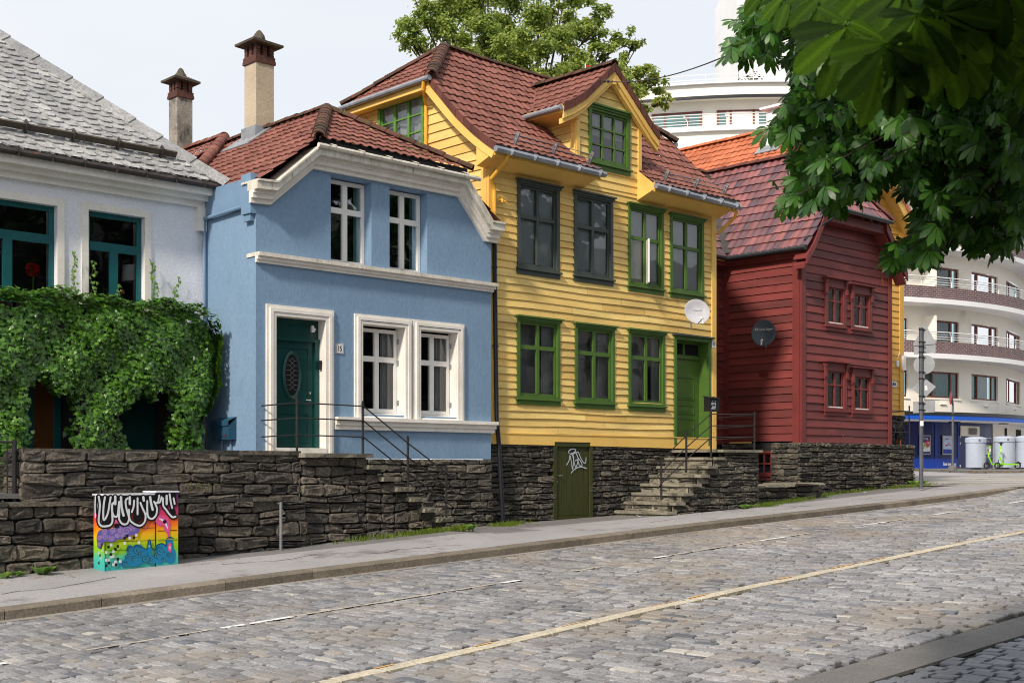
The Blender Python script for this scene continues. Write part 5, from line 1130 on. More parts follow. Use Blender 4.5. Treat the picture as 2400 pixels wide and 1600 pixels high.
for pts in ([(30.4, .74), (30.42, .84), (30.5, .82), (30.44, .78), (30.52, .73)], [(30.58, .74), (30.62, .8), (30.68, .75)], [(30.75, .82), (30.78, .74), (30.86, .8), (30.92, .74), (30.98, .83)]): k.ribbon(FR(RY), pts, .012, .045)
k.build('chalk_scribble', 'chalk', rh)
# dishes
def dish(name, label, c, rad, facing, mt, ov=1.0):
    d = thing(name, label, 'satellite dish', c); f = Vector(facing).normalized(); c = Vector(c); r = Vector((0, 0, 1)).cross(f).normalized(); up = f.cross(r)
    R_ = MB(); n = 32; V = []
    rings = [(0, 0), (.35, .012), (.7, .05), (1, .10), (1.02, .10), (1.0, .085), (.7, .035), (.3, 0), (0, -.012)]
    for a, h in rings: V += [c+r*(rad*a*ov*cos(2*pi*k/n))+up*(rad*a*sin(2*pi*k/n))+f*h*rad/.4*.8 for k in range(n)]
    R_.add(V, [(i*n+k, i*n+(k+1) % n, (i+1)*n+(k+1) % n, (i+1)*n+k) for i in range(len(rings)-1) for k in range(n)]); R_.build('reflector', mt, d, smooth=True)
    tip = c-up*rad*.75+f*rad*.9
    a_ = MB(); a_.tube([c-up*rad*.98+f*.05, tip], .012, 6); a_.tube([c, c-f*.22, c-f*.22-up*.35], .022, 8); a_.build('arm', 'steel', d)
    a_ = MB(); a_.tube([tip, tip+up*.04-f*.08], .028, 10); a_.tube([tip-up*.03, tip-up*.11], .02, 8); a_.build('receiver', 'plate_white', d)
    return d, (lambda x, y, z: c+r*x+up*y+f*(z+.02+(.10*.8/.4)*((math.hypot(x, y)/1)**2)/rad*1.0))
fd = Vector((-.62, -.78, .12))
cD = Vector((ax(1631, 18.55), 18.55, az(1631, 731, 18.55)))
d1, t1 = dish('satellite_dish', 'pale grey oval satellite dish on the yellow wall above the green door', cD, .285, (-.30, -.95, .1), 'dish_white', ov=1.22)
text('lettering', 'viasat', .10, lambda x, y, z: t1(x+.03, y+.07, z+.001), 'plate_white', d1)
cD = Vector((28.05, sy(1791, 28.05), sz(1791, 781, 28.05)))
d2, t2 = dish('satellite_dish', 'dark grey satellite dish on the red side wall', cD, .345, (-.92, -.39, .1), 'dish_grey', ov=.92)
text('lettering', 'Canal Digital', .075, lambda x, y, z: t2(x+.05, y+.10, z+.001), 'dish_white', d2)
k = MB(); k.ribbon(lambda a, z, d: t2(a, z, d), [(-.24, .10), (-.20, .075), (-.16, .10), (-.2, .13), (-.24, .10)], .014, .003, caps=False); k.build('round_logo', 'dish_white', d2)
wv = MB()
for i in range(5): wv.box(ms, 20.0, 20.28, 2.38+i*.03, 2.40+i*.03, .02, .04)
wv.build('vent_grille', 'red_trim', rh)

# ============================================================ FAR YELLOW HOUSE WITH ORANGE ROOF
oh = thing('orange_roofed_house', 'far yellow clapboard house with an orange tiled roof behind the red house', 'house', (34, 21, 1.7))
OY = 21.0; m = FR(OY); OM, OZ = 34.0, 10.6
gwn = (34.92, 35.78, 7.75, 8.6)
boards(m, 31.2, 37.2, 1.72, 8.7, holes=[(gwn[0]+.04, gwn[1]-.04, gwn[2], gwn[3])], planes=[(37.2, 7.45, .68, .73), (31, 7.45, -.68, .73)], pitch=.2, lip=.03).build('wall', 'yellow_far', oh)
k = MB(); k.box(m, 36.98, 37.22, 1.7, 7.4, 0, .05); k.box(m, 33, 37.24, 1.6, 1.74, 0, .06); k.box(lambda a, z, d: (37.2+d, a, z), 21, 28, 1.7, 7.4, 0, .03); k.build('corner_boards', 'yellow_far', oh)
window(oh, m, gwn[0], gwn[1], gwn[2], gwn[3], 'dark_window_paint', cols=2, rows=(.5,), casing=.07, sash=.07, mull=.14, rec=0, sashmat='white_sash', cap=False, sill=False, jamb=None)
s_ = (OZ-7.5)/(37.5-OM)
for sg, xe in ((-1, 30.5), (1, 37.5)):
    sl = Vector((OM-xe, 0, OZ-7.5)); Lo = sl.length; mm = frame3((xe, 0, 7.5), (0, 1, 0), sl)
    o = tiles(mm, [(20.7, 0), (28.4, 0), (28.4, Lo), (22.6, Lo), (20.7, Lo*.38)], .24, .34, amp=.035, kind='s').build('roof' if sg < 0 else 'roof_slope', 'tile_orange', oh if sg < 0 else oro, rnd=True)
    if sg < 0: oro = o
hv = Vector((0, 1.9, OZ-8.7)); tiles(frame3((0, 20.65, 8.72), (1, 0, 0), hv), [(31.85, 0), (36.15, 0), (OM, hv.length)], .24, .34, kind='s').build('half_hip', 'tile_orange', oro, rnd=True)
rg = MB(); ridge(rg, (OM, 22.6, OZ+.04), (OM, 28.4, OZ+.04), .12, .4); ridge(rg, (31.85, 20.65, 8.75), (OM, 22.6, OZ+.04), .11, .4); ridge(rg, (36.15, 20.65, 8.75), (OM, 22.6, OZ+.04), .11, .4); rg.build('ridge_tiles', 'tile_orange', oro, rnd=True)
k = MB(); k.band(FR(20.68), [(36.1, 8.66), (37.5, 7.42)], -.3, .02, 0, .05); k.band(FR(20.68), [(31.9, 8.66), (30.5, 7.42)][::-1], -.3, .02, 0, .05); k.box(FR(20.62), 31.9, 36.2, 8.5, 8.7, -.35, .02); k.tube([(31.8, 20.52, 8.68), (36.3, 20.52, 8.66)], .07, 10)
k.band(FR(20.7), [(36.0, 8.5), (37.4, 7.2)], -.0, .03, -.3, 0); k.build('bargeboard', 'yellow_trim', oro)
vt = MB(); vt.band(FR(20.64), [(36.2, 8.7), (37.56, 7.46)], -.10, .09, .02, .06); vt.build('verge_tiles', 'tile_orange', oro)
co = MB(); co.cube(33.15, 33.6, 22.9, 23.35, 9.4, 10.95); co.cube(33.0, 33.75, 22.75, 23.5, 11.05, 11.12); co.cube(33.2, 33.55, 22.95, 23.3, 10.9, 11.05); coo = co.build('chimney', 'white_band', oh)
mmo = frame3((30.5, 0, 7.5), (0, 1, 0), (OM-30.5, 0, OZ-7.5)); MB().box(mmo, 22.75, 23.6, 3.2, 4.0, .05, .08).build('flashing', 'lead', coo)
mb = MB(); stones(mb, FR(OY-.02), 32.9, 37.3, .1, 1.62, ch=(.14, .22), wl=(.2, .5), dep=.05, seed=71); mb.build('basement_wall', ['stone_dark', 'mortar'], oh)
MB().cube(31.3, 37.1, 21.1, 28, -.2, 7.4).build('inner_wall', 'yellow_far', oh)
mt = tag(MB().box(m, 37.05, 37.17, 3.05, 3.5, .06, .15).box(m, 36.75, 36.88, 3.15, 3.35, .01, .07).tube([m(36.8, 3.4, .06), m(36.9, 3.6, .08), m(37.1, 3.5, .1)], .01, 5).build('meter_box', 'plate_white'), 'small white wall box with a cable on the far yellow house', 'wall box')
nb = thing('street_plate', 'small white street plate low on the far yellow house', 'sign', (36.6, 20.9, 2.6))
MB().box(m, 36.35, 36.75, 2.5, 2.68, .04, .06).build('plate', 'plate_white', nb)
MB().box(m, 36.5, 36.6, 2.54, 2.64, .061, .064).box(m, 36.62, 36.7, 2.55, 2.63, .061, .064).build('marks', 'poster_navy', nb)
# fence and dog on the terrace
fn = thing('terrace_fence', 'black iron fence on top of the stone corner beside the red house', 'fence', (33.6, 19.2, .6))
for (x_, y_) in ((33.05, 19.1), (34.2, 19.08), (34.2, 20.9)):
    k = MB(); k.tube([(x_, y_, .6), (x_, y_, 1.72)], .022, 8); k.lathe((x_, y_, 1.72), [(.02, 0), (.03, .02), (0, .06)], 8); k.build('post', 'iron', fn)
for z_ in (.98, 1.28, 1.6):
    k = MB(); k.tube([(33.0, 19.1, z_), (34.2, 19.08, z_), (34.2, 20.9, z_)], .014, 6); k.build('rail', 'iron', fn)

def skin(name, verts, eds, radii, matname, parent, sub=2, root=0):
    me = bpy.data.meshes.new(name); me.from_pydata(verts, eds, []); me.update(); o = bpy.data.objects.new(name, me); COL.objects.link(o)
    o.modifiers.new('s', 'SKIN'); o.modifiers.new('u', 'SUBSURF').levels = sub; o.modifiers['u'].render_levels = sub
    for i, r in enumerate(radii): me.skin_vertices[0].data[i].radius = (r, r) if not isinstance(r, tuple) else r; me.skin_vertices[0].data[i].use_root = (i == root)
    dg = bpy.context.evaluated_depsgraph_get(); m2_ = bpy.data.meshes.new_from_object(o.evaluated_get(dg)); bpy.data.objects.remove(o)
    m2_.materials.clear(); m2_.materials.append(M[matname]); m2_.polygons.foreach_set('use_smooth', [True]*len(m2_.polygons)); return link(name, m2_, parent)
dpos = Vector((33.68, 19.35, .6)); DA = radians(-28)
dg_ = thing('dog', 'black and tan dog standing behind the fence on the stone corner', 'dog', tuple(dpos))
def dw(p): x, y, z = p; return (dpos.x+x*cos(DA)-y*sin(DA), dpos.y+x*sin(DA)+y*cos(DA), dpos.z+z)
dv = [(-.30, 0, .44), (-.12, 0, .45), (.08, 0, .44), (.22, 0, .46), (.31, 0, .56), (.37, 0, .66), (.44, 0, .665), (.53, 0, .635),
      (-.30, .07, .36), (-.33, .08, .24), (-.38, .08, .14), (-.35, .08, .02), (-.31, .08, .012),
      (-.30, -.07, .36), (-.28, -.08, .24), (-.33, -.08, .14), (-.30, -.08, .02), (-.26, -.08, .012),
      (.20, .07, .34), (.20, .08, .2), (.205, .08, .02), (.245, .08, .012), (.20, -.07, .34), (.23, -.08, .2), (.24, -.08, .02), (.28, -.08, .012),
      (-.38, 0, .44), (-.46, 0, .36), (-.5, 0, .26)]
de = [(0, 1), (1, 2), (2, 3), (3, 4), (4, 5), (5, 6), (6, 7), (0, 8), (8, 9), (9, 10), (10, 11), (11, 12), (0, 13), (13, 14), (14, 15), (15, 16), (16, 17), (3, 18), (18, 19), (19, 20), (20, 21), (3, 22), (22, 23), (23, 24), (24, 25), (0, 26), (26, 27), (27, 28)]
dr_ = [.085, .08, .105, .10, .065, .06, .045, .026, .07, .04, .022, .02, .022, .07, .04, .022, .02, .022, .05, .028, .02, .022, .05, .028, .02, .022, .03, .018, .01]
skin('body', [dw(p) for p in dv], de, dr_, 'dog_black', dg_)
k = MB()
for s_ in (1, -1): k.lathe(dw((.35, s_*.045, .70)), [(.03, 0), (.024, -.04), (.0, -.09)], 8)
k.build('ear', 'dog_black', dg_)
k = MB()
for a, b, c, in ((.245, .08, .06), (.28, -.08, .06), (-.35, .08, .06), (-.29, -.08, .06)):
    k.tube([dw((a-.04, b, .0)), dw((a-.045, b, .17))], [.025, .027], 8)
k.lathe(dw((.5, 0, .64)), [(.0, -.03), (.03, -.015), (.034, .0), (.02, .02), (0, .03)], 8); k.build('tan_markings', 'dog_tan', dg_)
k = MB(); k.tube([dw((.05+.11*0, .11*sin(t), .44+.13*cos(t))) for t in np.linspace(0, 2*pi, 13)], .012, 6); k.tube([dw((.05, .02, .565)), dw((.25, .08, .50)), dw((.28, 0, .40))], .012, 6); k.build('harness', 'lead', dg_)

# ============================================================ CURVED APARTMENT BUILDING
ap = thing('apartment_building', 'cream curved apartment building with brick balcony bands and a blue shop at street level', 'apartment building', LD(15.5, 66, -.2))
CC = LD(15.5, 80.3)
def arcp(phi, r):     # phi from the direction facing the camera
    return LD(13.5+r*sin(phi), 84.9-r*cos(phi))
PH0, PH1 = radians(-14), radians(60)
def curve(r, n=48, left=6.5):
    pts = []; p = arcp(PH0, r); dL, dD = -cos(PH0), -sin(PH0)*-1
    # straight stretch leaving the arc tangentially to the left
    tx = (-cos(PH0)); L0, D0 = 13.5+r*sin(PH0), 84.9-r*cos(PH0)
    pts.append(LD(L0-left*cos(PH0), D0+left*sin(-PH0)))
    for k in range(n+1): pts.append(arcp(PH0+(PH1-PH0)*k/n, r))
    pts.append(LD(13.5+r*sin(PH1)+14*cos(PH1), 84.9-r*cos(PH1)+14*sin(PH1)))
    return [(p[0], p[1]) for p in pts]
def ring(mb, r0, r1, z0, z1, mi=0, n=60):
    A, B = curve(r0, n), curve(r1, n)
    for i in range(len(A)-1):
        V = [(A[i][0], A[i][1], z) for z in (z0, z1)]+[(A[i+1][0], A[i+1][1], z) for z in (z0, z1)]+[(B[i][0], B[i][1], z) for z in (z0, z1)]+[(B[i+1][0], B[i+1][1], z) for z in (z0, z1)]
        mb.add(V, [(0, 2, 3, 1), (4, 5, 7, 6), (0, 4, 6, 2), (1, 3, 7, 5)], mi)
    return mb
RW, RE, RB = 18.7, 20.0, 19.9
slabs = [5.64+2.86*i for i in range(5)]
ZT = 19.5
def cmap(r):   # surface coordinates: s = arc length from the tangent point, d outward
    def f(s, z, d=0):
        if s < 0:
            L0, D0 = 13.5+(r+d)*sin(PH0), 84.9-(r+d)*cos(PH0); p = LD(L0+s*cos(PH0), D0-s*sin(-PH0))
        elif s > r*(PH1-PH0):
            e_ = s-r*(PH1-PH0); p = LD(13.5+(r+d)*sin(PH1)+e_*cos(PH1), 84.9-(r+d)*cos(PH1)+e_*sin(PH1))
        else: p = arcp(PH0+s/r, r+d)
        return (p[0], p[1], z)
    return f
mw = cmap(RW)
def s_of(u):
    lo, hi = -6.4, RW*(PH1-PH0)+12
    for _ in range(40):
        mid = (lo+hi)/2; p = mw(mid, 0); D = CT*p[0]+ST*p[1]; L = ST*p[0]-CT*p[1]
        if 1200+F*L/D < u: lo = mid
        else: hi = mid
    return (lo+hi)/2
cols_ = [(2050, 2127), (2167, 2248), (2277, 2339), (2358.5, 2391.5)]
colsL = [(1533, 1646), (1684, 1800), (1840, 1950)]
wl_ = []
for fl in range(6):
    base = 2.82+2.86*fl
    for c in (cols_ if fl < 5 else [])+([] if fl < 3 else colsL):
        if fl == 5: continue
        z0, z1 = (base+.85, base+2.25) if fl == 0 else ((base+.25, base+2.15))
        wl_.append((s_of(c[0]), s_of(c[1]), z0, z1, fl))
wa = MB(); ss_ = sorted(set([round(x, 3) for x in list(np.arange(-6.4, RW*(PH1-PH0)+13, .5))+[w[i] for w in wl_ for i in (0, 1)]]))
zs_ = sorted(set([round(x, 3) for x in [2.6, 18.85]+[w[i] for w in wl_ for i in (2, 3)]]))
for s0, s1 in zip(ss_, ss_[1:]):
    c = (s0+s1)/2; runs = []; z_ = zs_[0]
    for z0, z1 in zip(zs_, zs_[1:]):
        if any(w[0] < c < w[1] and w[2] < (z0+z1)/2 < w[3] for w in wl_): continue
        runs.append((z0, z1))
    for z0, z1 in runs: wa.add([mw(s0, z0), mw(s1, z0), mw(s1, z1), mw(s0, z1)], [(0, 1, 2, 3)])
for w in wl_:
    P = [mw(s, z, d) for d in (0, -.18) for (s, z) in ((w[0], w[2]), (w[1], w[2]), (w[1], w[3]), (w[0], w[3]))]; wa.add(P, [(0, 4, 5, 1), (1, 5, 6, 2), (2, 6, 7, 3), (3, 7, 4, 0)])
ring(wa, RW-.02, RB, 18.8, 19.45); wall = wa.build('wall', 'cream_render', ap)
for w in wl_:
    s0, s1, z0, z1, fl = w; W_ = s1-s0
    k = MB(); f = .09
    cuts = [0, .24, .78, 1] if W_ > 1.3 else [0, .3, .8, 1]
    k.box(mw, s0, s1, z0, z0+f, -.16, -.10); k.box(mw, s0, s1, z1-f, z1, -.16, -.10)
    for q in cuts: c = s0+W_*q; k.box(mw, max(s0, c-f/2), min(s1, c+f/2+(f/2 if q == 0 else 0)), z0+f, z1-f, -.16, -.098)
    wo = k.build('window', 'brown_frame', ap)
    k = MB(); k.add([mw(s, z, -.13) for s, z in ((s0, z0), (s1, z0), (s1, z1), (s0, z1))], [(0, 1, 2, 3)]); k.build('pane', 'glass_teal', wo)
    k = MB(); n = 10; q0, q1 = (.55, 1) if random.random() < .5 else (0, .5)
    if random.random() < .4: q0, q1 = 0, 1
    V = []
    for i in range(n+1): s = s0+W_*(q0+(q1-q0)*i/n); V += [mw(s, z0, -.35-.06*(i % 2)), mw(s, z1, -.35-.06*(i % 2))]
    k.add(V, [(2*i, 2*i+2, 2*i+3, 2*i+1) for i in range(n)]); k.build('curtain', 'curtain_teal', wo)
    k = MB(); k.add([mw(s, z, -.8) for s, z in ((s0-.5, z0-.5), (s1+.5, z0-.5), (s1+.5, z1+.5), (s0-.5, z1+.5))], [(0, 1, 2, 3)]); k.build('room', 'room_grey', wo)
    if fl == 0:
        k = MB(); k.box(mw, s0-.1, s1+.1, z0-.1, z0, 0, .08); k.box(mw, (s0+s1)/2-.25, (s0+s1)/2+.25, z0-.36, z0-.31, 0, .08); k.build('sill', 'cream_render', wo)
# balcony bands
def brickmat():
    m_ = bpy.data.materials.new('band_brick'); m_.use_nodes = True; N, L = m_.node_tree.nodes, m_.node_tree.links; b = N['Principled BSDF']; b.inputs['Roughness'].default_value = .7
    t = N.new('ShaderNodeUVMap'); br = N.new('ShaderNodeTexBrick'); br.inputs['Color1'].default_value = srgb(104, 76, 78); br.inputs['Color2'].default_value = srgb(78, 58, 66); br.inputs['Mortar'].default_value = srgb(176, 164, 158)
    br.inputs['Scale'].default_value = 1; br.inputs['Brick Width'].default_value = .30; br.inputs['Row Height'].default_value = .105; br.inputs['Mortar Size'].default_value = .009
    L.new(t.outputs[0], br.inputs['Vector']); L.new(br.outputs[0], b.inputs['Base Color']); MC['band_brick'] = m_
brickmat(); mat('shop_glass', srgb(96, 132, 134), srgb(70, 104, 108), .12, .5, 0, fine=0, spec=.8)
k = MB(); ring(k, RB-.12, RB-.4, 15.0, 17.08); ring(k, 19.25, 19.0, 17.3, 18.8); k.build('upper_wall', 'cream_render', ap)
m5 = cmap(19.25)
for c in colsL+[(2000, 2080), (2130, 2200)]:
    s0, s1 = s_of(c[0]), s_of(c[1]); k = MB(); W_ = s1-s0
    for q in (0, .26, .72, 1): k.box(m5, s0+W_*q-.05, s0+W_*q+.05, 17.3, 18.28, .0, .06)
    k.box(m5, s0+.05, s1-.05, 18.2, 18.28, 0, .058); wo = k.build('window', 'brown_frame', ap)
    MB().box(m5, s0+.05, s1-.05, 17.3, 18.2, -.01, .02).build('pane', 'shop_glass', wo)
for i, zs in enumerate(slabs):
    k = MB(); ring(k, RW-.05, RE, zs, zs+.26); ba = k.build('balcony', 'white_band', ap)
    if i < 4:
        A = curve(RB, 60); C_ = curve(RB-.14, 60); me = bpy.data.meshes.new('parapet'); V = []; Fs = []; uv = []; s = 0
        ss2 = [0]
        for p, q in zip(A, A[1:]): ss2.append(ss2[-1]+math.hypot(q[0]-p[0], q[1]-p[1]))
        V = [(p[0], p[1], z) for p in A for z in (zs+.26, zs+.90)]+[(p[0], p[1], z) for p in C_ for z in (zs+.26, zs+.90)]; n2 = 2*len(A)
        for j in range(len(A)-1):
            Fs.append((2*j, 2*j+2, 2*j+3, 2*j+1)); uv += [(ss2[j], 0), (ss2[j+1], 0), (ss2[j+1], .64), (ss2[j], .64)]
            Fs.append((2*j+1, 2*j+3, n2+2*j+3, n2+2*j+1)); uv += [(0, 0)]*4
            Fs.append((n2+2*j, n2+2*j+1, n2+2*j+3, n2+2*j+2)); uv += [(0, 0)]*4
        me.from_pydata(V, [], Fs); ul = me.uv_layers.new(name='UVMap')
        for j, c in enumerate(uv): ul.data[j].uv = c
        me.materials.append(M['band_brick']); link('parapet', me, ba)
    zb_ = zs+(.9 if i < 4 else .26); k = MB(); me_ = cmap(RB-.05)
    S_ = [x for x in np.arange(-6.3, RB*(PH1-PH0)+12, .7)]
    for h in ((.12, .24, .36, .48) if i < 4 else (.15, .3, .45, .6)):
        k.tube([me_(s, zb_+h, .06 if h > .4 else -.02) for s in S_], .02 if h < .4 else .028, 5)
    for s in np.arange(-6, RB*(PH1-PH0)+12, 2.1): k.tube([me_(s, zb_, -.02), me_(s, zb_+.28, -.02), me_(s-.22, zb_+(.5 if i < 4 else .62), .06)], .03, 5)
    k.build('railing', 'rail_white', ba)
# small balcony divider walls
for zz_ in slabs[:4]:
    s = s_of(2166); k = MB(); k.box(mw, s-.12, s, zz_+.26, zz_+2.3, 0, .9); k.build('divider', 'cream_render', ap)
k = MB(); ring(k, RB, RB+.12, 18.72, 18.86); k.build('roof_gutter', 'dark_gutter', ap)
k = MB(); ring(k, RW-.1, RE+.1, 19.45, 19.55); k.build('roof_edge', 'white_band', ap)
k = MB(); me_ = cmap(RB-.3); S_ = list(np.arange(-6.3, 18, .8)); 
for h in (.25, .5): k.tube([me_(s, 19.55+h) for s in S_], .018, 5)
for s in np.arange(-6, 18, 2.4): k.tube([me_(s, 19.5), me_(s, 20.05)], .02, 5)
k.build('roof_railing', 'rail_white', ap)
tp = MB(); q = LD(12.75, 73); A_ = [LD(12.7, 72), LD(17.5, 70.8), LD(24, 73), LD(24, 80), LD(12.7, 80)]
tp.add([(p[0], p[1], z) for z in (19.4, 28.5) for p in A_], [(i, (i+1) % 5, (i+1) % 5+5, i+5) for i in range(5)]+[(5, 6, 7, 8, 9)]); tpo = tp.build('penthouse', 'white_band', ap)
ld_ = MB(); p0, p1 = Vector(LD(12.95, 71.9)), Vector(LD(13.3, 71.8))
ld_.tube([p0+Vector((0, 0, 19.6)), p0+Vector((0, 0, 22.8))], .025, 5); ld_.tube([p1+Vector((0, 0, 19.6)), p1+Vector((0, 0, 22.8))], .025, 5)
for i in range(10): z_ = Vector((0, 0, 19.8+i*.3)); ld_.tube([p0+z_, p1+z_], .018, 5)
ld_.build('ladder', 'rail_white', tpo)
ms_ = tag(MB().tube([LD(11.9, 67.3, 19.5), LD(11.9, 67.3, 21.0)], [.03, .015], 6).build('mast', 'pole_grey'), 'thin mast on the roof edge of the apartment building', 'mast')
# shop at street level
mshop = cmap(RW-.2)
k = MB(); k.box(cmap(RW), 0, .01, 0, .01, 0, .01); k = MB()
ring(k, RW-.05, RE+.05, 2.44, 2.66); k.build('shop_fascia', 'band_blue', ap)
k = MB(); ring(k, RW-.05, RE+.08, 2.661, 2.84); k.build('canopy_edge', 'dark_gutter', ap)
k = MB(); ring(k, RW-.05, RE, 2.38, 2.438); k.build('canopy_soffit', 'white_band', ap)
sa, sb_, sc2, sd = s_of(2000), s_of(2248), s_of(2330), s_of(2400)
k = MB(); n = 16
def cb(mb, s0, s1, z0, z1, d0, d1, seg=.8):
    n = max(1, int((s1-s0)/seg))
    for i in range(n): mb.box(mshop, s0+(s1-s0)*i/n, s0+(s1-s0)*(i+1)/n, z0, z1, d0, d1)
cb(k, sa, sc2, .42, 2.4, -.2, 0); sp_ = k.build('shop_window', 'shop_navy', ap)
k = MB(); cb(k, sa, s_of(2246), -.6, .42, -.2, .02); k.build('shop_base', 'shop_blue', ap)
k = MB(); cb(k, s_of(2246), sc2, -.6, 2.4, -.2, .015); k.build('shop_door', 'shop_navy', ap)
for u in (2195, 2248): s = s_of(u); MB().box(mshop, s-.06, s+.06, .42, 2.4, 0, .03).build('shop_mullion', 'shop_blue', ap)
k = MB(); cb(k, sc2, RW*(PH1-PH0)+12, -.6, 2.4, -.2, .05); k.build('shop_pier', 'cream_render', ap)
k = MB(); s = s_of(2358); k.box(mshop, s, s_of(2396), .3, 2.2, .05, .09); k.build('side_shop_window', 'room_dark', ap)
k = MB(); k.box(mshop, sa, s_of(2172), -.6, -.12, .03, .14); k.build('plinth', 'white_band', ap)
s0 = s_of(2228); text('shop_lettering', 'Bare lave priser', .24, lambda x, y, z: mshop(s0+x, .12+y, .025+z), 'plate_white', ap, bold=True, sx=.72)
k = MB()
for z_ in (1.55, 1.18, -.05): k.box(mshop, s_of(2251.5), s_of(2253.5), z_, z_+.13, .02, .03)
k.build('door_stickers', 'plate_white', ap)
def poster(name, label, u0, u1, z0, z1, kind):
    s0, s1 = s_of(u0), s_of(u1); p = thing(name, label, 'poster', mshop((s0+s1)/2, z0, .05), 'posters on the blue shop front'); w_, h_ = s1-s0, z1-z0
    MB().box(mshop, s0, s1, z0, z1, .04, .07).build('frame', 'steel', p)
    MB().box(mshop, s0+.06, s1-.06, z0+.06, z1-.06, .07, .078).build('sheet', 'poster_white' if kind != 1 else 'poster_pale', p)
    k = MB()
    if kind != 1: k.box(mshop, s0+.06, s1-.06, z1-.40, z1-.06, .078, .084)
    k.box(mshop, s0+.06, s1-.06, z0+.06, z0+(.16 if kind != 1 else .3), .078, .084); k.build('printed_band', 'poster_navy' if kind != 1 else 'shop_blue', p)
    if kind != 1:
        k = MB()
        for i in range(10): k.disc(mshop, s0+.16+U(0, w_-.3), z0+.28+U(0, h_*.35), .08, .07, .081+i*.0005, 0, 8)
        k.build('picture', 'poster_tan', p)
        text('print', '-30%' if False else 'TIL 50%', .15, lambda x, y, z: mshop((s0+s1)/2+x, z1-.2+y, .086+z), 'plate_white', p, sx=.8)
    else:
        k = MB()
        for i in range(6): q_ = s0+.14+U(0, w_-.4); z_ = z0+.42+U(0, .42); k.box(mshop, q_, q_+.12, z_, z_+.06, .080+i*.0004, .081+i*.0004)
        k.build('picture', 'poster_red', p)
    if kind == 0:
        k = MB(); k.disc(mshop, s1-.22, z0+h_*.6, .15, .17, .09, 0, 24); k.build('price_disc', 'poster_red', p)
        text('price', '-30', .15, lambda x, y, z: mshop(s1-.22+x, z0+h_*.6+y, .093+z), 'plate_white', p, bold=True)
poster('poster', 'shop poster with a red -30 disc, left of the others', 2155, 2181, .62, 1.66, 0)
poster('poster', 'pale blue shop poster behind the thin street sign pole', 2209, 2234, .62, 1.66, 1)
poster('poster', 'narrow shop poster between the grey bins', 2307, 2325, .5, 1.6, 2)
k = MB(); s0, s1 = s_of(2251.5), s_of(2295); k.box(mshop, s0, s1, 1.65, 2.2, .04, .12); vo = tag(k.build('ventilation_unit', 'cream_render'), 'cream ventilation box under the shop canopy', 'vent')
k = MB()
for i in range(9): k.box(mshop, s0+.38*(s1-s0), s0+.85*(s1-s0), 1.74+i*.042, 1.76+i*.042, .12, .135)
k.build('grille', 'dark_gutter', vo)
for u, nm in ((2223, 'left'), (2330, 'right')):
    s = s_of(u); k = MB(); mc = cmap(RE-.6); k.box(mc, s-.3, s+.3, 2.33, 2.38, 0, .3); tag(k.build('canopy_lamp', 'dark_gutter'), 'flat dark lamp under the shop canopy, %s one' % nm, 'lamp', 'lamps under the shop canopy')

# ============================================================ STREET FURNITURE AT THE FAR CORNER
def bin_(i, u0, u1, D, v0, v1, lab):
    c = UV((u0+u1)/2, v1, D); r = (u1-u0)/2/F*D*.96; h = (v1-v0)/F*D; b = thing('waste_container', lab, 'bin', c, 'grey waste containers')
    k = MB(); k.lathe(c, [(r*.5, -.12), (r*.5, .0), (r*.98, .02), (r, .04), (r, h-.26), (r*1.0, h-.25)], 28); k.build('body', 'bin_grey', b, smooth=False)
    k = MB(); k.lathe(c, [(r*1.0, h-.27), (r*1.07, h-.25), (r*1.07, h-.06), (r*1.0, h-.02), (r*.6, h+.02), (0, h+.03)], 28); k.build('lid', 'bin_grey', b)
    k = MB(); f = Vector((-CT, -ST, 0)); p = Vector(c)+f*r*1.07+Vector((0, 0, h-.14)); k.lathe(p, [(.05, 0), (.05, .02), (0, .02)], 10, axis=f); k.build('lock', 'steel', b)
bin_(0, 2263.5, 2310.5, 61.0, 1024.5, 1096.5, 'pale grey round waste container, leftmost of three')
bin_(1, 2329.5, 2377, 61.0, 1023, 1096.5, 'pale grey round waste container behind the two scooters')
bin_(2, 2380.5, 2428, 61.0, 1022, 1096.5, 'pale grey round waste container cut by the right edge of the photo')
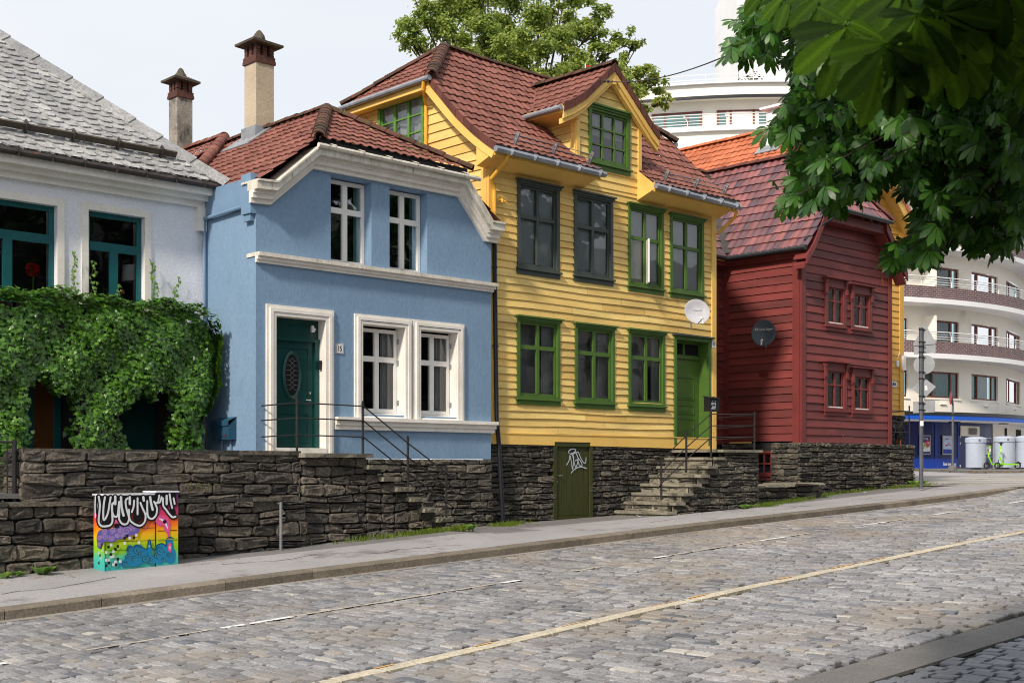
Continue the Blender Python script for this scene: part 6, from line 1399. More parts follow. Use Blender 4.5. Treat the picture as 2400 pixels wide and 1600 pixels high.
def scooter(u, D, v, lab, ang):
    o = Vector(UV(u, v, D)); s = thing('electric_scooter', lab, 'scooter', tuple(o), 'green scooters by the bins')
    f = Vector(LD(-1, 0))*cos(ang)+Vector(LD(0, -1))*sin(ang); f.normalize(); r = Vector((0, 0, 1)).cross(f); P = lambda x, z, y=0: o+f*x+Vector((0, 0, z))+r*y
    for x_ in (.52, -.48):
        k = MB(); k.lathe(P(x_, .15)-r*.03, [(.11, 0), (.15, .0), (.16, .02), (.16, .04), (.15, .06), (.11, .06), (.11, 0)], 20, axis=r); wh_ = k.build('wheel', 'rubber', s)
        k = MB(); k.lathe(P(x_, .15)-r*.01, [(.0, 0), (.03, 0), (.03, .03), (0, .03)], 10, axis=r)
        for i in range(6): k.tube([P(x_, .15), P(x_+.11*cos(i*pi/3), .15+.11*sin(i*pi/3))], .008, 4)
        k.build('rim', 'steel', wh_)
    k = MB(); A = [P(.25, .18, .07), P(.25, .18, -.07), P(-.42, .18, -.07), P(-.42, .18, .07)]; B = [p+Vector((0, 0, .07)) for p in A]; k.add(A+B, [(0, 1, 2, 3), (7, 6, 5, 4), (0, 4, 5, 1), (1, 5, 6, 2), (2, 6, 7, 3), (3, 7, 4, 0)])
    k.build('deck', 'scooter_green', s)
    k = MB(); k.tube([P(.25, .2), P(.42, .58)], .035, 8); k.tube([P(.42, .62), P(.44, .56), P(.40, .72), P(.34, 1.12)], .032, 8); k.build('stem', 'scooter_green', s)
    k = MB(); k.tube([P(.52, .15), P(.46, .42)], .022, 6); k.build('fork', 'rubber', s)
    k = MB(); k.tube([P(.345, .95), P(.37, .8)], .04, 8); k.build('battery_label', 'plate_white', s)
    k = MB(); k.tube([P(.35, 1.2, .22), P(.33, 1.22, 0), P(.35, 1.2, -.22)], .02, 6); k.tube([P(.34, 1.1), P(.335, 1.24)], .05, 8); k.build('handlebar', 'rubber', s)
    k = MB(); k.tube([P(-.35, .24), P(-.5, .33), P(-.64, .25)], .03, 6); k.build('mudguard', 'rubber', s)
scooter(2362.5, 60.0, 1098.3, 'lime green electric scooter in front, its rear wheel to the right', .12)
scooter(2337, 60.6, 1098, 'lime green electric scooter behind, standing more to the left', .12)

def sign_pole():
    s = thing('sign_post', 'grey street pole with the backs of four grey road signs', 'sign post', UV(2159, 1144, 34.3)); o = Vector(UV(2159, 1144, 34.3)); zt = (HV-768)/F*34.3
    MB().tube([o, (o.x, o.y, zt)], .055, 12).build('pole', 'pole_grey', s)
    ysc = 34.3/F; mS_ = lambda a, z, d: (o.x+.075+d+.25*a, o.y-a*.97, z)
    # the sign plates face away up the side street; a grows to the right in the photo
    zz = lambda v: (HV-v)*ysc
    def plate(nm, pts, off=0): k = MB(); k.prism(mS_, [(a*ysc*1.22, zz(v)) for a, v in pts], off, off+.012); return k.build(nm, 'sign_back', s)
    plate('triangle_sign', [(3.6, 760), (6, 762), (25, 803), (24, 807), (-17, 809), (-18, 804)])
    plate('plate_sign', [(-17.5, 808), (24, 806), (23.5, 827), (-17, 829)], .02)
    plate('round_sign', [(3+20.5*cos(t), 854+22.5*sin(t)) for t in np.linspace(0, 2*pi, 29)[:-1]])
    plate('diamond_sign', [(3, 885), (25, 907), (3, 934), (-21, 909)])
    plate('rectangular_sign', [(-18, 940), (23, 939), (23, 966), (-18, 967)])
    k = MB()
    for v in (772, 801, 812, 825, 837, 872, 887, 928, 945, 960): k.tube([(o.x, o.y, zz(v)-.015), (o.x, o.y, zz(v)+.015)], .07, 10); k.tube([mS_(-.09, zz(v), -.03), mS_(.09, zz(v), -.03)], .012, 6)
    k.build('clamp', 'iron', s)
    k = MB(); k.box(mS_, .06, .12, zz(908), zz(903), -.004, -.002); k.box(mS_, .06, .13, zz(914), zz(907.5), -.004, -.002); k.box(lambda a, z, d: (o.x-.06-d, o.y-a, z), .0, .1, zz(998), zz(986), 0, .004); k.build('sticker', 'plate_white', s)
sign_pole()
o = Vector(UV(2233, 1098, 59)); s = thing('street_sign', 'thin leaning street pole with a narrow edge-on round sign, in front of the shop', 'street sign', tuple(o))
MB().tube([o, o+Vector((0, 0, 3.0)), o+Vector(LD(-.08, 0, 3.5))], .05, 8).build('pole', 'pole_grey', s)
k = MB(); ax_ = (Vector(LD(1, -.16))).normalized(); k.lathe(o+Vector(LD(-.1, 0, 3.25)), [(0, -.01), (.3, -.01), (.3, .01), (0, .01)], 20, axis=ax_); k.build('round_plate', 'sign_red', s)
MB().lathe(o, [(.2, -.1), (.2, .1), (.1, .14), (0, .14)], 10).build('foot', 'concrete', s)
k = MB(); k.tube([o+Vector((-.1, 0, 2.5)), o+Vector((.1, 0, 2.5))], .06, 6); k.build('clamp', 'iron', s)
# far pavement edge with dry leaves
k = MB(); P = [LD(20.2, 56), LD(27.5, 56), LD(30, 54), LD(34, 60), LD(20.2, 66)]; k.add([(p[0], p[1], zk(p[0])+z) for z in (-.1, .1) for p in P], [(0, 1, 6, 5), (1, 2, 7, 6), (0, 5, 9, 4), (5, 6, 7, 8, 9)]); struct(k.build('far_pavement', 'concrete'))
k = MB()
for i in range(420):
    p = LD(U(19.9, 25.3), 55.9-abs(random.gauss(0, .15))); a = U(0, 6); s_ = U(.03, .07); z = zk(p[0])+U(.005, .06); k.add([(p[0]+s_*cos(a+j*2.1), p[1]+s_*sin(a+j*2.1), z+U(0, .03)) for j in range(3)], [(0, 1, 2)])
lv = struct(k.build('dry_leaves', 'dry_leaf'), 'stuff'); tag(lv, 'dry brown leaves blown against the far kerb', 'leaves')

# ============================================================ PAINTED CABINET
CBX0, CBX1, CBY = 8.28, 9.42, 17.02
cb_ = thing('utility_cabinet', 'street cabinet painted with rainbow street art and black and white drip letters', 'utility cabinet', (8.85, 17.2, -1.45))
gz = G(8.6, 17.1)-.03; u2a = lambda px: float(np.interp(px, [205, 1465], [8.28, 9.40])) 
XD = 9.06
ZB, ZT1, ZT2 = gz, az(242, 1161, CBY), az(390, 1153.5, CBY)
def ga(px, py):  # crop pixel (1568 px for 210) of the front face
    u, v = 215+px*210/1568, 1140+py*210/1568; return (ax(u, CBY), az(u, v, CBY))
def rainbow():
    m_ = bpy.data.materials.new('cabinet_art'); m_.use_nodes = True; N, L = m_.node_tree.nodes, m_.node_tree.links; b = N['Principled BSDF']; b.inputs['Roughness'].default_value = .35; b.inputs['Coat Weight'].default_value = .2
    t = N.new('ShaderNodeTexCoord'); sx_ = N.new('ShaderNodeSeparateXYZ'); mr = N.new('ShaderNodeMapRange'); mr.inputs[1].default_value = ZB; mr.inputs[2].default_value = ZT2
    nz_ = N.new('ShaderNodeTexNoise'); nz_.inputs['Scale'].default_value = 5; ad = N.new('ShaderNodeMath'); ad.operation = 'MULTIPLY_ADD'; ad.inputs[1].default_value = .16
    r = N.new('ShaderNodeValToRGB'); cr = r.color_ramp; cr.elements[0].position = 0; cr.elements[0].color = srgb(52, 168, 168); cr.elements[1].position = 1; cr.elements[1].color = srgb(70, 50, 100)
    for p, c in ((.16, (70, 190, 170)), (.26, (130, 195, 30)), (.38, (180, 200, 20)), (.46, (240, 180, 10)), (.55, (245, 130, 20)), (.66, (225, 70, 40)), (.74, (215, 60, 110)), (.82, (150, 40, 90))):
        e = cr.elements.new(p); e.color = srgb(*c)
    L.new(t.outputs['Object'], sx_.inputs[0]); L.new(sx_.outputs[2], mr.inputs[0]); L.new(t.outputs['Object'], nz_.inputs['Vector']); L.new(nz_.outputs[0], ad.inputs[0]); L.new(mr.outputs[0], ad.inputs[2])
    sb2 = N.new('ShaderNodeMath'); sb2.operation = 'SUBTRACT'; sb2.inputs[1].default_value = .08; L.new(ad.outputs[0], sb2.inputs[0]); L.new(sb2.outputs[0], r.inputs[0]); L.new(r.outputs[0], b.inputs['Base Color']); MC['cabinet_art'] = m_
rainbow()
def pm(n, c): mat(n, srgb(*c), None, .35, 3, 0, fine=.05, coat=.2); return n
pm('art_black', (20, 20, 22)); pm('art_white', (226, 230, 236)); pm('art_lilac', (186, 150, 200)); pm('art_purple', (110, 100, 180)); pm('art_pink', (225, 90, 150)); pm('art_blue', (20, 130, 175)); pm('art_navy', (10, 60, 90)); pm('art_cyan', (90, 180, 205)); pm('art_red', (205, 60, 50))
k = MB(); k.cube(CBX0, XD, CBY, CBY+.34, ZB, ZT1); k.cube(XD+.004, CBX1, CBY-.012, CBY+.36, ZB, ZT2)
k.cube(XD+.03, CBX1-.03, CBY-.02, CBY-.012, ZB+.42, ZB+.426); body = k.build('cabinet_body', 'cabinet_art', cb_)
k = MB(); k.cube(CBX0-.012, XD, CBY-.015, CBY+.36, ZT1+.001, ZT1+.022); k.cube(XD+.0, CBX1+.012, CBY-.028, CBY+.38, ZT2+.001, ZT2+.022); k.build('lid', 'art_white', cb_)
k = MB(); mc = FR(CBY)
for z in (ZB+.3, ZB+.42, ZB+.6): k.box(mc, CBX0+.02, XD-.01, z, z+.004, .001, .003)
for z in (ZB+.42, ZB+.55): k.box(mc, XD+.03, CBX1-.02, z, z+.008, .013, .016)
k.box(mc, XD-.004, XD+.006, ZB, ZT1, .001, .014); k.box(mc, CBX0+.012, CBX0+.016, ZB, ZT1, .001, .004); k.build('door_seam', 'ink', cb_)
D0 = .016
def gs(mb, pts, wd, lvl, sub=5): mb.ribbon(lambda a, z, d: (a, CBY-D0-d, z), [ga(*p) for p in pts], wd, lvl*.0016, sub=sub)
# lilac cloud of curls
pc = MB(); pcl = MB()
for (x_, y_, rx, ry) in ((150, 900, 70, 130), (200, 850, 110, 110), (330, 850, 130, 110), (480, 800, 130, 110), (600, 760, 120, 110), (720, 720, 110, 120), (690, 640, 90, 60), (130, 1000, 45, 80)):
    a, z = ga(x_, y_); sx_ = (CBX1-CBX0)/1260; pc.disc(lambda a, z, d: (a, CBY-D0-d, z), a, z, rx*sx_, ry*sx_*.95, .0002+random.random()*.0009)
pc.build('art_cloud', 'art_purple', cb_)
def spiral(mb, cx, cy, r, turns, wd, lvl, ph=0, dirn=1):
    pts = [(cx+r*(1-t*.9)*cos(ph+dirn*turns*2*pi*t), cy+r*(1-t*.9)*sin(ph+dirn*turns*2*pi*t)) for t in np.linspace(0, 1, 14)]; gs(mb, pts, wd, lvl, 3)
for i, (x_, y_, r) in enumerate(((600, 770, 75), (720, 700, 60), (350, 760, 55), (220, 880, 60), (340, 900, 55), (480, 760, 50), (130, 900, 45), (120, 1000, 35), (680, 640, 40), (440, 860, 45), (220, 770, 50), (780, 680, 50), (530, 850, 40))): spiral(pcl, x_, y_, r, 1.6, .012, 1.0+i*.02, i, 1 if i % 2 else -1)
pcl.build('art_curls', 'art_lilac', cb_)
# blue swirls
pb = MB()
for (x_, y_, rx, ry) in ((660, 1110, 60, 90), (790, 1110, 110, 100), (700, 1240, 130, 90), (900, 1200, 130, 120), (1000, 1140, 50, 200), (1000, 1000, 35, 80), (1190, 1110, 100, 120), (1180, 1240, 110, 110), (1350, 1060, 75, 180), (1360, 1240, 90, 100), (1050, 1280, 110, 70), (560, 1340, 80, 60), (740, 1330, 140, 60), (1420, 1200, 40, 120)):
    a, z = ga(x_, y_); z = max(z, ZB+ry*sx_*.95+.004); a = min(a, CBX1-rx*sx_-.004); pb.disc(lambda a, z, d: (a, CBY-D0-d, z), a, z, rx*sx_, ry*sx_*.95, .0003+random.random()*.0009)
pb.build('art_waves', 'art_blue', cb_)
pn_ = MB(); pw = MB()
for i, (x_, y_, r) in enumerate(((665, 1100, 55), (790, 1100, 80), (640, 1230, 60), (730, 1270, 60), (920, 1250, 75), (1190, 1110, 85), (1130, 1200, 50), (1360, 1200, 60), (1010, 1290, 45), (560, 1340, 50), (1250, 1270, 45), (850, 1170, 50))):
    spiral(pn_, x_, y_, r, 1.5, .012, 1.2+i*.02, i*1.3); spiral(pw, x_+6, y_+6, r*.8, 1.2, .006, 1.7+i*.02, i*1.3+.5)
gs(pn_, [(600, 1120), (640, 1040), (700, 1050), (780, 1020), (880, 1060), (960, 1090), (980, 950), (1010, 930), (1030, 1050), (1090, 1110), (1150, 1010), (1230, 990), (1290, 1030), (1290, 930), (1350, 880), (1420, 900)], .012, 1.4)
pn_.build('art_wave_lines', 'art_navy', cb_); pw.build('art_highlights', 'art_cyan', cb_)
pk_ = MB()
for (x_, y_, rx, ry, l) in ((1225, 600, 120, 80, 1.0), (1310, 690, 60, 110, 1.1), (1355, 1060, 32, 80, 2.2), (1335, 840, 22, 60, 1.2), (415, 610, 50, 50, .9)): a, z = ga(x_, y_); pk_.disc(lambda a, z, d: (a, CBY-D0-d, z), a, z, rx*sx_, ry*sx_, l*.0016)
gs(pk_, [(1110, 560), (1180, 510), (1290, 530), (1340, 620), (1350, 740), (1340, 850)], .02, 1.4); gs(pk_, [(900, 760), (960, 690), (1050, 640)], .01, 1.3); pk_.build('art_eye_shape', 'art_pink', cb_)
pw = MB(); gs(pw, [(1170, 560), (1240, 590), (1290, 660), (1320, 740)], lambda t: .028*sin(pi*min(1, t*.9+.1))+.004, 1.9)
for (x_, y_, rx, ry) in ((1358, 1060, 12, 28), (995, 1038, 14, 16)): a, z = ga(x_, y_); pw.disc(lambda a, z, d: (a, CBY-D0-d, z), a, z, rx*sx_, ry*sx_, .0042)
SQW = [(770, 843), (653, 895), (813, 973), (570, 985), (243, 1145), (330, 1015), (370, 1130), (365, 1220), (280, 1280), (245, 1282), (370, 1360), (490, 1305), (170, 1110), (115, 1155), (150, 1245), (325, 1225), (405, 1310)]
SQB = [(565, 898), (728, 892), (283, 1052), (445, 1040), (405, 1092), (325, 1183), (448, 1263), (290, 1328), (245, 1378), (412, 1360), (170, 1020), (135, 1200), (155, 1068), (115, 1330), (610, 862)]
def squares(mb, L_, lvl):
    for (x_, y_) in L_:
        a, z = ga(x_, y_); h = .0185*(.55 if x_ < 200 else 1)
        mb.box(lambda a, z, d: (a, CBY-D0-d, z), a-h, a+h, z-.02, z+.02, lvl*.0016, lvl*.0016+.0006)
squares(pw, SQW, .6); pw.build('art_white_marks', 'art_white', cb_)
# drip letters: black outline, white body, black inside
W1 = [[(110, 170), (130, 300), (125, 420), (110, 600), (150, 680), (230, 690), (310, 670), (350, 600), (345, 450), (345, 320), (400, 250)],
      [(220, 180), (200, 300), (190, 440), (195, 570), (225, 560), (270, 460), (300, 300), (320, 180)],
      [(345, 300), (350, 450), (390, 520), (440, 500), (460, 330), (470, 260)], [(400, 170), (400, 300)],
      [(465, 270), (470, 450), (470, 570), (530, 650), (610, 640), (640, 540), (600, 400), (580, 250), (620, 200)],
      [(500, 180), (510, 350), (545, 500)], [(655, 180), (655, 300)],
      [(640, 400), (650, 560), (720, 640), (830, 680), (910, 620), (930, 500), (880, 380), (840, 280)], [(730, 240), (720, 350), (690, 440)], [(790, 200), (790, 350), (790, 480)],
      [(890, 180), (900, 240)], [(960, 250), (960, 400), (975, 520), (1040, 560), (1110, 500), (1130, 380), (1080, 260)], [(1010, 180), (1030, 300), (1055, 400)], [(930, 470), (965, 470)],
      [(1110, 280), (1180, 270), (1210, 180)], [(1235, 200), (1240, 330), (1290, 400), (1340, 470), (1400, 530), (1455, 520)], [(1300, 160), (1300, 300)], [(1350, 120), (1370, 260), (1395, 370)], [(1420, 200), (1440, 300)], [(1170, 150), (1150, 260)]]
pb = MB(); a0_, z0_ = CBX0+.001, az(242, 1161, CBY)
for i, s_ in enumerate(W1): gs(pb, s_, .074, 2.0+i*.01, 3)
def gbox(mb, x0, x1, y0, y1, lvl): A = ga(x0, y0); B = ga(x1, y1); mb.box(lambda a, z, d: (a, CBY-D0-d, z), A[0], B[0], min(A[1], B[1]), A[1], lvl*.0016, lvl*.0016+.0004)
gbox(pb, 215, 1090, 160, 330, 1.8); gbox(pb, 1095, 1462, 118, 300, 1.75)
for (x_, y_, rx, ry) in ((235, 600, 70, 85), (400, 440, 50, 75), (545, 520, 60, 80), (800, 520, 85, 95), (925, 380, 50, 60), (1045, 450, 55, 60), (1280, 330, 45, 70), (1400, 450, 60, 80)): a, z = ga(x_, y_); a = min(a, CBX1-.06); pb.disc(lambda a, z, d: (a, CBY-D0-d, z), a, z, rx*sx_, ry*sx_, (1.9+x_*1e-5)*.0016)
squares(pb, SQB, .7)
for (x_, y_, r) in ((1265, 610, 34), (425, 680, 42), (995, 1038, 6), (1360, 1064, 6)): a, z = ga(x_, y_); pb.disc(lambda a, z, d: (a, CBY-D0-d, z), a, z, r*sx_, r*sx_*.9, .0046)
pb.build('art_black_drips', 'art_black', cb_)
pw = MB()
for i, s_ in enumerate(W1): gs(pw, s_, .028 if i not in (3, 5, 6, 10, 12, 16) else .036, 2.6+i*.012, 4)
pw.build('art_white_letters', 'art_white', cb_)
# left side of the cabinet
k = MB(); sd_ = SD(CBX0)
k.box(sd_, CBY+.01, CBY+.33, ZT1-.26, ZT1-.01, .001, .002); k.build('side_black', 'art_black', cb_)
k = MB()
for i in range(4): k.ribbon(sd_, [(CBY+.04+i*.08, ZT1-.02), (CBY+.05+i*.08, ZT1-.15), (CBY+.04+i*.08, ZT1-.35+.04*(i % 2))], .03, .003)
k.build('side_drips', 'art_white', cb_)

# ============================================================ SMALL THINGS ON THE LEFT
mp_ = thing('metal_post', 'short plain grey metal post against the garden wall', 'post', (ax(658, 17.35), 17.35, -1.35))
k = MB(); x_ = ax(658, 17.35); k.tube([(x_, 17.35, az(658, 1285, 17.35)-.03), (x_, 17.35, az(658, 1176, 17.35))], .026, 10); k.tube([(x_, 17.35, az(658, 1180, 17.35)), (x_-.0, 17.5, az(658, 1178, 17.35))], .014, 6); k.build('pipe', 'steel', mp_)
for i, (y0, y1, lab) in enumerate(((19.42, 19.70, 'dark blue mailbox nearer the street on the blue side wall'), (19.71, 20.0, 'dark blue mailbox nearer the ivy on the blue side wall'))):
    b = thing('mailbox', lab, 'mailbox', (11.8, y0, .6), 'two blue mailboxes'); ms = SD(X0)
    MB().prism(lambda a, z, d: (X0-a, d, z), [(0, .46), (.14, .46), (.16, .55), (.16, .78), (0, .84)], y0, y1-.008).build('box_body', 'mailbox_blue', b)
    MB().prism(lambda a, z, d: (X0-a, d, z), [(0, .845), (.175, .78), (.18, .70), (.165, .70), (.162, .785), (0, .86)], y0-.004, y1-.004).build('flap', 'mailbox_blue', b)
    MB().disc(ms, (y0+y1)/2, .53, .018, .018, .158, 0, 10).build('lock', 'sign_red', b)
    MB().tube([(X0-.03, (y0+y1)/2, .46), (X0-.03, (y0+y1)/2, -.1)], .02, 6).build('stand', 'blue_paint', b)
# garden fence, stair behind it
fn = thing('garden_gate', 'black iron bar fence at the left end of the garden wall', 'fence', (6.9, 17.75, -.5))
zt_ = az(52, 1036, 17.75)
k = MB(); k.tube([(5.8, 17.75, zt_), (7.30, 17.75, zt_)], .018, 6); k.tube([(5.8, 17.75, -.42), (7.3, 17.75, -.42)], .014, 6); k.build('rail', 'iron', fn)
for x_ in np.arange(6.0, 7.3, .2):
    k = MB(); k.tube([(x_, 17.75, -.48), (x_, 17.75, zt_)], .010, 6); k.build('bar', 'iron', fn)
k = MB(); k.tube([(7.30, 17.75, -.5), (7.30, 17.75, zt_+.03)], .035, 8); k.build('post', 'iron', fn)
lt = thing('lath_screen', 'low weathered horizontal lath screen behind the black bars', 'screen', (6.5, 18.6, -.3))
for i in range(13): MB().cube(4.5, 8.2, 18.6+U(0, .02), 18.62+U(0, .02), -.5+i*.05, -.465+i*.05).build('lath', 'lath', lt)
st_ = MB(); st_.cube(3.0, 7.34, 17.62, 18.7, -.6, -.5); struct(st_.build('path', 'concrete'))
# things in the windows
fl_ = thing('amaryllis', 'red amaryllis flower on a green stem behind the left window', 'flower', (8.1, 20.9, 2.9))
x_ = ax(77, 20.85); k = MB(); k.tube([(x_, 20.85, az(77, 700, 20.85)), (x_+.01, 20.85, az(77, 640, 20.85))], .014, 6); k.build('stem', 'stem_green', fl_)
k = MB()
for a in range(5): k.lathe((x_+.05*cos(a*1.3), 20.83, az(77, 632, 20.85)+.04*sin(a*1.3)), [(.0, -.05), (.05, .0), (.075, .05), (.03, .03)], 8, axis=Vector((cos(a*1.3), -.5, sin(a*1.3))))
k.build('blossom', 'flower_red', fl_)
lp = thing('table_lamp', 'white drum lampshade behind the right teal window', 'lamp', (10.3, 21.0, 2.9)); x_ = ax(298, 20.95); z_ = az(298, 640, 20.95)
MB().lathe((x_+.1, 20.95, z_), [(.19, -.14), (.17, .14), (.16, .14), (.18, -.14)], 24).build('lampshade', 'lampshade', lp); MB().tube([(x_+.1, 20.95, z_-.8), (x_+.1, 20.95, z_+.05)], .012, 6).build('stand', 'iron', lp)
vs = thing('flower_vase', 'glass vase with one pink flower in the right teal window', 'vase', (10.2, 20.85, 2.5)); x_ = ax(290, 20.82); z_ = az(290, 688, 20.82)
MB().lathe((x_, 20.82, z_-.32), [(.03, 0), (.04, .02), (.03, .12), (.06, .22), (.055, .22)], 12).build('vase_body', 'glass', vs); MB().tube([(x_, 20.82, z_-.3), (x_-.03, 20.82, z_+.0)], .006, 5).build('stem', 'stem_green', vs); MB().lathe((x_-.03, 20.82, z_), [(0, -.02), (.045, .0), (.05, .04), (.02, .07), (0, .08)], 10).build('blossom', 'flower_pink', vs)
cn = tag(MB().tube([(15.24, 19.12, 3.68), (15.24, 19.12, 3.9)], .02, 8).build('candle', 'curtain'), 'pale candle in the right upper window of the blue house', 'candle'); cn.location = (.0, 0, 0)
k = MB(); a, b, c, d = los[2]; k.box(FR(19.16), a+.14, a+.30, c+.1, c+.32, 0, .02); tag(k.build('red_object', 'red_cloth'), 'red cloth on the sill inside the third lower window', 'cloth')
# litter
for (u, v, lab, nm) in ((1494, 1213, 'crumpled white paper on the pavement in front of the worn stair', 'paper'), (2030, 1158, 'small white scrap at the foot of the red house wall', 'paper')):
    D = {1494: 27.2, 2030: 34.2}[u]; o = Vector(UV(u, v, D)); o.z = G(o.x, o.y)+.012; k = MB()
    V = [o+Vector((U(-.1, .1), U(-.06, .06), U(0, .05))) for _ in range(8)]; k.add(V, [(0, 1, 2), (2, 3, 4), (1, 3, 5), (5, 6, 7), (0, 4, 6), (2, 5, 7)]); tag(k.build('paper_scrap', 'litter_white'), lab, 'litter')
# flag, wire
p0 = Vector(UV(1400, 186, 27.4)); p0 = Vector((19.9, 18.6, 8.3)); A = Vector(UV(1405, 188, 27.5)); B = Vector(UV(1728, 120, 17)); k = MB()
wi = thing('span_wire', 'thin dark span wire with insulators running from the dormer gable to the upper right', 'cable', tuple(A)); P = [A.lerp(B, t)+Vector((0, 0, -.18*4*t*(1-t))) for t in np.linspace(0, 1, 14)]; k.tube(P, .010, 5); k.build('wire', 'iron', wi)
for t in (.06, .10, .30): q = A.lerp(B, t)+Vector((0, 0, -.18*4*t*(1-t))); r_ = (B-A).normalized(); k = MB(); k.lathe(q, [(.0, -.05), (.03, -.03), (.035, 0), (.03, .03), (0, .05)], 8, axis=r_); k.build('insulator', 'iron', wi)
fp = Vector(UV(1372, 152, 40)); fg = thing('flag', 'small red flag among the leaves above the dormer ridge', 'flag', tuple(fp))
MB().add([fp, fp+Vector((.16, -.1, -.02)), fp+Vector((.14, -.08, -.2)), fp+Vector((-.0, 0, -.14))], [(0, 1, 2, 3)]).build('cloth', 'red_cloth', fg); MB().tube([fp+Vector((0, 0, .03)), fp+Vector((0, 0, -2))], .02, 6).build('flagpole', 'rail_white', fg)
an = Vector((17.0, 21.9, 7.15)); at = thing('antenna', 'small roof antenna above the blue roof ridge', 'antenna', tuple(an)); an = Vector(UV(832, 285, 26.5)); k = MB(); d_ = Vector((.5, -.8, .0)).normalized()
k.tube([an-d_*.4, an+d_*.4], .010, 5)
for i in range(6): q = an-d_*.35+d_*.13*i; k.tube([q+Vector((.16, .1, -.04)), q-Vector((.16, .1, -.04))], .006, 4)
k.tube([an, an-Vector((0, 0, .9))], .014, 6); k.build('element', 'lath', at)

# ============================================================ LEAVES
def scatter(template, tf, N, spread=None):
    """N copies of a leaf template (verts (k,3), faces) with matrices (N,3,3), positions (N,3) -> one MB-less mesh"""
    tv, tfc = template; R_, T_ = tf; V = np.einsum('nij,kj->nki', R_, tv)+T_[:, None, :]; k = len(tv)
    return V.reshape(-1, 3), k
def make_mesh(name, V, template, N, matname, parent=None, extra=None):
    tv, tfc = template; k = len(tv); nf = len(tfc); sz = [len(f) for f in tfc]; loops = np.concatenate([np.array(f) for f in tfc])
    me = bpy.data.meshes.new(name); me.vertices.add(len(V)); me.vertices.foreach_set('co', V.astype(np.float32).ravel())
    L_ = (loops[None, :]+(np.arange(N)*k)[:, None]).ravel(); me.loops.add(len(L_)); me.loops.foreach_set('vertex_index', L_.astype(np.int32))
    st = np.concatenate([[0], np.cumsum(sz)[:-1]]); S_ = (st[None, :]+(np.arange(N)*sum(sz))[:, None]).ravel(); me.polygons.add(len(S_)); me.polygons.foreach_set('loop_start', S_.astype(np.int32))
    me.materials.append(M[matname]); me.update(calc_edges=True); me.validate(); return link(name, me, parent)
def rotmats(nrm, up, roll, scale):
    """leaf local: x across, y along leaf, z normal"""
    n = nrm/np.linalg.norm(nrm, axis=1, keepdims=True); y = up-(up*n).sum(1)[:, None]*n; y /= np.linalg.norm(y, axis=1, keepdims=True)+1e-9; x = np.cross(y, n)
    c, s = np.cos(roll)[:, None], np.sin(roll)[:, None]; x2 = x*c+y*s; y2 = -x*s+y*c; return np.stack([x2, y2, n], axis=2)*scale[:, None, None]
ivyT = (np.array([(0, -.1, 0), (.32, -.32, .02), (.5, .02, -.06), (.3, .12, .03), (.34, .5, -.05), (.1, .42, .05), (0, .85, -.08), (-.1, .42, .05), (-.34, .5, -.05), (-.3, .12, .03), (-.5, .02, -.06), (-.32, -.32, .02), (0, .2, .09)]),
        [(12, 0, 1), (12, 1, 2), (12, 2, 3), (12, 3, 4), (12, 4, 5), (12, 5, 6), (12, 6, 7), (12, 7, 8), (12, 8, 9), (12, 9, 10), (12, 10, 11), (12, 11, 0)])
quadT = (np.array([(0, 0, 0), (.3, .35, .08), (.22, .75, .02), (0, 1, -.08), (-.22, .75, .02), (-.3, .35, .08)]), [(0, 1, 2, 3), (0, 3, 4, 5)])
# ---- ivy over the porch of the white house
iv = thing('ivy', 'thick dark green ivy covering the porch of the white house, with two shaded openings', 'ivy', (9.5, 19.6, .2))
IY = 19.45
def ivy_in(x, z):
    top = 2.72+.05*math.sin(x*3)+.04*math.sin(x*7.3)-(max(0, x-10.9)/.95)**2*.45
    if z > top or x > 11.78-.42*min(1, max(0, (1.5-z)/.7)): return 0
    if 8.3 < x < 9.1+.06*sin(z*9) and z < 1.25+.12*sin(x*9): return 0
    if 9.95+.10*sin(z*6) < x < 10.78 and z < 1.15+.15*sin(x*8+1)+(.25 if x > 10.5 else -.1): return 0
    return 1
pos, nr = [], []
while len(pos) < 17000:
    x, z = U(5.5, 11.85), U(.0 if True else -.5, 2.8)
    if x < 8.3: z = U(-.5, 2.8)
    if not ivy_in(x, z): continue
    edge = min(1, max(0, (11.85-x)/.5)); topf = max(0, (z-2.35)/.4)
    bulge = .16*math.sin(x*2.3+z*1.7)+.10*math.sin(x*5.1-z*4.3)+.06*math.sin(x*11+z*9)
    y = IY+.15-bulge*.5+(1-edge)**2*.45+topf**2*.35+abs(random.gauss(0, .05))
    if not (ivy_in(x-.12, z) and ivy_in(x+.12, z) and ivy_in(x, z-.12)): y += U(0, .35)
    pos.append((x, y, z)); nr.append((random.gauss(0, .35)+(1-edge)*1.2-.15, -1, random.gauss(.45, .35)+topf*1.4))
# right flank of the mass, against the blue wall
for _ in range(2300):
    z = U(.1, 2.5); y = U(19.6, 20.4); x = 11.72-.42*min(1, max(0, (1.5-z)/.7))+.05*sin(z*5+y*3)-(max(0, z-1.9))**2*.35; pos.append((x, y, z)); nr.append((1, random.gauss(-.4, .3), random.gauss(.4, .3)))
for _ in range(2600):
    x = U(5.5, 11.6); y = U(19.5, 20.4); pos.append((x, y, 2.72+.05*sin(x*3)+.04*sin(x*7.3)-(max(0, x-10.9)/.95)**2*.45+U(-.04, .06))); nr.append((random.gauss(0, .4), random.gauss(-.3, .4), 1))
T_ = np.array(pos); Nn = np.array(nr); n_ = len(pos)
R_ = rotmats(Nn, np.tile([0., 0, -1], (n_, 1))+rng.normal(0, .45, (n_, 3)), rng.normal(0, .5, n_), rng.uniform(.06, .112, n_))
V, k_ = scatter(ivyT, (R_, T_), n_); make_mesh('foliage', V, ivyT, n_, 'ivy_leaf', iv)
k = MB()
